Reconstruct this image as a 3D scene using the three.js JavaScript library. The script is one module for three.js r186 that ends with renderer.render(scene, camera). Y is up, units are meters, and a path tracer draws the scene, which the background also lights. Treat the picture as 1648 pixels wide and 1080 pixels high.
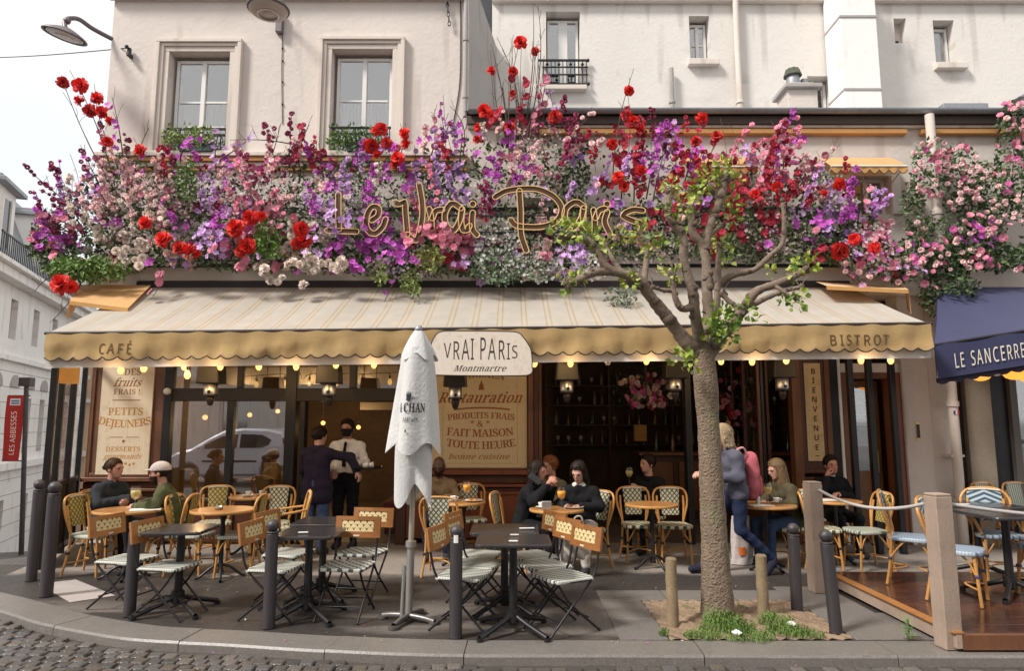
import * as THREE from 'three';
import { mergeGeometries, mergeVertices } from 'three/addons/utils/BufferGeometryUtils.js';
import { RoundedBoxGeometry } from 'three/addons/geometries/RoundedBoxGeometry.js';

// ---------------------------------------------------------------- camera, sky, sun, exposure
const scene = new THREE.Scene();
const EYE = 1.65, FOCAL = 1100, PITCH = 7.25 * Math.PI / 180;      // focal length in photograph pixels (1648 wide)
const camera = new THREE.PerspectiveCamera(2 * Math.atan(540.75 / FOCAL) * 180 / Math.PI, 1024 / 672, 0.1, 400);
camera.position.set(0, EYE, 0);
camera.rotation.set(PITCH, 0, 0);
const renderer = new THREE.WebGLRenderer({ antialias: true });
renderer.setSize(1024, 672);
renderer.toneMapping = THREE.LinearToneMapping;
renderer.toneMappingExposure = 2.1;
renderer.outputColorSpace = THREE.SRGBColorSpace;
renderer.shadowMap.enabled = true;

function rng(seed) { let a = seed >>> 0; return () => { a = (a + 0x6d2b79f5) | 0; let t = Math.imul(a ^ (a >>> 15), 1 | a); t = (t + Math.imul(t ^ (t >>> 7), 61 | t)) ^ t; return ((t ^ (t >>> 14)) >>> 0) / 4294967296; }; }
// tileable value noise
function lattice(n, seed) { const r = rng(seed), m = n + 1, a = new Float32Array(m * m); for (let i = 0; i < n; i++) for (let j = 0; j < n; j++) a[i * m + j] = r(); for (let i = 0; i < n; i++) { a[i * m + n] = a[i * m]; a[n * m + i] = a[i]; } a[n * m + n] = a[0]; return (u, v) => { const x = (u - Math.floor(u)) * n, y = (v - Math.floor(v)) * n, x0 = x | 0, y0 = y | 0; let fx = x - x0, fy = y - y0; fx = fx * fx * (3 - 2 * fx); fy = fy * fy * (3 - 2 * fy); const k = y0 * m + x0, p = a[k] + (a[k + 1] - a[k]) * fx, q = a[k + m] + (a[k + m + 1] - a[k + m]) * fx; return p + (q - p) * fy; }; }
function fbm(n, oct, seed) { const L = []; for (let i = 0; i < oct; i++) L.push(lattice(n << i, seed + i * 17)); return (u, v) => { let s = 0, w = 0.5, t = 0; for (const l of L) { s += l(u, v) * w; t += w; w *= 0.55; } return s / t; }; }
const clamp = (x, a = 0, b = 1) => Math.min(b, Math.max(a, x)), smooth = (a, b, x) => { const t = clamp((x - a) / (b - a)); return t * t * (3 - 2 * t); }, mix = (a, b, t) => a + (b - a) * t;

{ // hazy bright sky with thin cloud and a little pale blue between
  const w = 1024, h = 512, data = new Float32Array(w * h * 4), n1 = fbm(5, 5, 11), n2 = fbm(9, 4, 23);
  for (let j = 0; j < h; j++) for (let i = 0; i < w; i++) {
    const el = (j / (h - 1) - 0.5) * Math.PI, u = i / w;
    const warp = 0.35 + 0.65 * clamp(Math.sin(Math.abs(el)));
    const c = smooth(0.30, 0.52, n1(u, j / h * 0.9 + 0.1 * warp) * 0.7 + n2(u, j / h) * 0.3 + 0.05);
    const blue = [0.70, 0.75, 0.83], white = [0.92, 0.915, 0.915];
    const k = (j * w + i) * 4;
    for (let q = 0; q < 3; q++) data[k + q] = el < -0.02 ? 0.25 : mix(blue[q], white[q], 0.35 + 0.65 * c) * SKYL();
    data[k + 3] = 1;
  }
  function SKYL() { return 0.59; }
  const sky = new THREE.DataTexture(data, w, h, THREE.RGBAFormat, THREE.FloatType);
  sky.mapping = THREE.EquirectangularReflectionMapping; sky.magFilter = THREE.LinearFilter; sky.minFilter = THREE.LinearFilter; sky.wrapS = THREE.RepeatWrapping; sky.colorSpace = THREE.LinearSRGBColorSpace; sky.needsUpdate = true;
  scene.background = sky; scene.environment = sky;
}
const SUN_TO = new THREE.Vector3(-0.60, 0.76, 0.39).normalize();
const sun = new THREE.DirectionalLight(new THREE.Color(1.0, 0.955, 0.90), 2.25);
sun.position.copy(SUN_TO).multiplyScalar(40).add(new THREE.Vector3(0, 2, -8));
sun.target.position.set(0, 2, -8);
sun.castShadow = true; sun.shadow.radius = 22; sun.shadow.mapSize.set(4096, 4096);
Object.assign(sun.shadow.camera, { left: -18, right: 18, top: 14, bottom: -14, near: 1, far: 90 });
scene.add(sun, sun.target);

// ---------------------------------------------------------------- helpers
const V = (x, y, z) => new THREE.Vector3(x, y, z);
// a point of the place seen at photograph pixel (px, py): on the plane z = -d, or at height y
const CP = Math.cos(PITCH), SP = Math.sin(PITCH);
function ray(px, py) { const x = (px - 824) / FOCAL, y = (540 - py) / FOCAL; return V(x, y * CP + SP, y * SP - CP); }
function at(px, py, d) { const r = ray(px, py), t = -d / r.z; return V(r.x * t, EYE + r.y * t, -d); }
function gnd(px, py, y = 0) { const r = ray(px, py), t = (y - EYE) / r.y; return V(r.x * t, y, r.z * t); }
const taken = new Map();
function numbered(name) { const n = taken.get(name) || 0; taken.set(name, n + 1); return n ? name + '_' + String(n).padStart(3, '0') : name; }
function shade(o) { o.castShadow = true; o.receiveShadow = true; return o; }
function tag(o, label, category, group, kind) { if (label) o.userData.label = label; if (category) o.userData.category = category; if (group) o.userData.group = group; if (kind) o.userData.kind = kind; return o; }
function thing(name, label, category, pos = [0, 0, 0], turn = 0, group) {
  const o = new THREE.Group(); o.name = numbered(name); scene.add(o);
  if (pos.isVector3) o.position.copy(pos); else o.position.set(...pos);
  o.rotation.y = turn; tag(o, label, category, group); return o;
}
function clean(g) { if (g.index) g = g.toNonIndexed(); for (const k of Object.keys(g.attributes)) if (!['position', 'normal', 'uv'].includes(k)) g.deleteAttribute(k); if (!g.attributes.normal) g.computeVertexNormals(); if (!g.attributes.uv) boxUV(g); g.clearGroups(); return g; }
function merge(list) { list = Array.isArray(list) ? list : [list]; list = list.map(clean); return list.length === 1 ? list[0] : mergeGeometries(list); }
function mesh(name, geos, mat, parent) {       // one named Mesh; top-level if no parent
  const m = new THREE.Mesh(merge(geos), mat); m.name = parent ? name : numbered(name); (parent || scene).add(m); return shade(m);
}
function put(name, geo, mat, parent, pos, rot, scl) {   // shares the geometry
  const m = new THREE.Mesh(geo, mat); m.name = parent ? name : numbered(name); (parent || scene).add(m);
  if (pos) pos.isVector3 ? m.position.copy(pos) : m.position.set(...pos); if (rot) m.rotation.set(...rot); if (scl) typeof scl === 'number' ? m.scale.setScalar(scl) : m.scale.set(...scl);
  return shade(m);
}
function struct(name, geos, mat, parent) { const m = mesh(name, geos, mat, parent); if (!parent) m.userData.kind = 'structure'; return m; }
function copyOf(o, pos, turn, label) { const c = o.clone(); c.name = numbered(o.userData.base || (o.userData.base = o.name.replace(/_\d{3}$/, ''))); c.userData = { ...o.userData }; delete c.userData.base; scene.add(c); if (pos) pos.isVector3 ? c.position.copy(pos) : c.position.set(...pos); if (turn !== undefined) c.rotation.y = turn; if (label) c.userData.label = label; return c; }
function boxUV(g) {   // uv in metres from the face's main direction (non-indexed)
  const p = g.attributes.position, uv = new Float32Array(p.count * 2);
  for (let i = 0; i < p.count; i += 3) {
    const ax = p.getX(i + 1) - p.getX(i), ay = p.getY(i + 1) - p.getY(i), az = p.getZ(i + 1) - p.getZ(i), bx = p.getX(i + 2) - p.getX(i), by = p.getY(i + 2) - p.getY(i), bz = p.getZ(i + 2) - p.getZ(i);
    const nx = Math.abs(ay * bz - az * by), ny = Math.abs(az * bx - ax * bz), nz = Math.abs(ax * by - ay * bx);
    for (let k = i; k < i + 3; k++) { const x = p.getX(k), y = p.getY(k), z = p.getZ(k); if (nx > ny && nx > nz) { uv[k * 2] = z; uv[k * 2 + 1] = y; } else if (ny > nz) { uv[k * 2] = x; uv[k * 2 + 1] = z; } else { uv[k * 2] = x; uv[k * 2 + 1] = y; } }
  }
  g.setAttribute('uv', new THREE.BufferAttribute(uv, 2)); return g;
}
function metric(g) { if (g.index) g = g.toNonIndexed(); return boxUV(g); }
function box(w, h, d, x = 0, y = 0, z = 0, bev = 0, ry = 0, rx = 0, rz = 0) {
  const g = bev ? new RoundedBoxGeometry(w, h, d, 1, Math.min(bev, w / 2.2, h / 2.2, d / 2.2)) : new THREE.BoxGeometry(w, h, d);
  if (rx) g.rotateX(rx); if (rz) g.rotateZ(rz); if (ry) g.rotateY(ry); g.translate(x, y, z); return metric(g);
}
function span(x0, x1, y0, y1, z0, z1, bev = 0) { return box(Math.abs(x1 - x0), Math.abs(y1 - y0), Math.abs(z1 - z0), (x0 + x1) / 2, (y0 + y1) / 2, (z0 + z1) / 2, bev); }
const UPV = V(0, 1, 0);
function bar(a, b, r0, r1 = r0, seg = 8) { const d = b.clone().sub(a), L = d.length(), g = new THREE.CylinderGeometry(r1, r0, L, seg, 1); const uv = g.attributes.uv; for (let i = 0; i < uv.count; i++) uv.setXY(i, uv.getX(i) * 6.28 * r0, uv.getY(i) * L); g.applyQuaternion(new THREE.Quaternion().setFromUnitVectors(UPV, d.normalize())); g.translate((a.x + b.x) / 2, (a.y + b.y) / 2, (a.z + b.z) / 2); return clean(g); }
function flatbar(a, b, w, t) { const d = b.clone().sub(a), L = d.length(), g = new THREE.BoxGeometry(w, L, t); g.applyQuaternion(new THREE.Quaternion().setFromUnitVectors(UPV, d.normalize())); g.translate((a.x + b.x) / 2, (a.y + b.y) / 2, (a.z + b.z) / 2); return metric(g); }
function tube(pts, r, seg = 24, rad = 7, closed = false, tension = 0.5) { const c = new THREE.CatmullRomCurve3(pts, closed, 'catmullrom', tension); const g = new THREE.TubeGeometry(c, seg, r, rad, closed), L = c.getLength(), uv = g.attributes.uv; for (let i = 0; i < uv.count; i++) uv.setXY(i, uv.getX(i) * L, uv.getY(i) * 6.28 * r); return clean(g); }
function lathe(pts, seg = 16, x = 0, y = 0, z = 0) { const g = new THREE.LatheGeometry(pts.map(p => new THREE.Vector2(p[0], p[1])), seg); g.translate(x, y, z); return clean(g); }
function ball(r, x = 0, y = 0, z = 0, w = 12, h = 9) { const g = new THREE.SphereGeometry(r, w, h); g.translate(x, y, z); return clean(g); }
function disc(r, h, x, y, z, seg = 24) { const g = new THREE.CylinderGeometry(r, r, h, seg); g.translate(x, y, z); return clean(g); }
function taperTube(pts, rad0, seg, radial, rnd, rough = 0) {   // tapered limb with bumps; pts = [V, r]
  const c = new THREE.CatmullRomCurve3(pts.map(p => p[0])), fr = c.computeFrenetFrames(seg), pos = [], uv = [], idx = [], L = c.getLength();
  for (let i = 0; i <= seg; i++) {
    const t = i / seg, P = c.getPointAt(t), f = clamp(t * (pts.length - 1), 0, pts.length - 1.001), k = Math.floor(f); let r = mix(pts[k][1], pts[k + 1][1], f - k);
    for (let j = 0; j <= radial; j++) { const a = (j % radial) / radial * Math.PI * 2, rr = r * (1 + rough * (Math.sin(a * 2 + i * 0.9 + rad0) * 0.4 + Math.sin(a * 3 - i * 1.7 + rad0 * 3) * 0.3 + Math.sin(i * 2.3 + rad0 * 7) * 0.5)); const q = fr.normals[i].clone().multiplyScalar(Math.cos(a) * rr).addScaledVector(fr.binormals[i], Math.sin(a) * rr).add(P); pos.push(q.x, q.y, q.z); uv.push(j / radial * 6.28 * r, t * L); }
  }
  for (let i = 0; i < seg; i++) for (let j = 0; j < radial; j++) { const a = i * (radial + 1) + j, b = a + radial + 1; idx.push(a, b, a + 1, b, b + 1, a + 1); }
  const g = new THREE.BufferGeometry(); g.setAttribute('position', new THREE.Float32BufferAttribute(pos, 3)); g.setAttribute('uv', new THREE.Float32BufferAttribute(uv, 2)); g.setIndex(idx); g.computeVertexNormals(); return clean(g);
}
function shapeGeo(pts, depth, holes = [], bevel = 0) {   // extruded outline, front face at z = depth
  const mk = q => { const s = new THREE.Shape(); q.forEach((p, i) => i ? s.lineTo(p[0], p[1]) : s.moveTo(p[0], p[1])); s.closePath(); return s; };
  const s = mk(pts); for (const h of holes) s.holes.push(mk(h));
  return clean(new THREE.ExtrudeGeometry(s, { depth, bevelEnabled: bevel > 0, bevelSize: bevel, bevelThickness: bevel, bevelSegments: 1, curveSegments: 6 }));
}
const rectP = (x0, x1, y0, y1) => [[x0, y0], [x1, y0], [x1, y1], [x0, y1]];
function grid(nu, nv, f, uvf) {   // surface from a function (u, v) -> Vector3
  const pos = [], uv = [], idx = [];
  for (let j = 0; j <= nv; j++) for (let i = 0; i <= nu; i++) { const p = f(i / nu, j / nv); pos.push(p.x, p.y, p.z); const q = uvf ? uvf(i / nu, j / nv, p) : [i / nu, j / nv]; uv.push(q[0], q[1]); }
  for (let j = 0; j < nv; j++) for (let i = 0; i < nu; i++) { const a = j * (nu + 1) + i, b = a + nu + 1; idx.push(a, a + 1, b, a + 1, b + 1, b); }
  const g = new THREE.BufferGeometry(); g.setAttribute('position', new THREE.Float32BufferAttribute(pos, 3)); g.setAttribute('uv', new THREE.Float32BufferAttribute(uv, 2)); g.setIndex(idx); g.computeVertexNormals(); return clean(g);
}
function move(g, x, y, z, ry = 0) { if (ry) g.rotateY(ry); g.translate(x, y, z); return g; }

// ---------------------------------------------------------------- textures and materials
function tex(size, f, o = {}) {   // f(u, v) -> [r, g, b] in sRGB 0..1 or a number
  const [w, h] = Array.isArray(size) ? size : [size, size], data = new Uint8Array(w * h * 4);
  for (let j = 0; j < h; j++) for (let i = 0; i < w; i++) { const c = f(i / w, j / h), k = (j * w + i) * 4; if (typeof c === 'number') data[k] = data[k + 1] = data[k + 2] = clamp(c) * 255; else for (let q = 0; q < 3; q++) data[k + q] = clamp(c[q]) * 255; data[k + 3] = 255; }
  const t = new THREE.DataTexture(data, w, h); t.magFilter = THREE.LinearFilter; t.minFilter = THREE.LinearMipmapLinearFilter; t.wrapS = t.wrapT = THREE.RepeatWrapping; if (!o.data) t.colorSpace = THREE.SRGBColorSpace; t.repeat.set(...(o.repeat || [1, 1])); t.needsUpdate = true; return t;
}
function canvasTex(w, h, draw, o = {}) { const c = document.createElement('canvas'); c.width = w; c.height = h; const x = c.getContext('2d'); draw(x, w, h); const t = new THREE.CanvasTexture(c); t.colorSpace = THREE.SRGBColorSpace; t.magFilter = THREE.LinearFilter; if (o.repeat) { t.wrapS = t.wrapT = THREE.RepeatWrapping; t.repeat.set(...o.repeat); } return t; }
const mat = (o) => new THREE.MeshStandardMaterial(o), lin = (r, g, b) => new THREE.Color().setRGB(r, g, b);
const phys = (o) => new THREE.MeshPhysicalMaterial(o);
const toS = (x) => x <= 0.0031308 ? x * 12.92 : 1.055 * Math.pow(x, 1 / 2.4) - 0.055;
// colour map: base linear colour mottled by coarse and fine noise; amp = relative swing
function mottled(base, amp, scale, seed, extra) { const a = fbm(4, 4, seed), b = fbm(32, 3, seed + 5); return tex(320, (u, v) => { let k = 1 + amp * (a(u, v) - 0.5) * 2 + amp * 0.6 * (b(u, v) - 0.5) * 2; let c = base.map(x => x * k); if (extra) c = extra(u, v, c); return c.map(toS); }, { repeat: [1 / scale, 1 / scale] }); }
const bumpBase = new Map();
function bumpTex(scale, seed, n = 16, oct = 4) { const key = n > 40 ? 64 : n > 20 ? 24 : 14; if (!bumpBase.has(key)) { const a = fbm(key, key > 40 ? 3 : 4, key + 7); bumpBase.set(key, tex(256, (u, v) => a(u, v), { data: true })); } const t = bumpBase.get(key).clone(); t.repeat.set(1 / scale, 1 / scale); t.needsUpdate = true; return t; }
const M = {};
{
  const st = fbm(3, 5, 71), st2 = fbm(24, 3, 72), streak = fbm(20, 3, 79);
  const plaster = (base, seed) => mottled(base, 0.05, 4, seed, (u, v, c) => { const s = smooth(0.55, 0.8, st(u, v)) * 0.14 + smooth(0.62, 0.8, streak(u, v * 0.12)) * 0.17 + smooth(0.7, 0.85, st2(u, v)) * 0.06; return c.map((x, i) => x * (1 - s * [1, 1.08, 1.15][i])); });
  const pb = bumpTex(1.2, 81, 32, 4);
  M.wallA = mat({ map: plaster([0.66, 0.59, 0.54], 31), roughness: 0.95, bumpMap: pb, bumpScale: 0.004 });
  M.wallB = mat({ map: plaster([0.69, 0.645, 0.60], 37), roughness: 0.95, bumpMap: pb, bumpScale: 0.004 });
  M.wallC = mat({ map: plaster([0.62, 0.55, 0.50], 38), roughness: 0.95, bumpMap: pb, bumpScale: 0.004 });
  M.trimA = mat({ map: plaster([0.66, 0.585, 0.52], 41), roughness: 0.9, bumpMap: pb, bumpScale: 0.002 });
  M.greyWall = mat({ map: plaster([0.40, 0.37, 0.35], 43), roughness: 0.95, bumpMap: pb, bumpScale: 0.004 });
  M.white = mat({ map: plaster([0.82, 0.80, 0.77], 47), roughness: 0.8, bumpMap: pb, bumpScale: 0.002 });
  M.whitePaint = mat({ color: lin(0.72, 0.70, 0.67), roughness: 0.45 });
  M.orangeBand = mat({ map: mottled([0.60, 0.30, 0.10], 0.12, 1.5, 53), roughness: 0.7 });
  M.ochreCloth = mat({ map: mottled([0.58, 0.33, 0.10], 0.12, 1.2, 54), roughness: 0.9, bumpMap: bumpTex(0.25, 55, 64, 2), bumpScale: 0.001 });
  M.darkTrim = mat({ color: lin(0.035, 0.026, 0.022), roughness: 0.6 });
  M.blackMetal = mat({ map: mottled([0.022, 0.021, 0.022], 0.35, 0.6, 56), roughness: 0.38, metalness: 0.35 });
  M.ironPaint = mat({ map: mottled([0.060, 0.052, 0.055], 0.25, 0.5, 57), roughness: 0.42, metalness: 0.3, bumpMap: bumpTex(0.15, 58, 32, 3), bumpScale: 0.0008 });
  M.zinc = mat({ map: mottled([0.30, 0.31, 0.33], 0.2, 1, 59), roughness: 0.5, metalness: 0.5 });
  M.steel = mat({ color: lin(0.55, 0.54, 0.52), roughness: 0.35, metalness: 0.9 });
  M.brass = mat({ color: lin(0.55, 0.38, 0.14), roughness: 0.3, metalness: 0.9 });
  const grain = (base, seed, amp = 0.35) => { const a = fbm(6, 4, seed), b = lattice(96, seed + 3); return (u, v) => { const k = a(u * 0.35, v), r = Math.sin((v * 26 + k * 7) * 6.28) * 0.5 + 0.5; const s = 1 + amp * (k - 0.5) * 1.6 - amp * 0.35 * r + amp * 0.3 * (b(u * 0.15, v) - 0.5); return base.map(x => toS(x * s)); }; };
  const wood = (base, seed, o = {}) => mat({ map: tex(512, (u, v) => grain(base, seed, o.amp)(v, u), { repeat: [1 / (o.s || 0.8), 1 / (o.s || 0.8)] }), roughness: o.r ?? 0.45, bumpMap: bumpTex(0.4, seed + 9, 24, 3), bumpScale: o.bump ?? 0.0008 });
  const gt = (base, seed, rot, s, amp) => { const f = grain(base, seed, amp); return tex(320, (u, v) => rot ? f(v, u) : f(u, v), { repeat: [1 / s, 1 / s] }); };
  M.woodDark = mat({ map: gt([0.085, 0.030, 0.014], 61, true, 0.9), roughness: 0.42, bumpMap: bumpTex(0.5, 62, 24, 3), bumpScale: 0.0008 });
  M.woodBrown = mat({ map: gt([0.16, 0.065, 0.030], 63, true, 0.9), roughness: 0.45 });
  M.woodRed = mat({ map: gt([0.20, 0.055, 0.022], 64, true, 0.8), roughness: 0.45 });
  M.woodBar = mat({ map: gt([0.21, 0.085, 0.032], 65, true, 0.8), roughness: 0.4 });
  M.chairWood = mat({ map: gt([0.30, 0.115, 0.030], 66, false, 0.5), roughness: 0.4 });
  M.chairWoodPale = mat({ map: gt([0.36, 0.15, 0.045], 67, false, 0.5), roughness: 0.42 });
  M.tableWood = mat({ map: gt([0.36, 0.17, 0.055], 68, false, 0.6), roughness: 0.32 });
  M.postWood = mat({ map: gt([0.33, 0.245, 0.19], 69, true, 0.5, 0.25), roughness: 0.75, bumpMap: bumpTex(0.3, 70, 24, 3), bumpScale: 0.0015 });
  M.stakeWood = mat({ map: gt([0.26, 0.19, 0.11], 73, true, 0.35, 0.4), roughness: 0.9, bumpMap: bumpTex(0.2, 74, 24, 4), bumpScale: 0.004 });
  M.deck = [0, 1, 2, 3].map(i => mat({ map: gt([0.078 * (1 + 0.12 * (i - 1.5)), 0.032 * (1 + 0.1 * (i - 1.5)), 0.021], 90 + i, false, 1.1), roughness: 0.16, bumpMap: bumpTex(0.6, 96, 16, 3), bumpScale: 0.0008 }));
  { const nd = lattice(64, 101), f = fbm(8, 3, 102); const t = tex([256, 64], (u, v) => { const node = smooth(0.975, 0.995, Math.abs(((u * 6) % 1) - 0.5) * 2); const k = 1 + 0.5 * (f(u * 2, v) - 0.5) - 0.55 * node; return [0.50, 0.245, 0.070].map(x => toS(x * k)); }, { repeat: [1 / 0.9, 12] }); M.rattan = mat({ map: t, roughness: 0.35 }); }
  // granite, asphalt, soil
  const sp = lattice(256, 111), sp2 = lattice(128, 112);
  const granite = (b, seed) => mottled(b, 0.1, 1.6, seed, (u, v, c) => { const k = 1 + 0.35 * (sp(u, v) - 0.5) + 0.2 * (sp2(u, v) - 0.5); return c.map(x => x * k); });
  M.granite = mat({ map: granite([0.165, 0.148, 0.132], 113), roughness: 0.42, bumpMap: bumpTex(0.5, 114, 64, 3), bumpScale: 0.0015 });
  M.granite2 = mat({ map: granite([0.15, 0.136, 0.125], 115), roughness: 0.5, bumpMap: M.granite.bumpMap, bumpScale: 0.0015 });
  M.soil = mat({ map: mottled([0.24, 0.165, 0.105], 0.3, 0.9, 118), roughness: 1, bumpMap: bumpTex(0.5, 119, 24, 5), bumpScale: 0.02 });
  M.sett = [0, 1, 2, 3, 4].map(i => mat({ map: granite([[0.08, 0.07, 0.063], [0.105, 0.088, 0.074], [0.06, 0.054, 0.05], [0.09, 0.083, 0.08], [0.12, 0.104, 0.088]][i], 120 + i), roughness: 0.28 + 0.04 * i, bumpMap: M.granite.bumpMap, bumpScale: 0.004 }));
  M.mortar = mat({ map: mottled([0.055, 0.045, 0.036], 0.4, 0.5, 129), roughness: 0.75, bumpMap: bumpTex(0.3, 130, 32, 3), bumpScale: 0.006 });
  M.glass = phys({ color: lin(1, 1, 1), transmission: 1, thickness: 0, roughness: 0.01, ior: 2.6, specularIntensity: 1 });
  M.glassClear = phys({ color: lin(1, 1, 1), transmission: 1, thickness: 0, roughness: 0.02, ior: 1.5 });
  M.tinted = phys({ color: lin(0.035, 0.037, 0.04), roughness: 0.05, ior: 1.6, specularIntensity: 1 });
  M.roomWall = mat({ color: lin(0.34, 0.30, 0.26), roughness: 0.9 });
  M.curtain = phys({ color: lin(0.30, 0.295, 0.29), roughness: 1, transmission: 0.3, thickness: 0, side: THREE.DoubleSide });
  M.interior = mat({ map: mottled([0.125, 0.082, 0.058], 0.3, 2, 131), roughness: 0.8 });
  M.paper = mat({ color: lin(0.72, 0.70, 0.66), roughness: 0.8 });
  M.ceramic = mat({ color: lin(0.78, 0.77, 0.74), roughness: 0.2 });
  M.rope = mat({ map: (() => tex([128, 32], (u, v) => { const k = 0.75 + 0.35 * Math.sin((u * 24 + v) * 6.28); return [0.55, 0.52, 0.50].map(x => toS(x * k)); }, { repeat: [3, 20] }))(), roughness: 0.95 });
  M.cable = mat({ color: lin(0.03, 0.03, 0.03), roughness: 0.6 });
}
// ---------------------------------------------------------------- ground, kerb, road
const ROADY = -0.045;
const slopeY = (x, d) => ROADY - 0.165 * Math.max(0, d - 8.3) * smooth(-5.2, -7.5, x);
{
  const n1 = fbm(8, 4, 201), n2 = lattice(90, 202);
  const cob = tex(512, (u, v) => { const cols = 40, rows = 40; const r = Math.floor(v * rows), off = (r % 2) * 0.5, cu = (u * cols + off) % 1, cv = (v * rows) % 1, id = Math.floor(u * cols + off) * 7.31 + r * 3.77; const e = Math.min(cu, 1 - cu, cv, 1 - cv); const t = (Math.sin(id * 12.9898) * 43758.5453) % 1; const k = (0.75 + 0.5 * Math.abs(t)) * (0.8 + 0.4 * n1(u, v)); const j = smooth(0.03, 0.12, e); return [0.10, 0.088, 0.078].map((x, i) => toS(mix([0.04, 0.034, 0.03][i], x * k, j))); }, { repeat: [1 / 4.4, 1 / 4.4] });
  const cobB = tex(512, (u, v) => { const cols = 40, rows = 40; const r = Math.floor(v * rows), off = (r % 2) * 0.5, cu = (u * cols + off) % 1, cv = (v * rows) % 1; return smooth(0.0, 0.3, Math.min(cu, 1 - cu, cv, 1 - cv)); }, { data: true, repeat: [1 / 4.4, 1 / 4.4] });
  const xs = [], zs = []; for (let i = 0; i <= 60; i++) xs.push(-60 + 2 * i); for (let j = 0; j <= 60; j++) zs.push(30 - 1.6 * j);
  const pos = [], uv = [], idx = [];
  zs.forEach(z => xs.forEach(x => { pos.push(x, slopeY(x, -z) - 0.03, z); uv.push(x, z); }));
  for (let j = 0; j < 60; j++) for (let i = 0; i < 60; i++) { const a = j * 61 + i; idx.push(a, a + 1, a + 61, a + 1, a + 62, a + 61); }
  const g = new THREE.BufferGeometry(); g.setAttribute('position', new THREE.Float32BufferAttribute(pos, 3)); g.setAttribute('uv', new THREE.Float32BufferAttribute(uv, 2)); g.setIndex(idx); g.computeVertexNormals();
  M.cobFar = mat({ map: cob, roughness: 0.4, bumpMap: cobB, bumpScale: 0.02 });
  const road = struct('road', g, M.cobFar);
  tag(road, 'wet grey cobbled street sloping away past the corner', 'road');
  // setts one by one along the kerb
  const rnd = rng(77), geos = [];
  for (let k = 0; k < 5; k++) { const b = new RoundedBoxGeometry(0.098 + 0.006 * rnd(), 0.06, 0.092 + 0.01 * rnd(), 1, 0.014); const p = b.attributes.position; for (let i = 0; i < p.count; i++) { const h = Math.sin(p.getX(i) * 91 + k) * Math.cos(p.getZ(i) * 83 + k * 2); p.setXYZ(i, p.getX(i) * (1 + 0.06 * Math.sin(p.getZ(i) * 60 + k * 3)), p.getY(i) + 0.004 * h, p.getZ(i) * (1 + 0.06 * Math.cos(p.getX(i) * 60 + k))); } b.computeVertexNormals(); geos.push(metric(b)); }
  struct('road_bed', box(17, 0.02, 8.0, -0.5, ROADY - 0.035, -4.6), M.mortar);
  const spots = []; const row = 0.108;
  for (let r = 0; r < 42; r++) { const d = 8.2 - r * row; for (let c = 0; c < 150; c++) { const x = -8 + c * 0.111 + (r % 2) * 0.055 + (rnd() - 0.5) * 0.012; const bend = 0.05 * Math.sin(x * 1.1); spots.push([x, ROADY - 0.030 + (rnd() - 0.5) * 0.012, -(d + bend + (rnd() - 0.5) * 0.012)]); } }
  globalThis.SETTS = { spots, geos, road, rnd };
}
// kerb line, outer edge, as photographed pixels on the pavement level
const KERB = [[1900, 1058], [1520, 1058], [1300, 1058], [1000, 1056], [690, 1055], [500, 1047], [361, 1038], [212, 1030], [121, 1016], [55, 1002], [15, 989], [-60, 968], [-170, 945]].map(p => gnd(p[0], p[1], 0));
const kerbCurve = new THREE.CatmullRomCurve3(KERB), kerbPts = kerbCurve.getSpacedPoints(400);
const kerbTan = (i) => kerbPts[Math.min(400, i + 1)].clone().sub(kerbPts[Math.max(0, i - 1)]).normalize();
const kerbIn = kerbPts.map((p, i) => { const t = kerbTan(i); return V(p.x - (-t.z) * 0 + t.z * 0.33, 0, p.z - t.x * 0.33); });
if (kerbIn[100].z > kerbPts[100].z) kerbIn.forEach((p, i) => { const t = kerbTan(i); p.set(kerbPts[i].x - t.z * 0.33, 0, kerbPts[i].z + t.x * 0.33); });
const inRoad = (x, z) => { // true if outside the kerb (on the road side)
  let best = 1e9, k = 0; for (let i = 0; i <= 400; i += 2) { const d = (kerbPts[i].x - x) ** 2 + (kerbPts[i].z - z) ** 2; if (d < best) { best = d; k = i; } }
  const o = kerbPts[k], n = o.clone().sub(kerbIn[k]); return (x - o.x) * n.x + (z - o.z) * n.z > 0.02;
};
{ // place the setts: the 300 that show largest as parts, the rest joined
  const { spots, geos, road, rnd } = globalThis.SETTS; delete globalThis.SETTS;
  const vis = [], rest = [];
  for (const s of spots) { if (!inRoad(s[0], s[2])) continue; const d = -s[2], inView = d > 4.86 && Math.abs(s[0]) < d * 0.77; (inView ? vis : rest).push(s); }
  vis.sort((a, b) => b[2] - a[2]);
  const own = vis.slice(0, 295), more = vis.slice(295).concat(rest);
  for (const s of own) put('cobblestone', geos[Math.floor(rnd() * 5)], M.sett[Math.floor(rnd() * 5)], road, s, [(rnd() - 0.5) * 0.06, (rnd() - 0.5) * 0.12, (rnd() - 0.5) * 0.06]);
  const im = new THREE.InstancedMesh(geos[0], M.sett[0], more.length), m = new THREE.Matrix4(), q = new THREE.Quaternion(), e = new THREE.Euler(), c = new THREE.Color();
  more.forEach((s, i) => { e.set((rnd() - 0.5) * 0.06, (rnd() - 0.5) * 0.12, (rnd() - 0.5) * 0.06); m.compose(V(...s), q.setFromEuler(e), V(1, 1, 1)); im.setMatrixAt(i, m); const k = 0.7 + rnd() * 0.8; im.setColorAt(i, c.setRGB(k, k * 0.97, k * 0.94)); });
  im.name = 'cobblestones'; im.userData.kind = 'stuff'; road.add(shade(im));
}
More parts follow.
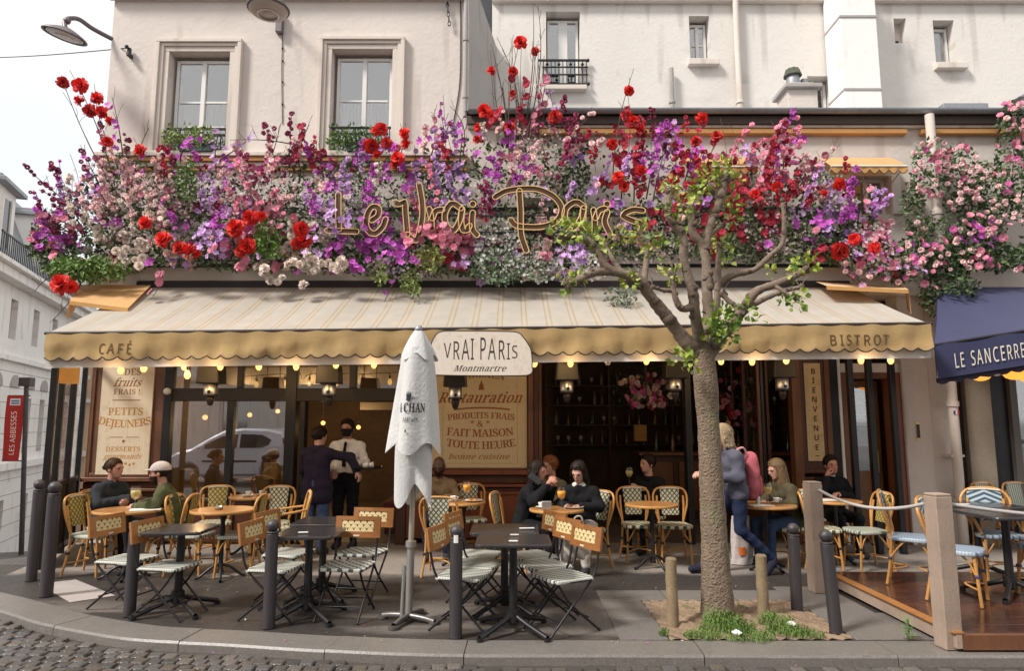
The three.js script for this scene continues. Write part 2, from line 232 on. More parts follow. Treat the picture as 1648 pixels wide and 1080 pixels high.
{ // asphalt pavement: dry under the awning, wet and dark outside it
  const edge = fbm(14, 4, 301), blot = fbm(10, 4, 302), str = fbm(8, 4, 303), grit = lattice(512, 304), g2 = lattice(256, 305);
  const wet = (x, d) => { const u = (x + 12) / 24, v = d / 24; let w = 1 - smooth(7.62, 7.86, d + (edge(u * 3, v * 3) - 0.5) * 0.55); const dryish = smooth(0.52, 0.66, str(u * 1.6, v * 6)) * 0.5 * smooth(6.9, 6.2, d); w = Math.max(0, w - dryish); w = Math.max(w, smooth(0.66, 0.76, blot(u * 2.5, v * 4)) * 0.5 * smooth(9.0, 8.2, d)); return w; };
  const W = 1600, Hh = 800, X0 = -9, XW = 18, D0 = 4.8, DW = 9;
  const map = tex([W, Hh], (u, v) => { const x = X0 + u * XW, d = D0 + v * DW, w = wet(x, d), k = 0.82 + 0.26 * grit(u * 8, v * 4) + 0.2 * (g2(u * 5, v * 2.5) - 0.5) + 0.35 * (blot(u * 3, v * 2) - 0.5); const gum = g2(u * 1.7 + 0.3, v * 0.85) > 0.975 ? 0.6 : 1; return [0, 1, 2].map(i => toS(gum * mix([0.25, 0.215, 0.185][i], [0.045, 0.038, 0.034][i], w) * k)); });
  const rough = tex([640, 320], (u, v) => { const w = wet(X0 + u * XW, D0 + v * DW); return mix(0.92, 0.40 + 0.25 * grit(u * 6, v * 3), w); }, { data: true });
  M.asphalt = mat({ map, roughnessMap: rough, roughness: 1, bumpMap: bumpTex(0.06, 306, 64, 3), bumpScale: 0.002 });
  M.asphalt.bumpMap.repeat.set(XW / 0.6, DW / 0.6);
  const s = new THREE.Shape(); let first = true;
  const add = p => { first ? s.moveTo(p.x, -p.z) : s.lineTo(p.x, -p.z); first = false; };
  for (let i = 0; i <= 400; i += 4) add(kerbIn[i]);
  for (const p of [[-230, 925], [-60, 934], [0, 930], [40, 913], [75, 897], [95, 884]]) add(gnd(p[0], p[1]));
  add(V(-6.0, 0, -9.7)); add(V(10, 0, -9.7)); add(V(10, 0, kerbIn[0].z));
  const g = new THREE.ShapeGeometry(s), p = g.attributes.position, uv = new Float32Array(p.count * 2), nn = new Float32Array(p.count * 3);
  for (let i = 0; i < p.count; i++) { const x = p.getX(i), z = -p.getY(i); p.setXYZ(i, x, 0, z); uv[i * 2] = (x - X0) / XW; uv[i * 2 + 1] = (-z - D0) / DW; nn[i * 3 + 1] = 1; }
  g.setAttribute('uv', new THREE.BufferAttribute(uv, 2)); g.setAttribute('normal', new THREE.BufferAttribute(nn, 3));
  tag(struct('pavement', g, M.asphalt), 'asphalt pavement, dry under the awning and wet outside it', 'pavement');
  // four-sided sheet paler than the asphalt, laid at the corner
  const q = [[62, 941], [122, 934], [186, 960], [112, 971]].map(a => gnd(a[0], a[1])); const ss = new THREE.Shape(); q.forEach((a, i) => i ? ss.lineTo(a.x, -a.z) : ss.moveTo(a.x, -a.z));
  const pg = new THREE.ShapeGeometry(ss); pg.rotateX(-Math.PI / 2); pg.translate(0, 0.005, 0);
  tag(struct('pavement_patch', metric(pg), mat({ map: mottled([0.34, 0.30, 0.28], 0.12, 0.8, 309), roughness: 0.85 })), 'pale patch of pavement at the street corner beside two bollards', 'pavement');
}
{ // kerb stones
  const kerb = new THREE.Group(); kerb.name = 'kerb'; scene.add(kerb); tag(kerb, 'curved grey granite kerb along the cobbled road', 'kerb', null, 'structure');
  const cuts = [0, 70, 118, 178, 214, 255, 300, 345, 400], rnd = rng(5);
  for (let k = 0; k + 1 < cuts.length; k++) {
    const a = cuts[k] + 0.12, b = cuts[k + 1] - 0.12, n = 10, pos = [], idx = [], L = (i) => kerbPts[Math.round(clamp(i, 0, 400))];
    const P = (arr, f) => { const i = Math.floor(f), t = f - i; return arr[i].clone().lerp(arr[Math.min(400, i + 1)], t); };
    const dy = (rnd() - 0.5) * 0.006;
    const ring = []; for (let i = 0; i <= n; i++) { const f = mix(a, b, i / n), o = P(kerbPts, f), q = P(kerbIn, f), nrm = o.clone().sub(q).normalize(); ring.push([V(o.x, ROADY - 0.05, o.z), V(o.x - nrm.x * 0.003, -0.012 + dy, o.z - nrm.z * 0.003), V(o.x - nrm.x * 0.015, 0.005 + dy, o.z - nrm.z * 0.015), V(q.x, 0.006 + dy, q.z), V(q.x, -0.05, q.z)]); }
    const q = [];
    for (let i = 0; i < n; i++) for (let j = 0; j < 4; j++) { const A = ring[i][j], B = ring[i + 1][j], C = ring[i + 1][j + 1], D = ring[i][j + 1]; q.push(A, B, C, A, C, D); }
    for (const e of [0, n]) for (let j = 1; j < 4; j++) q.push(ring[e][0], ring[e][j], ring[e][j + 1]);
    const g = new THREE.BufferGeometry(); g.setAttribute('position', new THREE.Float32BufferAttribute(q.flatMap(v => [v.x, v.y, v.z]), 3)); g.computeVertexNormals();
    mesh('kerb_stone', boxUV(g), M.granite, kerb);
  }
}
{ // granite slabs round the tree pit, the pit's soil
  const slabs = new THREE.Group(); slabs.name = 'stone_paving'; scene.add(slabs); tag(slabs, 'grey granite slabs framing the soil square of the tree', 'paving', null, 'structure');
  const g = 0.004; const S = (x0, x1, d0, d1, m) => mesh('paving_slab', span(x0 + g, x1 - g, -0.05, 0.008, -d0 - g, -d1 + g, 0.006), m ? M.granite : M.granite2, slabs);
  S(0.82, 1.20, 5.46, 6.0, 0); S(0.82, 1.20, 6.0, 6.62, 1); S(0.82, 1.45, 6.62, 7.0, 0); S(1.45, 2.1, 6.62, 7.0, 1); S(2.1, 2.62, 6.62, 7.0, 0); S(2.62, 3.16, 6.45, 7.15, 1); S(2.62, 3.16, 5.86, 6.45, 0); S(2.62, 3.16, 5.46, 5.86, 1); S(3.16, 3.5, 5.46, 6.2, 0);
  const soil = grid(40, 30, (u, v) => { const x = mix(1.205, 2.615, u), d = mix(5.462, 6.615, v); const e = Math.min(u, 1 - u, v, 1 - v); return V(x, 0.004 + 0.035 * smooth(0, 0.3, e) + 0.02 * (Math.sin(x * 17) * Math.cos(d * 19)) * smooth(0, 0.15, e) + 0.01 * Math.sin(x * 53 + d * 41), -d); }, (u, v, p) => [p.x, p.z]);
  tag(struct('soil', soil, M.soil), 'square of bare brown soil round the tree trunk', 'soil');
}
// ---------------------------------------------------------------- buildings
const FZ = -9.6;                                   // plane of the cafe facade
const X = px => (px - 824) * 9.5 / 1100, Y = py => at(824, py, 9.6).y;
const XT = (px, py, d) => at(px, py, d).x, YT = (py, d) => at(824, py, d).y;
function sub(name, parent) { const g = new THREE.Group(); g.name = name; parent.add(g); return g; }
// a casement window in a wall opening; z = front of frame
function casement(parent, x0, x1, y0, y1, z, o = {}) {
  const w = sub('window', parent), t = o.t || 0.05, fr = [span(x0, x0 + t, y0, y1, z - 0.06, z, 0.006), span(x1 - t, x1, y0, y1, z - 0.06, z, 0.006), span(x0 + t, x1 - t, y1 - t, y1, z - 0.06, z - 0.001, 0.006), span(x0 + t, x1 - t, y0, y0 + t, z - 0.06, z - 0.001, 0.006)];
  const cols = o.cols || 2, rows = o.rows || [0.5], ix0 = x0 + t, ix1 = x1 - t, iy0 = y0 + t, iy1 = y1 - t, mt = o.mt || 0.045, bars = [];
  for (let c = 1; c < cols; c++) { const x = mix(ix0, ix1, c / cols); fr.push(span(x - mt / 2 - 0.01, x + mt / 2 + 0.01, iy0, iy1, z - 0.05, z + 0.008, 0.006)); }
  mesh('frame', fr, o.mat || M.whitePaint, w);
  for (const r of rows) { const y = mix(iy0, iy1, r); for (let c = 0; c < cols; c++) bars.push(span(mix(ix0, ix1, c / cols) + mt / 2, mix(ix0, ix1, (c + 1) / cols) - mt / 2, y - 0.014, y + 0.014, z - 0.04, z - 0.008)); }
  for (const b of bars) mesh('glazing_bar', b, o.mat || M.whitePaint, w);
  const rr = [0, ...rows, 1];
  for (let c = 0; c < cols; c++) for (let r = 0; r + 1 < rr.length; r++) mesh('pane', span(mix(ix0, ix1, c / cols), mix(ix0, ix1, (c + 1) / cols), mix(iy0, iy1, rr[r]), mix(iy0, iy1, rr[r + 1]), z - 0.028, z - 0.024), M.glass, w);
  if (o.curtain) for (let c = 0; c < cols; c++) { const a = mix(ix0, ix1, c / cols) + 0.01, b = mix(ix0, ix1, (c + 1) / cols) - 0.01; mesh('curtain', grid(40, 2, (u, v) => V(mix(a, b, u), mix(iy0, mix(iy0, iy1, o.curtain), v), z - 0.19 + 0.025 * Math.sin(u * 38 + c) + 0.012 * Math.sin(u * 11))), M.curtain, w); }
  const q = z - 2.6, a = z - 0.36; mesh('inner_room', [span(x0 - 0.6, x1 + 0.6, y0 - 0.5, y1 + 0.4, q - 0.05, q), span(x0 - 0.65, x0 - 0.6, y0 - 0.5, y1 + 0.4, q, a), span(x1 + 0.6, x1 + 0.65, y0 - 0.5, y1 + 0.4, q, a), span(x0 - 0.6, x1 + 0.6, y0 - 0.55, y0 - 0.5, q, a), span(x0 - 0.6, x1 + 0.6, y1 + 0.4, y1 + 0.45, q, a)], M.roomWall, w);
  return w;
}
function moulding(x0, x1, y0, y1, z, steps) {   // stepped surround, open at the bottom; steps = [offset, width, proud]
  const g = []; for (const [o, w, p] of steps) { g.push(span(x0 - o - w, x0 - o, y0, y1 + o, z, z + p, 0.008), span(x1 + o, x1 + o + w, y0, y1 + o, z, z + p, 0.008), span(x0 - o - w, x1 + o + w, y1 + o, y1 + o + w, z, z + p + 0.002, 0.008)); } return g;
}
const corner = thing('corner_building', 'cream corner building with two shuttered-frame windows above the cafe front', 'building');
const X0 = XT(180, 60, 9.6), XJ = XT(752, 80, 9.6), YTOP = 8.75;
{
  const W = [[270, 368, 84, 262], [533, 631, 80, 262]].map(r => ({ x0: XT(r[0], 150, 9.6), x1: XT(r[1], 150, 9.6), y1: YT(r[2], 9.6), y0: YT(r[3] - 18, 9.6) }));
  mesh('wall', move(shapeGeo(rectP(X0, XJ, 3.45, YTOP), 0.34, W.map(w => rectP(w.x0, w.x1, w.y0, w.y1))), 0, 0, FZ - 0.34), M.wallA, corner);
  mesh('side_wall', [span(X0, X0 + 0.3, -3.2, YTOP - 0.01, FZ - 0.345, -18)], M.wallA, corner);
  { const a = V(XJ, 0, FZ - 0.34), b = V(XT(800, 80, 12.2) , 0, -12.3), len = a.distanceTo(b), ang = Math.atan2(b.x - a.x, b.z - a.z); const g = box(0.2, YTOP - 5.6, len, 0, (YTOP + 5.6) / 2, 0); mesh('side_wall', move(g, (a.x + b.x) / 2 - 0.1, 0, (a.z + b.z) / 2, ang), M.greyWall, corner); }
  mesh('roof', [span(X0 - 0.25, XJ, YTOP, YTOP + 0.15, FZ + 0.2, -18)], M.zinc, corner);
  mesh('cornice', [span(X0 - 0.06, XJ + 0.02, YT(1, 9.6), YT(-14, 9.6), FZ + 0.0005, FZ + 0.10, 0.01), span(X0 - 0.12, XJ + 0.04, YT(-14, 9.6), YT(-26, 9.6), FZ + 0.0005, FZ + 0.2, 0.01)], M.trimA, corner);
  W.forEach((w, i) => {
    const c = casement(corner, w.x0 + 0.045, w.x1 - 0.02, w.y0, w.y1 - 0.06, FZ - 0.13, { rows: [0.28, 0.56].concat(i ? [] : []).slice(0, 2), curtain: 0.62, t: 0.045 });
    mesh('surround', moulding(w.x0, w.x1, w.y0 - 0.02, w.y1, FZ, [[0.0, 0.075, 0.03], [0.076, 0.05, 0.055], [0.127, 0.06, 0.085]]), M.trimA, c);
    mesh('sill', span(w.x0 - 0.24, w.x1 + 0.24, w.y0 - 0.1, w.y0 - 0.02, FZ - 0.3, FZ + 0.12, 0.012), M.trimA, c);
    const yr = YT(i ? 203 : 205, 9.6), rg = [span(w.x0 + 0.01, w.x1 - 0.01, yr - 0.02, yr + 0.015, FZ - 0.06, FZ - 0.03, 0.004), span(w.x0 + 0.01, w.x1 - 0.01, w.y0 + 0.02, w.y0 + 0.05, FZ - 0.055, FZ - 0.035)];
    for (let k = 0; k <= 5; k++) { const x = mix(w.x0 + 0.03, w.x1 - 0.03, k / 5); rg.push(span(x - 0.007, x + 0.007, w.y0 + 0.05, yr - 0.02, FZ - 0.052, FZ - 0.038)); }
    for (let k = 0; k < 3; k++) { const cx = mix(w.x0, w.x1, (k + 0.5) / 3), cy = (w.y0 + yr) / 2; const t = []; for (let a = 0; a < 12; a++) { const q = a / 12 * 6.283; t.push(V(cx + Math.cos(q) * 0.085, cy + Math.sin(q) * 0.085, FZ - 0.044)); } rg.push(tube(t, 0.007, 24, 5, true)); }
    mesh('guard_rail', rg, M.blackMetal, c);
  });
  // painted string course between the storeys
  const sx1 = XJ + 0.02, B = (a, b, p, m) => mesh('string_course', span(X0 - p * 0.4, sx1, YT(b, 9.6), YT(a, 9.6), FZ + 0.0006, FZ + p, 0.012), m, corner);
  B(249, 256, 0.14, M.trimA); B(256.4, 263, 0.11, M.orangeBand); B(263.4, 270, 0.075, M.trimA); B(270.4, 276, 0.05, M.orangeBand);
  // corner rainwater pipe and cable on the join
  mesh('downpipe', [bar(V(XJ - 0.02, 6.1, FZ + 0.06), V(XJ - 0.02, YTOP, FZ + 0.06), 0.035), ...[6.4, 7.3, 8.2].map(y => disc(0.045, 0.03, XJ - 0.02, y, FZ + 0.06, 12))], M.greyWall, corner);
  mesh('cable', [tube([V(XJ - 0.12, YTOP, FZ + 0.01), V(XJ - 0.10, 7.4, FZ + 0.012), V(XJ - 0.11, 6.6, FZ + 0.012), V(XJ - 0.22, 5.9, FZ + 0.012)], 0.008, 30, 5)], M.cable, corner);
  mesh('cable', [tube([V(XT(455, 60, 9.6), YT(58, 9.6), FZ + 0.01), V(XT(454, 120, 9.6), YT(120, 9.6), FZ + 0.012), V(XT(455, 200, 9.6), YT(200, 9.6), FZ + 0.01)], 0.006, 20, 5), ...[78, 98, 132, 168].map(y => ball(0.016, XT(455, y, 9.6), YT(y, 9.6), FZ + 0.012, 6, 5))], M.cable, corner);
}
// ------------------------------------------------ terrace building to the right, two storeys, zinc roof
const terrace = thing('terrace_building', 'low pink-beige building with zinc roof edge behind the flowers', 'building');
{
  const x1 = 12, yTop = YT(190, 9.6), A = [[1108, 1205, 283, 345], [1368, 1432, 283, 345], [835, 905, 318, 400]].map(r => ({ x0: XT(r[0], 300, 9.6), x1: XT(r[1], 300, 9.6), y1: YT(r[2], 9.6), y0: YT(r[3], 9.6) }));
  mesh('wall', move(shapeGeo(rectP(XJ + 0.003, x1, 3.45, yTop), 0.3, A.map(w => rectP(w.x0, w.x1, w.y0, w.y1))), 0, 0, FZ - 0.302), M.wallC, terrace);
  for (const w of A) casement(terrace, w.x0, w.x1, w.y0, w.y1, FZ - 0.14, { rows: [], curtain: 1 });
  mesh('shutter', span(A[1].x1 + 0.01, A[1].x1 + 0.14, A[1].y0, A[1].y1, FZ + 0.001, FZ + 0.04, 0.006), M.whitePaint, terrace);
  mesh('shutter', span(A[1].x0 - 0.14, A[1].x0 - 0.01, A[1].y0, A[1].y1, FZ + 0.001, FZ + 0.04, 0.006), M.whitePaint, terrace);
  // zinc roof sloping up behind the gutter
  const xs = [XJ - 0.02, x1]; const rg = grid(1, 1, (u, v) => V(mix(xs[0], xs[1], u), yTop + 0.06 + v * 0.28, mix(FZ + 0.12, -12.4, v)), (u, v, p) => [p.x, p.z]);
  mesh('roof', rg, M.zinc, terrace);
  const ribs = []; for (let x = xs[0] + 0.6; x < x1; x += 0.78) ribs.push(flatbar(V(x, yTop + 0.075, FZ + 0.12), V(x, yTop + 0.36, -12.4), 0.04, 0.04)); mesh('roof_seam', ribs, M.zinc, terrace);
  const gut = []; for (let a = 0; a <= 10; a++) { const q = Math.PI + a / 10 * Math.PI; gut.push([Math.cos(q) * 0.065, Math.sin(q) * 0.065]); } for (let a = 10; a >= 0; a--) { const q = Math.PI + a / 10 * Math.PI; gut.push([Math.cos(q) * 0.058, Math.sin(q) * 0.058]); }
  { const g = shapeGeo(gut, x1 - XJ - 0.05); g.rotateY(Math.PI / 2); g.translate(XJ + 0.04, yTop + 0.055, FZ + 0.17); mesh('gutter', g, M.zinc, terrace); }
  mesh('eaves_board', span(XJ + 0.004, x1, yTop - 0.13, yTop - 0.005, FZ + 0.0008, FZ + 0.10, 0.008), mat({ color: lin(0.085, 0.062, 0.052), roughness: 0.8 }), terrace);
  mesh('string_course', [span(XJ + 0.55, XT(1462, 210, 9.5), YT(214, 9.5), YT(206, 9.5), FZ + 0.0007, FZ + 0.09, 0.015)], M.orangeBand, terrace);
  mesh('string_course', [span(XT(1484, 210, 9.5), x1, YT(214, 9.5), YT(206, 9.5), FZ + 0.0007, FZ + 0.09, 0.015)], M.orangeBand, terrace);
  mesh('string_course', [span(XJ + 0.01, x1, YT(203, 9.5), YT(196, 9.5), FZ + 0.0007, FZ + 0.06, 0.01)], M.trimA, terrace);
  // cast pipe on the joint with the neighbour
  const px = 6.02; mesh('downpipe', [bar(V(px, 0.05, FZ + 0.22), V(px, yTop - 0.05, FZ + 0.22), 0.062, 0.062, 14), ...[0.6, 1.9, 3.3, 4.6, 5.4].map(y => disc(0.078, 0.07, px, y, FZ + 0.22, 16)), ...[1.2, 2.6].map(y => box(0.18, 0.03, 0.26, px, y, FZ + 0.11))], M.trimA, terrace);
  // small roof chimney with pot and cowl
  const cx = XT(1283, 150, 10.6), cz = -10.6, y = h => YT(h, 10.6); const ch = thing('chimney', 'small chimney stack with a metal pot and frilled cowl on the roof edge', 'chimney');
  mesh('stack', span(cx - 0.24, cx + 0.24, y(190), y(152), cz - 0.25, cz + 0.2, 0.01), M.wallC, ch); mesh('cap', [span(cx - 0.3, cx + 0.3, y(152), y(145), cz - 0.3, cz + 0.27, 0.015), span(cx - 0.2, cx + 0.2, y(145), y(141), cz - 0.2, cz + 0.2, 0.015)], M.greyWall, ch);
  mesh('pot', [lathe([[0.09, 0], [0.11, 0.02], [0.1, 0.2], [0.08, 0.2]], 16, cx - 0.06, y(141), cz), lathe([[0.05, 0], [0.055, 0.14], [0.04, 0.14]], 12, cx + 0.12, y(141), cz)], M.zinc, ch);
  const cw = []; for (let k = 0; k < 9; k++) { const a = k / 9 * 6.283; cw.push(box(0.10, 0.13, 0.02, cx - 0.06 + Math.cos(a) * 0.11, y(124) + 0.07, cz + Math.sin(a) * 0.11, 0.006, -a + Math.PI / 2, -0.35)); } cw.push(disc(0.13, 0.02, cx - 0.06, y(124) + 0.02, cz, 12)); mesh('cowl', cw, mat({ map: mottled([0.09, 0.10, 0.07], 0.4, 0.3, 401), roughness: 0.9 }), ch);
}
// window shades of ochre cloth above two terrace windows
function scallopedShade(label, p0, p1, pyT, pyB) {
  const t = thing('window_awning', label, 'awning', [0, 0, 0], 0, 'ochre window awnings'), x0 = XT(p0, 260, 9.4), x1 = XT(p1, 260, 9.4), yt = YT(pyT, 9.5), yb = YT(pyB, 9.2), z0 = FZ + 0.02, z1 = FZ + 0.42, n = Math.round((x1 - x0) / 0.13);
  mesh('canvas', grid(20, 6, (u, v) => V(mix(x0, x1, u), mix(yt, yb + 0.1, v) + 0.01 * Math.sin(v * 3.14), mix(z0, z1, v)), (u, v, p) => [p.x, p.z + p.y]), M.ochreShade, t);
  mesh('valance', grid(n * 8, 2, (u, v) => V(mix(x0, x1, u), yb + 0.1 - v * (0.05 + 0.06 * Math.abs(Math.sin(u * n * Math.PI))), z1 + 0.004 * Math.sin(u * 40)), (u, v, p) => [p.x, p.y]), M.ochreShade, t);
  const e = []; for (let i = 0; i <= n * 8; i++) { const u = i / (n * 8); e.push(V(mix(x0, x1, u), yb + 0.05 - 0.06 * Math.abs(Math.sin(u * n * Math.PI)), z1 + 0.004)); } mesh('edging', tube(e, 0.006, n * 10, 4), M.darkTrim, t);
  mesh('front_bar', bar(V(x0, yb + 0.1, z1), V(x1, yb + 0.1, z1), 0.014), M.whitePaint, t); mesh('arm', [bar(V(x0 + 0.03, yb + 0.1, z1), V(x0 + 0.03, yb - 0.02, z0), 0.01)], M.whitePaint, t); mesh('arm', [bar(V(x1 - 0.03, yb + 0.1, z1), V(x1 - 0.03, yb - 0.02, z0), 0.01)], M.whitePaint, t);
}
M.ochreShade = phys({ map: mottled([0.62, 0.33, 0.10], 0.12, 1.2, 54), roughness: 0.95, transmission: 0.25, thickness: 0, side: THREE.DoubleSide });
scallopedShade('ochre scalloped awning over the window behind the tree crown', 1100, 1210, 250, 280);
scallopedShade('ochre scalloped awning over the white-shuttered window beside the downpipe', 1325, 1445, 250, 279);

// ------------------------------------------------ tall cream building set back behind the zinc roof
const rear = thing('rear_building', 'tall cream building with small windows rising behind the zinc roof', 'building');
{
  const D = 12.2, z = -D, xl = XT(792, 60, D), xr = 14, yb = 5.4, yt = 10.2;
  const R = [[879, 934, 18, 141, 2], [1110, 1143, 25, 98, 2], [1441, 1461, 29, 69, 0], [1504, 1538, 32, 104, 1], [1296, 1334, 122, 190, 1]].map(r => ({ x0: XT(r[0], 70, D), x1: XT(r[1], 70, D), y1: YT(r[2], D), y0: YT(r[3], D), c: r[4] }));
  mesh('wall', move(shapeGeo(rectP(xl, xr, yb, yt), 0.35, R.map(w => rectP(w.x0, w.x1, w.y0, w.y1))), 0, 0, z - 0.35), M.wallB, rear);
  mesh('cornice', [span(xl, xr, YT(6, D), YT(-10, D), z + 0.0006, z + 0.12, 0.01)], M.trimA, rear); mesh('roof', span(xl - 0.3, xr, yt, yt + 0.2, -18, z + 0.2), M.zinc, rear);
  R.forEach((w, i) => {
    if (w.c === 0) { mesh('niche', span(w.x0, w.x1, w.y0, w.y1, z - 0.3, z - 0.2), M.wallC, rear); mesh('vent', span(w.x0 + 0.05, w.x0 + 0.16, w.y0 + 0.02, w.y0 + 0.14, z - 0.199, z - 0.16), M.blackMetal, rear); }
    else { const c = casement(rear, w.x0 + (i ? 0.02 : 0.03), w.x1 - 0.02, w.y0, w.y1 - 0.06, z - 0.2, { cols: w.c, rows: i === 1 ? [0.5] : [], mt: i === 0 ? 0.16 : 0.045, t: 0.05 });
      if (i < 4 && i) mesh('sill', span(w.x0 - 0.06, w.x1 + 0.13, w.y0 - 0.12, w.y0, z - 0.25, z + 0.12, 0.012), M.trimA, c);
      if (i === 0) { mesh('sill', span(w.x0 - 0.05, w.x1 + 0.1, w.y0 - 0.09, w.y0, z - 0.25, z + 0.14, 0.012), M.trimA, c);
        const y1 = YT(101, D), y0 = w.y0 + 0.03, a = w.x0 - 0.16, b = w.x1 + 0.13, g = [span(a, b, y1, y1 + 0.03, z + 0.05, z + 0.09), span(a + 0.08, b, y0, y0 + 0.025, z + 0.055, z + 0.085), span(a + 0.08, b, mix(y0, y1, 0.72), mix(y0, y1, 0.72) + 0.02, z + 0.056, z + 0.084), span(a + 0.08, b, mix(y0, y1, 0.4), mix(y0, y1, 0.4) + 0.02, z + 0.056, z + 0.084), ball(0.035, b, y1 + 0.015, z + 0.07), ball(0.035, b, y0 + 0.012, z + 0.07)];
        for (let k = 0; k <= 11; k++) { const x = mix(a + 0.1, b - 0.03, k / 11); g.push(span(x - 0.008, x + 0.008, y0, y1, z + 0.06, z + 0.08)); if (k % 3 === 1) g.push(ball(0.03, x, mix(y0, y1, 0.86), z + 0.07, 8, 6)); }
        mesh('balcony_rail', g, M.blackMetal, c); } }
  });
  const pipe = (px0, py0, py1, r, m) => mesh('downpipe', [bar(V(XT(px0, py0, D), YT(py1, D), z + 0.1), V(XT(px0, py0, D), YT(py0, D), z + 0.1), r, r, 10), disc(r * 1.4, 0.05, XT(px0, py0, D), YT(py1 - 14, D), z + 0.1, 12)], m, rear);
  pipe(1180, -12, 182, 0.055, M.trimA); pipe(1078, 114, 182, 0.045, M.greyWall);
  // white flue with two joint rings
  const a = XT(1347, 60, 11.7), b = XT(1405, 60, 11.7), fl = thing('flue', 'square white painted flue with dark joint lines against the rear building', 'chimney');
  mesh('shaft', [span(a, b, 5.9, YT(150, 11.7), -12.15, -11.55, 0.008), span(a, b, YT(149, 11.7), YT(34, 11.7), -12.152, -11.552, 0.008), span(a, b, YT(33, 11.7), 10, -12.15, -11.55, 0.008)], M.white, fl);
  mesh('joint_ring', [span(a - 0.012, b + 0.012, YT(151, 11.7), YT(148, 11.7), -12.16, -11.535)], M.greyWall, fl); mesh('joint_ring', [span(a - 0.012, b + 0.012, YT(35, 11.7), YT(32, 11.7), -12.16, -11.535)], M.greyWall, fl);
  const sk = thing('skylight', 'flat grey skylight hatch on the zinc roof', 'skylight'); mesh('frame', span(XT(1507, 180, 10.9), XT(1578, 180, 10.9), YT(184, 10.9), YT(174, 10.9), -11.3, -10.7, 0.01), M.zinc, sk); mesh('pane', span(XT(1514, 180, 10.9), XT(1571, 180, 10.9), YT(174, 10.9), YT(173, 10.9), -11.25, -10.75), M.tinted, sk);
  const hd = thing('roof_dormer', 'little pitched roof stack rising at the end of the zinc roof', 'roof'); const hx = XT(1662, 170, 10.6); mesh('wall', span(hx - 0.25, hx + 0.5, 6.1, YT(163, 10.6), -11.0, -10.45), M.wallC, hd); { const g = shapeGeo([[hx - 0.36, YT(164, 10.6)], [hx + 0.6, YT(164, 10.6)], [hx + 0.12, YT(140, 10.6)]], 0.7); g.translate(0, 0, -11.1); mesh('roof', g, M.zinc, hd); }
}
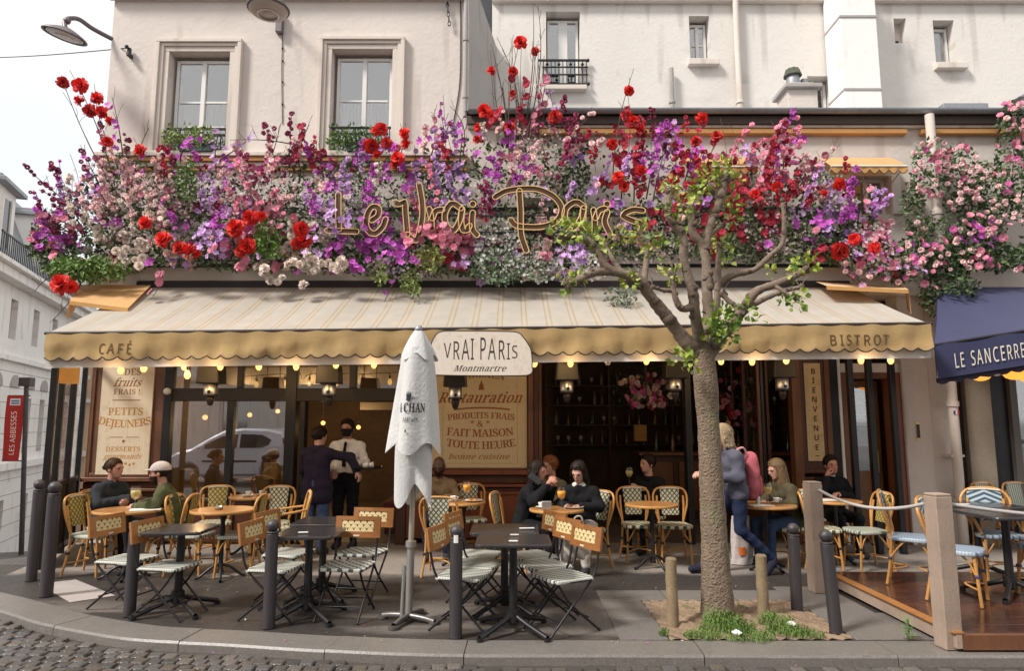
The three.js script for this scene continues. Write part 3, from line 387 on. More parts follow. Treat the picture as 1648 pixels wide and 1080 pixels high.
// ------------------------------------------------ houses down the side street
{
  const h = thing('white_street_house', 'white rendered house with mansard dormers down the side street', 'building');
  const P0 = V(-13.48, 0, -18), dir = V(-0.353, 0, -1).normalize(), nrm = V(1, 0, -0.353).normalize(), start = P0.clone().addScaledVector(dir, -7), L = 16;
  // local frame: u along the street, v out of the facade
  const place = g => { const m = new THREE.Matrix4().makeBasis(dir, UPV, nrm); m.setPosition(start); g.applyMatrix4(m); return g; };
  const S = (u0, u1, y0, y1, v0, v1, b) => place(span(u0, u1, y0, y1, v0, v1, b));
  const wins = [], arch = [];
  for (let k = 0; k < 9; k++) { const u = 5.2 + k * 1.32; wins.push(rectP(u, u + 0.5, 0.75, 2.35)); }
  const low = []; for (let k = 0; k < 6; k++) { const u = 5.6 + k * 2.0; low.push(rectP(u, u + 0.5, -1.3, -0.45)); }
  const up = []; for (let k = 0; k < 6; k++) { const u = 5.4 + k * 1.9; up.push(rectP(u, u + 0.55, 3.9, 5.0)); }
  const wl = shapeGeo(rectP(0, L, -4, 5.6), 0.3, [...wins, ...low, ...up]); wl.translate(0, 0, -0.3); mesh('wall', place(wl), M.white, h);
  for (const w of [...wins, ...low, ...up]) { const c = sub('window', h); mesh('pane', S(w[0][0], w[1][0], w[0][1], w[2][1], -0.22, -0.215), M.glass, c); mesh('frame', [S(w[0][0], w[0][0] + 0.05, w[0][1], w[2][1], -0.2, -0.15), S(w[1][0] - 0.05, w[1][0], w[0][1], w[2][1], -0.2, -0.15), S((w[0][0] + w[1][0]) / 2 - 0.03, (w[0][0] + w[1][0]) / 2 + 0.03, w[0][1], w[2][1], -0.2, -0.15)], M.greyWall, c); }
  for (const w of wins) { const g = shapeGeo(Array.from({ length: 13 }, (_, i) => [w[0][0] + 0.25 + Math.cos(i / 12 * Math.PI) * 0.34, 2.62 + Math.sin(i / 12 * Math.PI) * 0.34]), 0.04); g.translate(0, 0, 0.001); mesh('arch_panel', place(g), M.greyWall, h); }
  mesh('inner_room', [S(0, L, -4, 5.6, -3.1, -3), S(0, 0.1, -4, 5.6, -3, -0.31), S(L - 0.1, L, -4, 5.6, -3, -0.31), S(0, L, 3.2, 3.4, -3, -0.31), S(0, L, 5.5, 5.6, -3, -0.31)], M.roomWall, h);
  const lines = []; for (let y = -1.6; y < 3.4; y += 0.42) if (Math.abs(y - 0.5) > 0.2) lines.push(S(0, L, y, y + 0.018, -0.01, 0.006)); mesh('rustication_joint', lines, M.greyWall, h);
  mesh('ledge', [S(0, L, 0.36, 0.56, 0.0006, 0.16, 0.01), S(0, L, 3.3, 3.45, 0.0006, 0.12, 0.01)], M.white, h);
  mesh('cornice', [S(0, L, 5.35, 5.6, 0.0006, 0.35, 0.02), S(0, L, 5.6, 5.72, -0.2, 0.5, 0.02)], M.white, h);
  mesh('roof', [place((() => { const g = shapeGeo([[6, 5.7], [6, 8.8], [0.8, 8.3], [-0.3, 5.72]], L); g.rotateY(Math.PI / 2); return g; })())], M.zinc, h);
  for (const u of [5.2, 8.3, 11.4]) { const d = sub('dormer', h); mesh('dormer_wall', [S(u, u + 1.35, 5.72, 7.6, -0.9, 0.12)], M.white, d); mesh('dormer_roof', [S(u - 0.15, u + 1.5, 7.6, 7.72, -1.1, 0.34, 0.02), S(u - 0.05, u + 1.4, 7.72, 7.82, -1.1, 0.22, 0.02)], M.zinc, d); mesh('pane', S(u + 0.4, u + 0.95, 5.95, 7.35, 0.121, 0.14), M.tinted, d); mesh('dormer_frame', [S(u + 0.34, u + 0.4, 5.9, 7.4, 0.12, 0.18), S(u + 0.95, u + 1.01, 5.9, 7.4, 0.12, 0.18)], M.white, d); }
  { const g = []; for (let u = 4.8; u < 13; u += 0.14) g.push(S(u, u + 0.02, 5.72, 6.25, 0.44, 0.46)); g.push(S(4.8, 13, 6.25, 6.29, 0.43, 0.47)); mesh('balcony_rail', g, M.blackMetal, h); }
  const ph = thing('peach_street_house', 'peach rendered house at the end of the side street', 'building');
  const e = P0.clone().addScaledVector(dir, 9.1); const peach = mat({ map: mottled([0.66, 0.46, 0.31], 0.08, 3, 421), roughness: 0.95 });
  const S2 = (u0, u1, y0, y1, v0, v1) => { const g = span(u0, u1, y0, y1, v0, v1); const m = new THREE.Matrix4().makeBasis(V(0.93, 0, -0.36).normalize(), UPV, V(0.36, 0, 0.93).normalize()); m.setPosition(e); g.applyMatrix4(m); return g; };
  const bas = new THREE.Matrix4().makeBasis(V(0.93, 0, -0.36).normalize(), UPV, V(0.36, 0, 0.93).normalize()); bas.setPosition(e); const pw = shapeGeo(rectP(0, 7, -4.5, 5.5), 0.3, [0, 1, 2, 3].map(k => rectP(0.5 + k * 1.5, 1.2 + k * 1.5, 3.2, 4.6))); pw.translate(0, 0, -0.3); pw.applyMatrix4(bas); mesh('wall', pw, peach, ph); mesh('inner_room', [S2(0, 7, 2.6, 5.4, -3, -2.9), S2(0, 7, 2.5, 2.6, -3, -0.31), S2(0, 7, 5.4, 5.5, -3, -0.31), S2(0, 0.1, 2.6, 5.4, -2.9, -0.31), S2(6.9, 7, 2.6, 5.4, -2.9, -0.31)], M.roomWall, ph); mesh('cornice', S2(-0.1, 7, 5.5, 5.75, -0.5, 0.25), M.white, ph); mesh('roof', S2(-0.1, 7, 5.75, 5.95, -3, 0.3), M.zinc, ph); mesh('ledge', S2(0, 7, 2.4, 2.55, 0.0006, 0.1), M.white, ph); mesh('pilaster', S2(1.6, 2.0, -4.5, 5.5, 0.0005, 0.1), M.white, ph);
  for (let k = 0; k < 4; k++) { const c = sub('window', ph); mesh('pane', S2(0.5 + k * 1.5, 1.2 + k * 1.5, 3.2, 4.6, -0.2, -0.195), M.glass, c); mesh('frame', [S2(0.42 + k * 1.5, 0.5 + k * 1.5, 3.1, 4.7, 0.001, 0.06), S2(1.2 + k * 1.5, 1.28 + k * 1.5, 3.1, 4.7, 0.001, 0.06), S2(0.5 + k * 1.5, 1.2 + k * 1.5, 4.6, 4.7, 0.001, 0.06)], M.white, c); }
}
// house across the street, mirrored in the window panes
{
  const o = thing('opposite_house', 'pale stone house across the street facing the cafe', 'building'), z = 8.5;
  const holes = []; for (let r = 0; r < 3; r++) for (let k = 0; k < 9; k++) holes.push(rectP(-15 + k * 3.2, -13.8 + k * 3.2, 0.8 + r * 3.1, 2.9 + r * 3.1));
  const w = shapeGeo(rectP(-16, 14, -1, 10.5), 0.3, holes); w.translate(0, 0, z); mesh('wall', w, M.wallB, o);
  for (const q of holes) { const c = sub('window', o); mesh('pane', span(q[0][0], q[1][0], q[0][1], q[2][1], z + 0.18, z + 0.185), M.glass, c); mesh('frame', [span(q[0][0], q[0][0] + 0.08, q[0][1], q[2][1], z + 0.12, z + 0.18), span(q[1][0] - 0.08, q[1][0], q[0][1], q[2][1], z + 0.12, z + 0.18), span((q[0][0] + q[1][0]) / 2 - 0.05, (q[0][0] + q[1][0]) / 2 + 0.05, q[0][1], q[2][1], z + 0.12, z + 0.18)], M.whitePaint, c); }
  mesh('ledge', [span(-16, 14, 3.3, 3.5, z - 0.12, z - 0.001), span(-16, 14, 6.4, 6.6, z - 0.12, z - 0.001), span(-16, 14, 10.3, 10.6, z - 0.35, z - 0.001)], M.trimA, o); mesh('roof', span(-16, 14, 10.6, 10.9, z - 0.3, z + 6), M.zinc, o); mesh('inner_room', [span(-16, 14, -1, 10.5, z + 4, z + 4.1), ...[3.2, 6.3].map(y => span(-16, 14, y, y + 0.2, z + 0.31, z + 4)), span(-16, -15.9, -1, 10.5, z + 0.31, z + 4), span(13.9, 14, -1, 10.5, z + 0.31, z + 4)], M.roomWall, o);
}
// ---------------------------------------------------------------- cafe front
const front = thing('cafe_storefront', 'brown and black timber cafe front with wide openings under the awning', 'shopfront');
{
  const yH = Y(590) + 0.75, yT0 = Y(646), yT1 = Y(625), zf = FZ + 0.02;
  const post = (p0, p1, y0, y1, m, proud = 0.06, name = 'post') => mesh(name, span(X(p0), X(p1), y0, y1, FZ - 0.12, FZ + proud, 0.008), m, front);
  // framed timber panel: stiles, rails, raised field
  const panel = (p0, p1, y0, y1, m, z = FZ) => { const x0 = X(p0), x1 = X(p1), s = 0.055; const g = sub('panel', front); mesh('field', span(x0 + s, x1 - s, y0 + s, y1 - s, z - 0.05, z + 0.008, 0.004), m, g); mesh('panel_frame', [span(x0, x0 + s, y0, y1, z - 0.05, z + 0.03, 0.008), span(x1 - s, x1, y0, y1, z - 0.05, z + 0.03, 0.008), span(x0 + s, x1 - s, y0, y0 + s, z - 0.05, z + 0.028, 0.008), span(x0 + s, x1 - s, y1 - s, y1, z - 0.05, z + 0.028, 0.008)], m, g); return g; };
  const rail = (p0, p1, py0, py1, m, proud = 0.06, name = 'rail') => mesh(name, span(X(p0), X(p1), Y(py1), Y(py0), FZ - 0.08, FZ + proud, 0.01), m, front);
  // fascia above
  mesh('lintel', span(X0 + 0.02, 5.78, 3.42, Y(430), FZ - 0.3, FZ + 0.17), M.trimA, front);
  // left bay with the breakfast board
  panel(143, 262, Y(768), yH, M.woodBrown); panel(143, 262, 0.08, Y(800), M.woodDark); rail(140, 264, 768, 775, M.woodBrown, 0.09, 'ledge'); rail(141, 263, 776, 799, M.woodDark, 0.03); rail(140, 264, 786, 791, M.woodBrown, 0.07, 'ledge');
  post(262, 275, 0, yH, M.blackMetal, 0.05);
  // window bay
  rail(275, 640, 625, 646, M.darkTrim, 0.036, 'transom'); post(365, 376, 0, yT0, M.blackMetal, 0.045); post(459, 476, 0, yH, M.blackMetal, 0.05); post(484, 491, 0, yT0, M.blackMetal, 0.04);
  post(378, 388, yT1, yH, M.blackMetal, 0.03, 'mullion'); post(458, 468, yT1, yH, M.blackMetal, 0.052, 'mullion'); post(560, 572, yT1, yH, M.blackMetal, 0.03, 'mullion');
  panel(275, 365, 0.04, Y(806), M.woodDark); panel(376, 459, 0.04, Y(806), M.woodDark); rail(275, 459, 802, 808, M.darkTrim, 0.045, 'sill');
  for (const [a, b] of [[275, 365], [376, 459]]) mesh('pane', span(X(a), X(b), Y(804), yT0, FZ - 0.012, FZ - 0.006), M.glass, front);
  for (const [a, b] of [[275, 378], [388, 458], [468, 560], [572, 640]]) mesh('pane', span(X(a), X(b), yT1, yH, FZ - 0.012, FZ - 0.006), M.glass, front);
  // middle bay with the large board
  post(640, 656, 0, yH, M.woodDark, 0.06); panel(656, 850, Y(757), yH, M.woodBrown); panel(656, 750, 0.08, Y(790), M.woodRed); panel(750, 850, 0.08, Y(790), M.woodRed); rail(654, 852, 757, 764, M.woodRed, 0.1, 'ledge'); rail(655, 851, 765, 778, M.woodDark, 0.03); rail(654, 852, 779, 784, M.woodRed, 0.08, 'ledge'); rail(655, 851, 785, 790, M.woodDark, 0.04);
  post(850, 858, 0, yH, M.woodBrown, 0.09, 'pilaster'); post(858.3, 866, 0, yH, M.woodDark, 0.06, 'pilaster'); post(866.3, 872, 0, yH, M.woodBrown, 0.03, 'pilaster');
  // open bays to the dark room
  post(1103, 1113, 0, yH, M.blackMetal, 0.05);
  // folded glazed leaves beside the welcome board
  for (const [p, z, m] of [[1226, -0.1, M.woodDark], [1238, -0.24, M.blackMetal], [1252, -0.38, M.woodDark]]) { const x = X(p), g = sub('folding_door', front); mesh('door_frame', [span(x - 0.022, x + 0.022, 0.05, 2.95, FZ - 0.02 + z, FZ + 0.05 + z, 0.006), span(x - 0.022, x + 0.022, 0.05, 2.95, FZ - 0.62 + z, FZ - 0.55 + z, 0.006), span(x - 0.02, x + 0.02, 0.05, 0.75, FZ - 0.55 + z, FZ - 0.02 + z, 0.006), span(x - 0.02, x + 0.02, 2.8, 2.95, FZ - 0.55 + z, FZ - 0.02 + z, 0.006)], m, g); mesh('pane', span(x - 0.004, x + 0.004, 0.75, 2.8, FZ - 0.55 + z, FZ - 0.02 + z), M.glass, g); }
  post(1276, 1290, 0, yH, M.woodBrown, 0.05, 'pilaster'); panel(1290, 1330, Y(762), yH, M.woodDark); panel(1290, 1330, 0.06, Y(768), M.woodDark); post(1330, 1338, 0, yH, M.woodBrown, 0.05); post(1338, 1352, 0, yH, M.blackMetal, 0.03);
  post(1352, 1356, 0, yH, M.white, 0.05, 'angle_bead'); post(1356, 1372, 0, Y(600), M.woodBrown, 0.04, 'door_frame'); post(1432, 1452, 0, Y(600), M.woodRed, 0.05, 'door_frame'); rail(1352, 1452, 585, 600, M.trimA, 0.03, 'lintel');
  rail(1372, 1432, 600, 610, M.woodBrown, 0.03, 'door_frame');
  { const d = sub('door', front), z = FZ - 0.25; mesh('leaf', [span(X(1372), X(1384), 0.05, Y(612), z - 0.05, z), span(X(1420), X(1432), 0.05, Y(612), z - 0.05, z), span(X(1384), X(1420), 0.05, Y(760), z - 0.048, z - 0.002), span(X(1384), X(1420), Y(622), Y(612), z - 0.048, z - 0.002)], M.woodBar, d); mesh('pane', span(X(1384), X(1420), Y(760), Y(622), z - 0.03, z - 0.024), M.glass, d); const bl = []; for (let k = 0; k < 14; k++) bl.push(box(X(1420) - X(1384) - 0.02, 0.02, 0.01, (X(1384) + X(1420)) / 2, Y(690) + k * 0.05, z - 0.12, 0, 0, 0.5)); mesh('blind', bl, M.curtain, d); mesh('handle', bar(V(X(1424), 0.95, z + 0.04), V(X(1424), 1.25, z + 0.04), 0.012), M.brass, d); }
  // slim steel posts of the terrace screen on the right, and stone pier
  for (const p of [1373, 1404, 1441]) { const x = XT(p, 700, 8.9); mesh('screen_post', span(x - 0.035, x + 0.035, 0, 2.92, -8.94, -8.86, 0.006), M.blackMetal, front); }
  mesh('stone_pier', span(X(1452) + 0.002, X(1495), 0, Y(430), FZ - 0.2, FZ + 0.09, 0.012), M.wallC, front); mesh('stone_pier', span(X(1495), 6.2, 0, Y(430), FZ - 0.2, FZ + 0.05, 0.012), M.wallC, front);
  mesh('brass_plate', span(X(1468), X(1475), Y(708), Y(680), FZ + 0.09, FZ + 0.1, 0.003), M.brass, front);
  mesh('letter_slot', span(X(1469), X(1474), Y(705), Y(683), FZ + 0.1, FZ + 0.104), M.blackMetal, front);
  // slanted side screen at the street corner: posts, rails and panes
  const a = V(-5.34, 0, -7.98), b = V(-5.97, 0, -9.55), u = b.clone().sub(a), L = u.length(), ang = Math.atan2(u.x, u.z), scr = g => move(g, (a.x + b.x) / 2, 0, (a.z + b.z) / 2, ang);
  for (const t of [-0.5, -0.27, 0.12, 0.5]) mesh('screen_post', scr(box(0.07, 2.62, 0.07, 0, 1.31, t * L, 0.006)), M.blackMetal, front);
  mesh('screen_rail', [scr(box(0.05, 0.08, L, 0, 2.58, 0)), scr(box(0.05, 0.09, L, 0, 0.1, 0)), scr(box(0.05, 0.06, L, 0, 0.9, 0))], M.blackMetal, front); mesh('screen_panel', scr(box(0.02, 0.75, L - 0.05, 0, 0.5, 0)), M.darkTrim, front);
  mesh('pane', scr(box(0.008, 1.64, L - 0.05, 0, 1.74, 0)), M.glassClear, front);
}
// ---------------------------------------------------------------- dark room behind the front
const room = thing('cafe_room', 'dark cafe interior behind the open front', 'interior'); room.userData.kind = 'structure';
{
  const x0 = -5.62, x1 = 5.85, z0 = FZ - 0.3, z1 = -15.2, y1 = 3.42;
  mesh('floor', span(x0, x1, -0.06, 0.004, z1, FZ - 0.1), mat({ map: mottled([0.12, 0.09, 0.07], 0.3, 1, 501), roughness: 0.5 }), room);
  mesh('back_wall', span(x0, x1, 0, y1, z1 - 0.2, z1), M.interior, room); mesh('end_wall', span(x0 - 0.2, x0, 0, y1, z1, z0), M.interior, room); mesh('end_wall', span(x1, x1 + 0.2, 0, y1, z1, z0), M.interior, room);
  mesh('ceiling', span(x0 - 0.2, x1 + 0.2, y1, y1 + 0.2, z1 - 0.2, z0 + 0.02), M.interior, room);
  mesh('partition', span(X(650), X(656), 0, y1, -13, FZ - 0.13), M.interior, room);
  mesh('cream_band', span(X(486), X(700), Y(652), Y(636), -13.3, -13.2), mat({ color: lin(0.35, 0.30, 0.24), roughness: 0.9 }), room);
}
{ // bar counter, shelves, bottles
  const bar_ = thing('bar_counter', 'wooden panelled bar counter inside the dark cafe room', 'counter'), x0 = XT(1035, 760, 12), x1 = XT(1300, 760, 12);
  mesh('top', span(x0 - 0.08, x1, 1.08, 1.14, -12.55, -11.9, 0.01), M.woodBar, bar_); mesh('front_board', span(x0, x1, 0, 1.08, -12.4, -12.02), M.woodDark, bar_);
  for (let k = 0; k < 5; k++) { const a = mix(x0, x1, k / 5) + 0.05, b = mix(x0, x1, (k + 1) / 5) - 0.05; mesh('panel', span(a, b, 0.15, 0.98, -12.02, -11.985, 0.012), M.woodBar, bar_); }
  const sh = thing('bottle_shelves', 'tall back bar shelves lined with bottles and glasses', 'shelf'), sx0 = XT(880, 650, 14.6), sx1 = XT(1290, 650, 14.6);
  for (let r = 0; r < 4; r++) mesh('shelf_board', span(sx0, sx1, 1.15 + r * 0.42, 1.18 + r * 0.42, -15.1, -14.75), M.woodDark, sh);
  for (let k = 0; k <= 4; k++) { const x = mix(sx0, sx1, k / 4); mesh('upright', span(x - 0.02, x + 0.02, 0, 2.9, -15.1, -14.76), M.woodDark, sh); }
  const prof = [[0, 0], [0.035, 0], [0.038, 0.01], [0.038, 0.17], [0.014, 0.22], [0.013, 0.28], [0.016, 0.285], [0, 0.285]], bg = lathe(prof, 10), sg = lathe([[0, 0], [0.03, 0], [0.004, 0.01], [0.004, 0.08], [0.04, 0.12], [0.035, 0.18]], 10);
  const bm = [[0.05, 0.09, 0.04], [0.25, 0.13, 0.03], [0.35, 0.33, 0.28], [0.10, 0.03, 0.02]].map(c => phys({ color: lin(...c), roughness: 0.08, clearcoat: 1 })), gm = mat({ color: lin(0.6, 0.6, 0.58), roughness: 0.1 }), r = rng(91);
  for (let row = 0; row < 4; row++) for (let k = 0; k < 20; k++) { const x = mix(sx0 + 0.1, sx1 - 0.1, (k + 0.5 + (r() - 0.5) * 0.5) / 20), gl = r() < 0.3; const o = put(gl ? 'stem_glass' : 'bottle', gl ? sg : bg, gl ? gm : bm[Math.floor(r() * 4)], null, [x, 1.181 + row * 0.42, -14.9 + (r() - 0.5) * 0.08]); tag(o, gl ? 'small stem glass on the back bar shelves' : 'dark bottle on the back bar shelves', gl ? 'glass' : 'bottle', gl ? 'glasses on the back bar' : 'bottles on the back bar'); }
  for (let k = 0; k < 9; k++) { const o = put('bottle', bg, bm[k % 4], null, [mix(x0 + 0.3, x1 - 0.2, k / 8), 1.14, -12.3]); tag(o, 'dark bottle standing on the bar counter', 'bottle', 'bottles on the counter'); }
  // warm globe lamps
  const gm2 = mat({ color: lin(0.9, 0.7, 0.4), emissive: lin(1, 0.50, 0.14), emissiveIntensity: 0.9, roughness: 0.4 });
  for (const [px, py, d] of [[330, 672, 11.2], [402, 668, 12.2], [447, 662, 13], [520, 681, 13], [577, 688, 13], [300, 690, 13.4]]) {
    const p = at(px, py, d), o = thing('pendant_lamp', 'small warm glowing pendant globe inside the cafe', 'lamp', p, 0, 'globe lamps inside the cafe'); mesh('globe', ball(0.042, 0, 0, 0, 14, 10), gm2, o); mesh('cord', bar(V(0, 0.042, 0), V(0, 3.42 - p.y, 0), 0.006, 0.006, 5), M.cable, o);
    const l = new THREE.PointLight(new THREE.Color(1, 0.62, 0.28), 0.5, 0, 2); l.castShadow = true; l.position.copy(p); scene.add(l);
  }
  // dark flower garland hung inside the open bay
  const menu = mat({ map: mottled([0.50, 0.27, 0.07], 0.15, 0.4, 511), roughness: 0.7 });
  for (const [px, py, w, h, d] of [[303, 772, 24, 32, 10.6], [437, 758, 22, 26, 10.4], [1030, 697, 20, 26, 12.4], [1222, 712, 14, 28, 12.4]]) { const p = at(px, py, d), s = d / 1100, m = mesh('menu_box', box(w * s, h * s, 0.12, p.x, p.y, p.z, 0.01), menu); tag(m, ['mustard box on a ledge behind the window glass', 'mustard card holder behind the window beside the door', 'amber box on the dark bar', 'amber menu board by the bar shelves'][[303, 437, 1030, 1222].indexOf(px)], 'box'); if (d < 12) mesh('stand', span(p.x - 0.03, p.x + 0.03, 0.004, p.y - h * s / 2, p.z - 0.03, p.z + 0.03), M.woodDark, m); }
  { const bn = thing('bench', 'dark red upholstered bench along the inner wall of the doorway', 'bench'); mesh('seat', span(X(600), X(645), 0.3, 0.48, -11.6, -10.4, 0.03), mat({ color: lin(0.16, 0.03, 0.02), roughness: 0.6 }), bn); mesh('plinth', span(X(604), X(645), 0, 0.3, -11.55, -10.45), M.woodDark, bn); }
}
// ---------------------------------------------------------------- lettering boards
function board(name, label, p, py, z, w, h, draw, o = {}) {
  const t = canvasTex(w, h, draw), x0 = X(p[0]), x1 = X(p[1]), y0 = Y(py[1]), y1 = Y(py[0]);
  const g = thing(name, label, 'sign');
  mesh('backing', span(x0, x1, y0, y1, z - 0.02, z, 0.003), o.back || M.paper, g);
  const face = new THREE.PlaneGeometry(x1 - x0 - 0.004, y1 - y0 - 0.004); face.translate((x0 + x1) / 2, (y0 + y1) / 2, z + 0.003);
  mesh('printed_face', face, mat({ map: t, roughness: 0.75 }), g); return g;
}
function aged(c, w, h, base, seed) {   // old painted board
  c.fillStyle = base; c.fillRect(0, 0, w, h); const r = rng(seed);
  for (let k = 0; k < 260; k++) { c.fillStyle = `rgba(${110 + r() * 60},${80 + r() * 40},${45 + r() * 30},${0.03 + r() * 0.07})`; const x = r() * w; c.fillRect(x, r() * h, 1 + r() * 3, 20 + r() * h * 0.5); }
  for (let k = 0; k < 120; k++) { c.fillStyle = `rgba(90,60,30,${0.02 + r() * 0.05})`; c.beginPath(); c.ellipse(r() * w, r() * h, 4 + r() * 30, 3 + r() * 22, r() * 3, 0, 7); c.fill(); }
}
function arcText(c, s, cx, cy, R, fs, color, font = 'serif', spread = 1) { c.font = `bold ${fs}px ${font}`; c.fillStyle = color; c.textAlign = 'center'; c.textBaseline = 'middle'; const w = [...s].map(q => c.measureText(q).width * spread), tot = w.reduce((a, b) => a + b, 0); let a = -tot / 2; [...s].forEach((q, i) => { const t = (a + w[i] / 2) / R; c.save(); c.translate(cx + R * Math.sin(t), cy - R * Math.cos(t) + R); c.rotate(t); c.fillText(q, 0, 0); c.restore(); a += w[i]; }); }
function script(c, s, x, y, fs, color, squash = 0.85) { c.save(); c.translate(x, y); c.transform(squash, 0, -0.22, 1, 0, 0); c.font = `italic bold ${fs}px serif`; c.fillStyle = color; c.textAlign = 'center'; c.textBaseline = 'middle'; c.fillText(s, 0, 0); c.restore(); }
board('breakfast_board', 'tall cream painted board lettered PETITS DEJEUNERS in brown frame', [160, 244], [578, 764], FZ + 0.035, 480, 1040, (c, w, h) => {
  aged(c, w, h, '#d8c8ae', 3); const b = '#8a5a22', g = '#b07a30';
  arcText(c, 'DES', w / 2 + 40, 120, 9000, 80, b); script(c, 'fruits', w / 2, 215, 105, b); arcText(c, 'FRAIS !', w / 2, 300, 9000, 68, b); c.fillStyle = b; c.fillRect(110, 372, 260, 9);
  arcText(c, 'PETITS', w / 2, 478, 9000, 92, g); arcText(c, 'DEJEUNERS', w / 2, 590, -900, 96, g, 'serif', 0.86); c.fillStyle = b; c.fillRect(110, 706, 120, 7); c.fillRect(260, 706, 120, 7); c.beginPath(); c.arc(240, 745, 14, 0, 7); c.fill();
  arcText(c, 'DESSERTS', w / 2, 815, 9000, 62, g); script(c, 'gourmands', w / 2, 880, 62, g, 0.95); for (let k = 0; k < 7; k++) { c.fillStyle = g; c.beginPath(); c.arc(130 + k * 36, 945 + (k % 2) * 10, 12, 0, 7); c.fill(); }
});
board('restauration_board', 'wide cream painted board lettered Restauration and FAIT MAISON', [694, 848], [578, 753], FZ + 0.035, 900, 1040, (c, w, h) => {
  aged(c, w, h, '#c9b48e', 5); const b = '#8c4f26', g = '#9a6a34';
  arcText(c, 'PARISIEN', w / 2 + 20, 150, 900, 92, b); c.fillStyle = b; c.beginPath(); c.moveTo(470, 200); c.lineTo(500, 300); c.lineTo(440, 300); c.fill(); c.fillRect(445, 250, 52, 10); script(c, 'Restauration', w / 2 + 10, 375, 140, b, 0.86);
  c.strokeStyle = b; c.lineWidth = 16; c.beginPath(); c.moveTo(210, 490); c.quadraticCurveTo(480, 455, 740, 490); c.stroke(); arcText(c, 'PRODUITS FRAIS', w / 2 + 20, 545, 2400, 82, b, 'serif', 0.9); arcText(c, '❖ & ❖'.replace(/❖/g, '*'), w / 2 + 10, 625, 9000, 80, b);
  arcText(c, 'FAIT MAISON', w / 2 + 10, 715, -2600, 100, b, 'serif', 0.9); arcText(c, 'TOUTE HEURE', w / 2 + 20, 830, -1900, 100, b, 'serif', 0.88); script(c, 'bonne cuisine', w / 2, 935, 68, g, 1.2);
  c.strokeStyle = 'rgba(90,60,30,.4)'; c.lineWidth = 4; c.strokeRect(110, 60, 700, 940);
});
board('welcome_board', 'narrow upright cream board lettered BIENVENUE', [1298, 1324], [585, 742], FZ + 0.035, 150, 900, (c, w, h) => { aged(c, w, h, '#cdb58c', 7); [...'BIENVENUE'].forEach((q, i) => { c.font = 'bold 74px sans-serif'; c.fillStyle = '#4a3114'; c.textAlign = 'center'; c.fillText(q, w / 2 + 6, 100 + i * 88); }); c.fillRect(60, 850, 40, 8); });

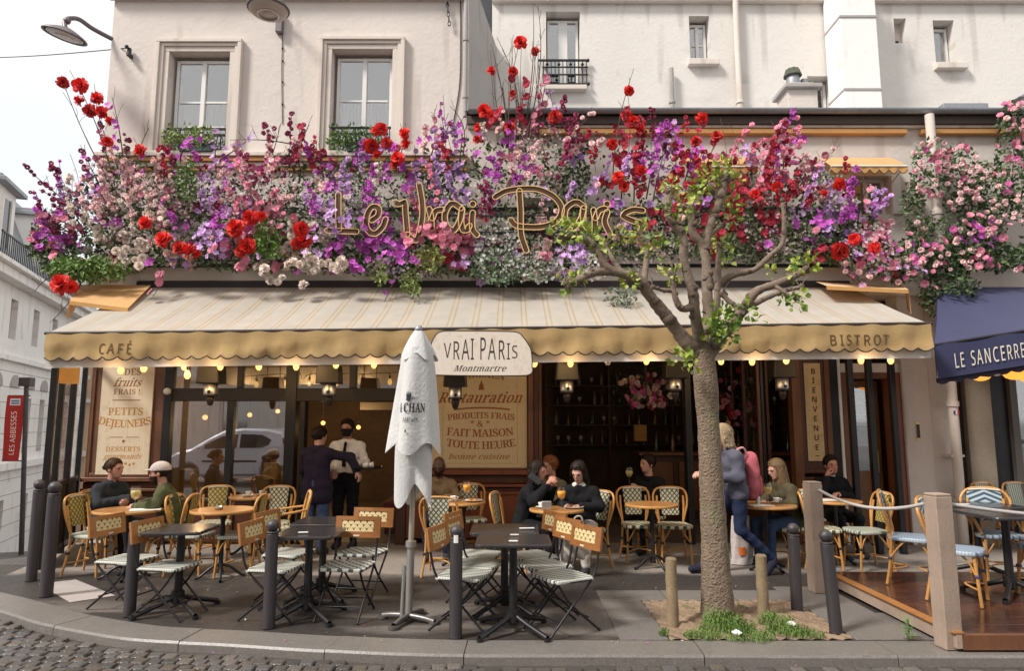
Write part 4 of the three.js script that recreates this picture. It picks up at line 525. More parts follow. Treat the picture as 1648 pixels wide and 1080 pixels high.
// ---------------------------------------------------------------- the big striped awning
const AW = { x0: XT(75, 537, 7.7), x1: XT(1497, 521, 7.7), yl: YT(537, 7.7), yr: YT(521, 7.7), zf: -7.7, zb: -9.42, yb: YT(462, 9.42) };
const awFront = u => mix(AW.yl, AW.yr, u);
{
  const t = thing('cafe_awning', 'long striped cream awning with ochre scalloped valance lettered CAFE and BISTROT', 'awning');
  const dirt = fbm(10, 4, 601), lineT = tex([640, 512], (u, v) => { const s = (u * 4) % 1, L = Math.abs(s - 0.40) < 0.032 || Math.abs(s - 0.60) < 0.032; const k = 1 + 0.22 * (dirt(u, v) - 0.5); return (L ? [0.38, 0.275, 0.14] : [0.42, 0.37, 0.305]).map(x => toS(x * k)); }, { repeat: [1 / 1.16, 1 / 2.1] });
  M.stripe = phys({ map: lineT, roughness: 0.95, transmission: 0.32, thickness: 0, side: THREE.DoubleSide });
  mesh('canvas', grid(120, 14, (u, v) => { const sag = (0.035 + 0.014 * Math.sin(u * 38) + 0.006 * Math.sin(u * 91 + v * 4)) * Math.sin(v * Math.PI); return V(mix(AW.x0, AW.x1, u), mix(AW.yb, awFront(u), v) - sag, mix(AW.zb, AW.zf, v)); }, (u, v, p) => [p.x, v * 2]), M.stripe, t);
  const n = 60, wob = fbm(12, 3, 611), vz = u => 0.045 * (wob(u * 1.3, 0.3) - 0.5) + 0.012 * Math.sin(u * 190), cut = u => 0.275 + 0.04 * Math.abs(Math.sin(u * n * Math.PI));
  const lt = canvasTex(2048, 128, (c, w, h) => { const r = rng(8); c.fillStyle = '#b39565'; c.fillRect(0, 0, w, h); for (let k = 0; k < 900; k++) { c.fillStyle = `rgba(${r() < 0.5 ? '90,55,15' : '235,190,110'},${r() * 0.05})`; c.fillRect(r() * w, r() * h, 3 + r() * 40, 2 + r() * 60); } });
  M.valance = phys({ map: lt, roughness: 0.95, transmission: 0.2, thickness: 0, side: THREE.DoubleSide });
  const vg = grid(n * 8, 6, (u, v) => { const crease = 0.012 * Math.sin(u * 47 + v * 5) * v + 0.02 * Math.max(0, Math.sin(u * 23 + v * 3)) ** 4 * v; return V(mix(AW.x0, AW.x1, u), awFront(u) - v * cut(u), AW.zf + 0.012 + vz(u) * (0.3 + v) + crease); }, (u, v) => [u, 1 - v * 0.95]);
  mesh('valance', vg, M.valance, t);
  const e = []; for (let i = 0; i <= n * 8; i++) { const u = i / (n * 8); e.push(V(mix(AW.x0, AW.x1, u), awFront(u) - cut(u), AW.zf + 0.014 + vz(u) * 1.3 + 0.012 * Math.sin(u * 47 + 5) + 0.02 * Math.max(0, Math.sin(u * 23 + 3)) ** 4)); } mesh('edging', tube(e, 0.008, n * 10, 5), M.darkTrim, t);
  mesh('under_valance', grid(120, 1, (u, v) => V(mix(AW.x0, AW.x1, u), awFront(u) - 0.10 - v * 0.29, AW.zf - 0.03 + 0.4 * vz(u)), (u, v, p) => [p.x, p.y]), phys({ color: lin(0.60, 0.56, 0.52), roughness: 0.95, transmission: 0.2, thickness: 0, side: THREE.DoubleSide }), t);
  mesh('front_bar', [bar(V(AW.x0 - 0.02, AW.yl + 0.004, AW.zf), V(AW.x1 + 0.02, AW.yr + 0.004, AW.zf), 0.018)], M.darkTrim, t);
  mesh('roller_case', [span(AW.x0 + 0.02, AW.x1 - 0.02, AW.yb - 0.05, AW.yb + 0.09, AW.zb - 0.14, AW.zb + 0.02, 0.02)], M.darkTrim, t);
  for (const u of [0.1, 0.28, 0.42, 0.6, 0.75, 0.92]) { const x = mix(AW.x0, AW.x1, u), s = u < 0.5 ? 1 : -1; mesh('folding_arm', [bar(V(x, AW.yb - 0.12, -9.3), V(x + s * 0.55, mix(AW.yb, awFront(u), 0.5) - 0.09, -8.55), 0.022), bar(V(x + s * 0.55, mix(AW.yb, awFront(u), 0.5) - 0.09, -8.55), V(x + s * 0.1, awFront(u) - 0.04, -7.76), 0.02)], M.whitePaint, t); }
  // lettering cut from dark cloth, sewn on the valance
  const letters = (s, px, py, hpx, font) => { const hh = hpx * 7.7 / 1100, w = 1024, tx = canvasTex(w, 256, (c) => { c.clearRect(0, 0, w, 256); c.font = `${font} 170px sans-serif`; c.fillStyle = '#fff'; c.textAlign = 'center'; c.textBaseline = 'middle'; c.save(); c.translate(w / 2, 132); c.scale(0.82, 1); const q = [...s].map(k => c.measureText(k).width + 34), tot = q.reduce((a, b) => a + b, 0); let x = -tot / 2; [...s].forEach((k, i) => { c.fillText(k, x + q[i] / 2, 0); x += q[i]; }); c.restore(); }); const p = at(px, py, 7.62), ph = hh * 256 / 122, pw = ph * 4; const g = grid(24, 4, (u, v) => { const xx = p.x + (u - 0.5) * pw, uu = (xx - AW.x0) / (AW.x1 - AW.x0), vv = clamp((awFront(uu) - (p.y + (0.5 - v) * ph)) / cut(uu)); const crease = 0.012 * Math.sin(uu * 47 + vv * 5) * vv + 0.02 * Math.max(0, Math.sin(uu * 23 + vv * 3)) ** 4 * vv; return V(xx, p.y + (0.5 - v) * ph, AW.zf + 0.019 + vz(uu) * (0.3 + vv) + crease); }, (u, v) => [u, 1 - v]); mesh('lettering', g, mat({ color: lin(0.10, 0.055, 0.02), alphaMap: tx, transparent: true, alphaTest: 0.4, roughness: 0.9, side: THREE.DoubleSide }), t); };
  letters('CAFÉ', 180, 560, 17, ''); letters('BISTROT', 1388, 546, 17, '');
  // ochre hoods at both ends of the roller
  const hood = (label, q) => { const h = thing('awning_hood', label, 'awning'); const P = q.map(a => at(...a)); const f = (A, B, C, D, sagg) => grid(10, 8, (u, v) => { const p = A.clone().lerp(B, u).lerp(D.clone().lerp(C, u), v); p.y -= sagg * Math.sin(u * 3.14) * Math.sin(v * 3.14); return p; }, (u, v, p) => [p.x, p.z + p.y]); mesh('top_cloth', f(P[0], P[1], P[2], P[3], 0.02), M.ochreShade, h); mesh('front_flap', f(P[3], P[2], P[2].clone().add(V(0, -0.05, 0)), P[3].clone().add(V(0, -0.05, 0)), 0), M.ochreShade, h); mesh('end_flap', f(P[0], P[3], P[4], P[5], 0), M.ochreShade, h); };
  hood('folded ochre cloth hood at the street-corner end of the awning', [[132, 458, 9.3], [243, 459, 9.3], [206, 496, 8.55], [112, 484, 8.55], [106, 514, 8.55], [120, 500, 9.3]]);
  hood('folded ochre cloth hood at the downpipe end of the awning', [[1456, 462, 9.3], [1312, 453, 9.3], [1330, 460, 8.6], [1462, 466, 8.6], [1467, 506, 8.6], [1460, 500, 9.3]]);
  { const h = thing('side_flap', 'small ochre side flap of cloth hanging at the corner post', 'awning'); const p = at(100, 600, 8.1); mesh('cloth', grid(8, 4, (u, v) => V(p.x - 0.09 + u * 0.16, p.y + 0.15 - v * 0.28 + 0.01 * Math.abs(Math.sin(u * 9)), -8.12 - 0.2 * u)), M.ochreShade, h); }
}
{ // name board hung on the valance
  const g = thing('name_board', 'cream cloth board lettered VRAI PARIS hanging on the awning edge', 'sign'), z = AW.zf + 0.085;
  const P = [[696, 603], [846, 604], [856, 588], [854, 562], [842, 543], [826, 534], [716, 533], [700, 541], [693, 558], [692, 590]].map(a => at(a[0], a[1], 7.61)), cx = P.reduce((a, p) => a + p.x, 0) / P.length, cy = P.reduce((a, p) => a + p.y, 0) / P.length;
  const c2 = new THREE.CatmullRomCurve3(P.map(p => V(p.x, p.y, 0)), true, 'catmullrom', 0.3), pts = c2.getPoints(80);
  const geo = shapeGeo(pts.map(p => [p.x, p.y]), 0.016); geo.translate(0, 0, z - 0.016);
  const bx = new THREE.Box3().setFromBufferAttribute(geo.attributes.position), W = bx.max.x - bx.min.x, Hh = bx.max.y - bx.min.y, uv = geo.attributes.uv, p = geo.attributes.position; for (let i = 0; i < uv.count; i++) uv.setXY(i, (p.getX(i) - bx.min.x) / W, (p.getY(i) - bx.min.y) / Hh);
  const t = canvasTex(1024, 440, (c, w, h) => { aged(c, w, h, '#d9ccbd', 12); c.strokeStyle = '#3d3228'; c.textAlign = 'center'; c.textBaseline = 'alphabetic'; c.save(); c.translate(w / 2 + 10, 276); const hs = [150, 185, 205, 215, 0, 225, 215, 195, 165, 130]; const ws = [78, 92, 92, 42, 40, 84, 94, 92, 46, 78]; let x = -ws.reduce((a, b) => a + b, 0) / 2; [...'VRAI PARIS'].forEach((q, i) => { c.save(); c.translate(x + ws[i] / 2, 0); c.scale(0.62, hs[i] / 150); c.font = '205px sans-serif'; c.fillStyle = '#3a3029'; c.fillText(q, 0, (i === 0 ? -10 : i === 9 ? -6 : 6)); c.restore(); x += ws[i]; }); c.restore(); script(c, 'Montmartre', w / 2, 370, 82, '#4a3f36', 1.0); });
  mesh('cloth_face', geo, mat({ map: t, roughness: 0.85 }), g);
  mesh('border', tube(pts.filter((_, i) => i % 2 === 0 && i < 80).map(q => V(q.x, q.y, z - 0.006)), 0.009, 120, 5, true), M.darkTrim, g);
}
{ // string of bulbs under the awning edge
  const glow = mat({ color: lin(0.95, 0.75, 0.45), emissive: lin(1, 0.55, 0.16), emissiveIntensity: 0.75, roughness: 0.2 }), off = phys({ color: lin(0.9, 0.9, 0.88), transmission: 0.7, thickness: 0, roughness: 0.05 });
  const bulb = lathe([[0, -0.105], [0.018, -0.1], [0.032, -0.078], [0.036, -0.055], [0.03, -0.03], [0.017, 0], [0, 0.002]], 12), sock = lathe([[0.017, 0], [0.019, 0.05], [0.008, 0.06], [0.005, 0.1], [0, 0.1]], 10);
  const pts = [];
  [[195, 588], [232, 585], [297, 582], [302, 596], [355, 582], [417, 582], [477, 582], [541, 579], [602, 579], [860, 577], [918, 577], [978, 574], [1040, 573], [1160, 573], [1210, 574], [1265, 572], [1385, 572], [1433, 572]].forEach(([px, py], i) => {
    const p = at(px, py, 7.86), o = thing('festoon_bulb', i === 11 ? 'unlit clear bulb hanging under the awning edge' : 'glowing warm festoon bulb hanging under the awning edge', 'bulb', p, 0, 'festoon bulbs under the awning'); put('glass_bulb', bulb, i === 11 ? off : glow, o); put('socket', sock, M.blackMetal, o); pts.push(V(p.x, p.y + 0.1, p.z), V(p.x + 0.25, p.y + 0.115, p.z));
    if (i !== 11 && i % 2 === 0) { const l = new THREE.PointLight(new THREE.Color(1, 0.62, 0.26), 0.3, 0, 2); l.position.set(p.x, p.y - 0.055, p.z); l.castShadow = true; scene.add(l); }
  });
  pts.sort((a, b) => a.x - b.x); tag(mesh('festoon_cable', tube(pts, 0.007, 200, 5), M.cable), 'black cable of the festoon bulbs along the awning edge', 'cable');
}
{ // gas heaters hung below the awning
  const dark = mat({ map: mottled([0.018, 0.014, 0.012], 0.3, 0.5, 631), roughness: 0.5 });
  const hood = (() => { const g = shapeGeo([[-0.13, 0], [0.13, 0], [0.115, 0.2], [-0.115, 0.2]], 0.24, [], 0.01); g.translate(0, 0, -0.12); return g; })(), cyl = lathe([[0, -0.16], [0.06, -0.16], [0.082, -0.13], [0.082, 0], [0, 0]], 18), neck = lathe([[0, -0.28], [0.03, -0.27], [0.05, -0.2], [0.045, -0.16], [0, -0.16]], 12), eye = ball(0.022, 0.01, -0.11, 0.08, 8, 6), cage = lathe([[0.085, -0.16], [0.089, -0.15], [0.085, -0.14]], 18);
  [[340, 617, 8.5, 'first gas heater, hanging in front of the street-corner window'], [530, 617, 8.4, 'gas heater hanging over the waiter in the doorway'], [733, 622, 8.4, 'gas heater hanging before the Restauration board'], [912, 612, 8.5, 'gas heater hanging at the edge of the open bay beside the board'], [1086, 609, 8.6, 'gas heater hanging beside the tree trunk'], [1258, 608, 8.6, 'gas heater hanging beside the BIENVENUE board']].forEach(([px, py, d, label]) => { const p = at(px, py, d), o = thing('patio_heater', label, 'heater', p, 0, 'gas heaters under the awning'); put('hood', hood, dark, o, [0, 0.005, 0]); put('burner', cyl, M.steel, o); put('collar', cage, dark, o); put('dial', eye, dark, o); put('nozzle', neck, dark, o); mesh('hanger', [bar(V(-0.1, 0.2, 0), V(-0.1, 0.75, 0), 0.008, 0.008, 5), bar(V(0.1, 0.2, 0), V(0.1, 0.75, 0), 0.008, 0.008, 5)], M.cable, o); });
  const cam = thing('security_camera', 'small white dome camera on the black window post', 'camera'); const q = at(269, 630, 9.5); mesh('dome', ball(0.05, q.x, q.y, FZ + 0.1, 12, 9), M.ceramic, cam); mesh('bracket', span(q.x - 0.03, q.x + 0.03, q.y - 0.03, q.y + 0.03, FZ + 0.05, FZ + 0.09), M.ceramic, cam);
}
// ---------------------------------------------------------------- script lettering above the awning
{
  const D = 8.78, g = thing('script_sign', 'bronze script sign reading Le Vrai Paris outlined with pale tubes among the flowers', 'sign');
  const bronze = mat({ map: mottled([0.075, 0.030, 0.010], 0.3, 0.6, 641), roughness: 0.5 }), pale = mat({ color: lin(0.66, 0.42, 0.18), roughness: 0.35 });
  const strokes = [
    [[545, 313], [545, 340], [546, 369]], [[527, 371], [545, 372], [574, 373]],
    [[599, 355], [609, 347], [609, 335], [599, 334], [591, 348], [591, 368], [602, 377], [616, 366], [621, 353]],
    [[636, 326], [643, 330], [651, 325], [653, 343], [656, 378]], [[656, 378], [669, 388], [679, 357], [680, 330], [675, 297]],
    [[691, 337], [694, 350], [695, 368]], [[696, 352], [702, 340], [712, 338]],
    [[742, 336], [728, 328], [717, 343], [719, 364], [729, 372], [740, 356], [744, 337]], [[744, 337], [743, 362], [749, 374], [756, 364]],
    [[761, 343], [760, 361], [762, 372], [768, 379]],
    [[797, 318], [813, 309], [840, 304.6], [867, 306], [893, 319], [904, 337], [896, 356], [875, 365], [849, 366], [829, 363], [822, 355]], [[836, 308], [838, 340], [839, 379], [847, 404]],
    [[940, 334], [927, 326], [911, 337], [910, 357], [920, 368], [934, 355], [939, 336]], [[939, 336], [939, 357], [946, 369]],
    [[955, 339], [957, 355], [957, 374]], [[958, 352], [965, 339], [974, 337]], [[977, 342], [973, 358], [981, 377]],
    [[1034, 340], [1017, 339], [1002, 348], [1016, 356], [1032, 362], [1030, 374], [1008, 378]],
  ];
  const dots = [[761, 329], [977, 329]];
  const hw = 0.036;
  strokes.forEach((s, si) => {
    const c = new THREE.CatmullRomCurve3(s.map(q => { const p = at(q[0], q[1], D); return V(p.x, p.y, 0); })), n = Math.max(10, Math.round(c.getLength() / 0.025)), P = c.getSpacedPoints(n), Lf = [], Rt = [];
    P.forEach((p, i) => { const t = P[Math.min(n, i + 1)].clone().sub(P[Math.max(0, i - 1)]).normalize(), nx = -t.y, ny = t.x; Lf.push([p.x + nx * hw, p.y + ny * hw]); Rt.push([p.x - nx * hw, p.y - ny * hw]); });
    const cap = (p, q) => { const out = [], mx = (p[0] + q[0]) / 2, my = (p[1] + q[1]) / 2, a0 = Math.atan2(p[1] - my, p[0] - mx); for (let k = 1; k < 6; k++) out.push([mx + hw * Math.cos(a0 - k / 6 * Math.PI), my + hw * Math.sin(a0 - k / 6 * Math.PI)]); return out; };
    const zo = -D + si * 0.0012;
    const rib = []; const tri = (a, b, c3, z) => rib.push(a[0], a[1], z, b[0], b[1], z, c3[0], c3[1], z);
    for (let i = 0; i < n; i++) { tri(Lf[i], Rt[i], Rt[i + 1], zo); tri(Lf[i], Rt[i + 1], Lf[i + 1], zo); tri(Lf[i], Rt[i + 1], Rt[i], zo - 0.03); tri(Lf[i], Lf[i + 1], Rt[i + 1], zo - 0.03); for (const E of [Lf, Rt]) rib.push(E[i][0], E[i][1], zo, E[i + 1][0], E[i + 1][1], zo, E[i + 1][0], E[i + 1][1], zo - 0.03, E[i][0], E[i][1], zo, E[i + 1][0], E[i + 1][1], zo - 0.03, E[i][0], E[i][1], zo - 0.03); }
    const bg = new THREE.BufferGeometry(); bg.setAttribute('position', new THREE.Float32BufferAttribute(rib, 3)); bg.computeVertexNormals(); boxUV(bg); mesh('letter_stroke', bg, bronze, g);
    const loop = [...Lf, ...cap(Lf[n], Rt[n]), ...Rt.slice().reverse(), ...cap(Rt[0], Lf[0])].map(q => V(q[0], q[1], zo + 0.008)); mesh('tube_outline', tube(loop.filter((_, i) => i % 2 === 0), 0.008, loop.length, 5, true), pale, g);
  });
  for (const d of dots) { const p = at(d[0], d[1], D), c = []; for (let a = 0; a < 14; a++) c.push(V(p.x + 0.042 * Math.cos(a / 14 * 6.283), p.y + 0.042 * Math.sin(a / 14 * 6.283), p.z + 0.01)); mesh('tube_outline', tube(c, 0.008, 28, 5, true), pale, g); const k = new THREE.CylinderGeometry(0.045, 0.045, 0.03, 18); k.rotateX(Math.PI / 2); k.translate(p.x, p.y, p.z - 0.012); mesh('letter_stroke', k, bronze, g); }
  const x0 = XT(525, 380, D), x1 = XT(1040, 380, D); for (const py of [372, 345]) mesh('mounting_rail', [span(x0, x1, YT(py, D) - 0.008, YT(py, D) + 0.008, -D - 0.06, -D - 0.045)], M.blackMetal, g);
  for (const px of [560, 680, 800, 920, 1030]) mesh('bracket', [bar(V(XT(px, 372, D), YT(372, D), -D - 0.05), V(XT(px, 372, D), YT(372, D), FZ + 0.01), 0.012, 0.012, 6)], M.blackMetal, g);
}
// ---------------------------------------------------------------- woven patterns
function weave(dark, light, kind) {
  return canvasTex(256, 256, (c, w, h) => {
    c.fillStyle = light; c.fillRect(0, 0, w, h); c.fillStyle = dark; c.strokeStyle = dark;
    if (kind === 'diamond') { const n = 4, s = w / n; c.lineWidth = s * 0.2; for (let i = -n; i < n * 2; i++) { c.beginPath(); c.moveTo(i * s, 0); c.lineTo(i * s + h, h); c.stroke(); c.beginPath(); c.moveTo(i * s, h); c.lineTo(i * s + h, 0); c.stroke(); } }
    if (kind === 'stripe') { const n = 7; for (let i = 0; i < n; i++) { c.fillRect((i + 0.35) * w / n, 0, w / n * 0.34, h); } c.globalAlpha = 0.45; for (let j = 0; j < 16; j++) c.fillRect(0, j * 16, w, 4); c.globalAlpha = 1; }
    if (kind === 'chevron') { const n = 5; c.lineWidth = w / n * 0.44; for (let j = -2; j < n + 3; j++) { c.beginPath(); c.moveTo(0, (j + 1) * w / n); c.lineTo(w / 2, j * w / n - w * 0.28 + w / n); c.lineTo(w, (j + 1) * w / n); c.stroke(); } }
    if (kind === 'lattice') { c.fillStyle = dark; c.fillRect(0, 0, w, h); c.fillStyle = light; const n = 5; for (let j = 0; j < 3; j++) for (let i = -1; i <= n; i++) { c.beginPath(); c.ellipse((i + (j % 2 ? 0.5 : 0.0) + 0.5) * w / n, (j + 0.5) * h / 3, w / n * 0.43, h / 3 * 0.56, 0, 0, 7); c.fill(); } c.strokeStyle = light; c.lineWidth = 14; for (let i = -3; i < n + 3; i++) for (const s of [-1, 1]) { c.beginPath(); c.moveTo((i + 0.5) * w / n, 0); c.lineTo((i + 0.5 + s * 1.5) * w / n, h); c.stroke(); } }
    c.globalAlpha = 0.10; c.fillStyle = '#000'; const r = rng(4); for (let k = 0; k < 2500; k++) c.fillRect(r() * w, r() * h, 1 + r() * 3, 1); c.globalAlpha = 1;
  }, { repeat: [1, 1] });
}
const fine = bumpTex(0.02, 701, 16, 2);
const WV = { fold: mat({ map: weave('#3f4744', '#c9c8bd', 'stripe'), roughness: 0.6 }), foldD: mat({ map: weave('#454c49', '#c6c5ba', 'diamond'), roughness: 0.6 }), lat: mat({ map: weave('#2c160a', '#cdb987', 'lattice'), roughness: 0.55 }), green: mat({ map: weave('#3d4434', '#cfc8ac', 'diamond'), roughness: 0.55 }), greenS: mat({ map: weave('#4c5a50', '#c3c4b4', 'stripe'), roughness: 0.55 }), yellow: mat({ map: weave('#5d5326', '#b9a461', 'diamond'), roughness: 0.55 }), blue: mat({ map: weave('#3e4c5c', '#a9b8bd', 'chevron'), roughness: 0.5 }), blueS: mat({ map: weave('#5c6b80', '#a3b0ba', 'stripe'), roughness: 0.5 }), navy: mat({ color: lin(0.05, 0.05, 0.12), roughness: 0.5 }), cream: mat({ color: lin(0.55, 0.53, 0.47), roughness: 0.5 }) };
// slab with a soft rim, uv 0..1 over the top
function pad(w, d, h, y, r = 0.07, taper = 1) {
  const s = new THREE.Shape(), W = w / 2, W2 = w / 2 * taper, D = d / 2; s.moveTo(-W2 + r, -D); s.lineTo(W2 - r, -D); s.quadraticCurveTo(W2, -D, W2, -D + r); s.lineTo(W, D - r); s.quadraticCurveTo(W, D, W - r, D); s.lineTo(-W + r, D); s.quadraticCurveTo(-W, D, -W, D - r); s.lineTo(-W2, -D + r); s.quadraticCurveTo(-W2, -D, -W2 + r, -D);
  const g = new THREE.ExtrudeGeometry(s, { depth: h * 0.4, bevelEnabled: true, bevelSize: h * 0.3, bevelThickness: h * 0.3, bevelSegments: 2, curveSegments: 5 }); g.rotateX(-Math.PI / 2); g.scale(1, 1, -1); g.translate(0, y - h / 2, 0);
  const idx = g.index, p = g.attributes.position; const q = idx ? g.toNonIndexed() : g; const P = q.attributes.position, N = q.attributes.normal; for (let i = 0; i < P.count; i += 3) { for (const A of [P, N]) { const x = A.getX(i + 1), yy = A.getY(i + 1), z = A.getZ(i + 1); A.setXYZ(i + 1, A.getX(i + 2), A.getY(i + 2), A.getZ(i + 2)); A.setXYZ(i + 2, x, yy, z); } }
  q.computeVertexNormals(); const uv = q.attributes.uv; for (let i = 0; i < uv.count; i++) uv.setXY(i, P.getX(i) / w + 0.5, P.getZ(i) / d + 0.5); return clean(q);
}
function faceUV(g, x0, x1, y0, y1) { const p = g.attributes.position, uv = g.attributes.uv; for (let i = 0; i < uv.count; i++) uv.setXY(i, (p.getX(i) - x0) / (x1 - x0), (p.getY(i) - y0) / (y1 - y0)); return g; }

// folding terrace chair: faces +z, timber back with pale lattice, woven seat, black crossed legs
function foldingChair(label, pos, turn, o = {}) {
  const t = thing('folding_chair', label, 'chair', pos, turn, o.group); t.scale.setScalar(0.93);
  mesh('seat', pad(0.41, 0.39, 0.03, 0.455, 0.04), o.d ? WV.foldD : WV.fold, t);
  mesh('seat_rim', tube([V(-0.2, 0.44, 0.19), V(0.2, 0.44, 0.19), V(0.205, 0.44, -0.19), V(-0.205, 0.44, -0.19)], 0.009, 40, 6, true, 0.05), M.blackMetal, t);
  for (const s of [-1, 1]) {
    mesh('leg', tube([V(s * 0.2, 0.86, -0.27), V(s * 0.2, 0.62, -0.235), V(s * 0.2, 0.45, -0.175), V(s * 0.2, 0.25, 0.03), V(s * 0.2, 0.008, 0.27)], 0.0105, 20, 7), M.blackMetal, t);
    mesh('leg', tube([V(s * 0.178, 0.435, 0.17), V(s * 0.178, 0.25, 0.03), V(s * 0.178, 0.008, -0.26)], 0.0105, 12, 7), M.blackMetal, t);
  }
  mesh('stretcher', bar(V(-0.2, 0.12, 0.155), V(0.2, 0.12, 0.155), 0.007, 0.007, 6), M.blackMetal, t); mesh('stretcher', bar(V(-0.178, 0.13, -0.14), V(0.178, 0.13, -0.14), 0.007, 0.007, 6), M.blackMetal, t);
  const b = sub('backrest', t); b.position.set(0, 0.765, -0.252); b.rotation.x = -0.14;
  const wd = o.pale ? M.chairWoodPale : M.chairWood, bow = g => { const p = g.attributes.position; for (let i = 0; i < p.count; i++) p.setZ(i, p.getZ(i) + 0.018 - p.getX(i) ** 2 * 0.55); g.computeVertexNormals(); return g; };
  const seg = (x0, x1, y0, y1, z0, z1) => { const g = new THREE.BoxGeometry(x1 - x0, y1 - y0, z1 - z0, 8, 1, 1); g.translate((x0 + x1) / 2, (y0 + y1) / 2, (z0 + z1) / 2); return bow(metric(g)); };
  mesh('frame', [seg(-0.225, 0.225, 0.06, 0.1, -0.011, 0.011), seg(-0.225, 0.225, -0.1, -0.045, -0.011, 0.011), seg(-0.225, -0.16, -0.045, 0.06, -0.0108, 0.0108), seg(0.16, 0.225, -0.045, 0.06, -0.0108, 0.0108)], wd, b);
  mesh('lattice', faceUV(seg(-0.16, 0.16, -0.045, 0.06, -0.005, 0.005), -0.16, 0.16, -0.045, 0.06), WV.lat, b);
  mesh('maker_plate', seg(-0.03, 0.03, -0.088, -0.074, 0.0111, 0.0135), WV.cream, b);
  return t;
}
// rattan bistro chair: faces +z
function rattanChair(label, pos, turn, o = {}) {
  const t = thing('rattan_chair', label, 'chair', pos, turn, o.group); t.scale.setScalar(0.94); const R = M.rattan, seatM = o.seat || WV.green, backM = o.back || WV.green, r = 0.0145;
  mesh('seat', pad(0.42, 0.41, 0.04, 0.465, 0.13, 0.86), seatM, t); mesh('seat_band', lathe([[0.196, -0.014], [0.204, 0], [0.196, 0.014]], 24, 0, 0.447, 0.0), o.band || WV.cream, t);
  for (const s of [-1, 1]) { mesh('leg', bar(V(s * 0.185, 0.005, 0.19), V(s * 0.165, 0.45, 0.155), r, r, 8), R, t); mesh('leg', tube([V(s * 0.19, 0.005, -0.23), V(s * 0.16, 0.24, -0.19), V(s * 0.155, 0.46, -0.175), V(s * 0.17, 0.66, -0.205), V(s * 0.17, 0.8, -0.235)], r, 18, 8), R, t); }
  mesh('back_hoop', tube(o.hex ? [V(-0.165, 0.52, -0.18), V(-0.23, 0.72, -0.225), V(-0.22, 0.82, -0.25), V(-0.12, 0.9, -0.27), V(0.12, 0.9, -0.27), V(0.22, 0.82, -0.25), V(0.23, 0.72, -0.225), V(0.165, 0.52, -0.18)] : [V(-0.16, 0.5, -0.178), V(-0.215, 0.7, -0.215), V(-0.205, 0.84, -0.245), V(-0.12, 0.9, -0.262), V(0.12, 0.9, -0.262), V(0.205, 0.84, -0.245), V(0.215, 0.7, -0.215), V(0.16, 0.5, -0.178)], r, 40, 8), R, t);
  const bw = o.hex ? 0.15 : 0.125, y0 = o.hex ? 0.57 : 0.56, y1 = 0.885; const bg = grid(10, 8, (u, v) => { const y = mix(y0, y1, v), k = o.hex ? 0.72 + 0.5 * Math.sin(v * 2.5) : 1 - 0.16 * (1 - v); return V((u - 0.5) * 2 * bw * Math.min(k, 1.12), y, -0.19 - (y - 0.52) * 0.2 + 0.012 - (u - 0.5) ** 2 * 0.05); }, (u, v) => [u * (o.hex ? 1 : 1), v * 1.2]);
  const bb = bg.clone(); bb.translate(0, 0, -0.016); mesh('backrest', [bg, bb], backM, t);
  mesh('back_rim', tube([V(-bw, y1, -0.255), V(0, y1 + 0.012, -0.256), V(bw, y1, -0.255)], 0.011, 12, 6), o.rim || WV.cream, t);
  for (const [a, b] of [[V(-0.174, 0.26, 0.17), V(-0.07, 0.43, 0.16)], [V(0.174, 0.26, 0.17), V(0.07, 0.43, 0.16)]]) mesh('brace', tube([a, a.clone().lerp(b, 0.5).add(V(-Math.sign(a.x) * 0.015, 0.02, 0)), b], 0.009, 8, 6), R, t);
  for (const s of [-1, 1]) { mesh('brace', tube([V(s * 0.176, 0.26, 0.165), V(s * 0.172, 0.37, 0.12), V(s * 0.168, 0.435, 0.06)], 0.009, 8, 6), R, t); mesh('brace', tube([V(s * 0.166, 0.26, -0.19), V(s * 0.166, 0.36, -0.12), V(s * 0.165, 0.435, -0.05)], 0.009, 8, 6), R, t); }
  mesh('stretcher', tube([V(-0.182, 0.145, 0.18), V(0, 0.165, 0.05), V(0.182, 0.145, 0.18)], 0.0095, 12, 6), R, t); mesh('stretcher', tube([V(-0.176, 0.15, -0.21), V(0, 0.165, -0.05), V(0.176, 0.15, -0.21)], 0.0095, 12, 6), R, t);
  const wraps = []; for (const s of [-1, 1]) { wraps.push(box(0.04, 0.03, 0.04, s * 0.174, 0.262, 0.17, 0.008), box(0.04, 0.03, 0.04, s * 0.165, 0.262, -0.19, 0.008)); } for (const w of wraps) mesh('binding', w, o.wrap || M.darkTrim, t);
  if (o.arms) for (const s of [-1, 1]) mesh('armrest', tube([V(s * 0.215, 0.7, -0.21), V(s * 0.26, 0.68, -0.05), V(s * 0.255, 0.64, 0.12), V(s * 0.2, 0.47, 0.17)], r, 18, 8), R, t);
  return t;
}
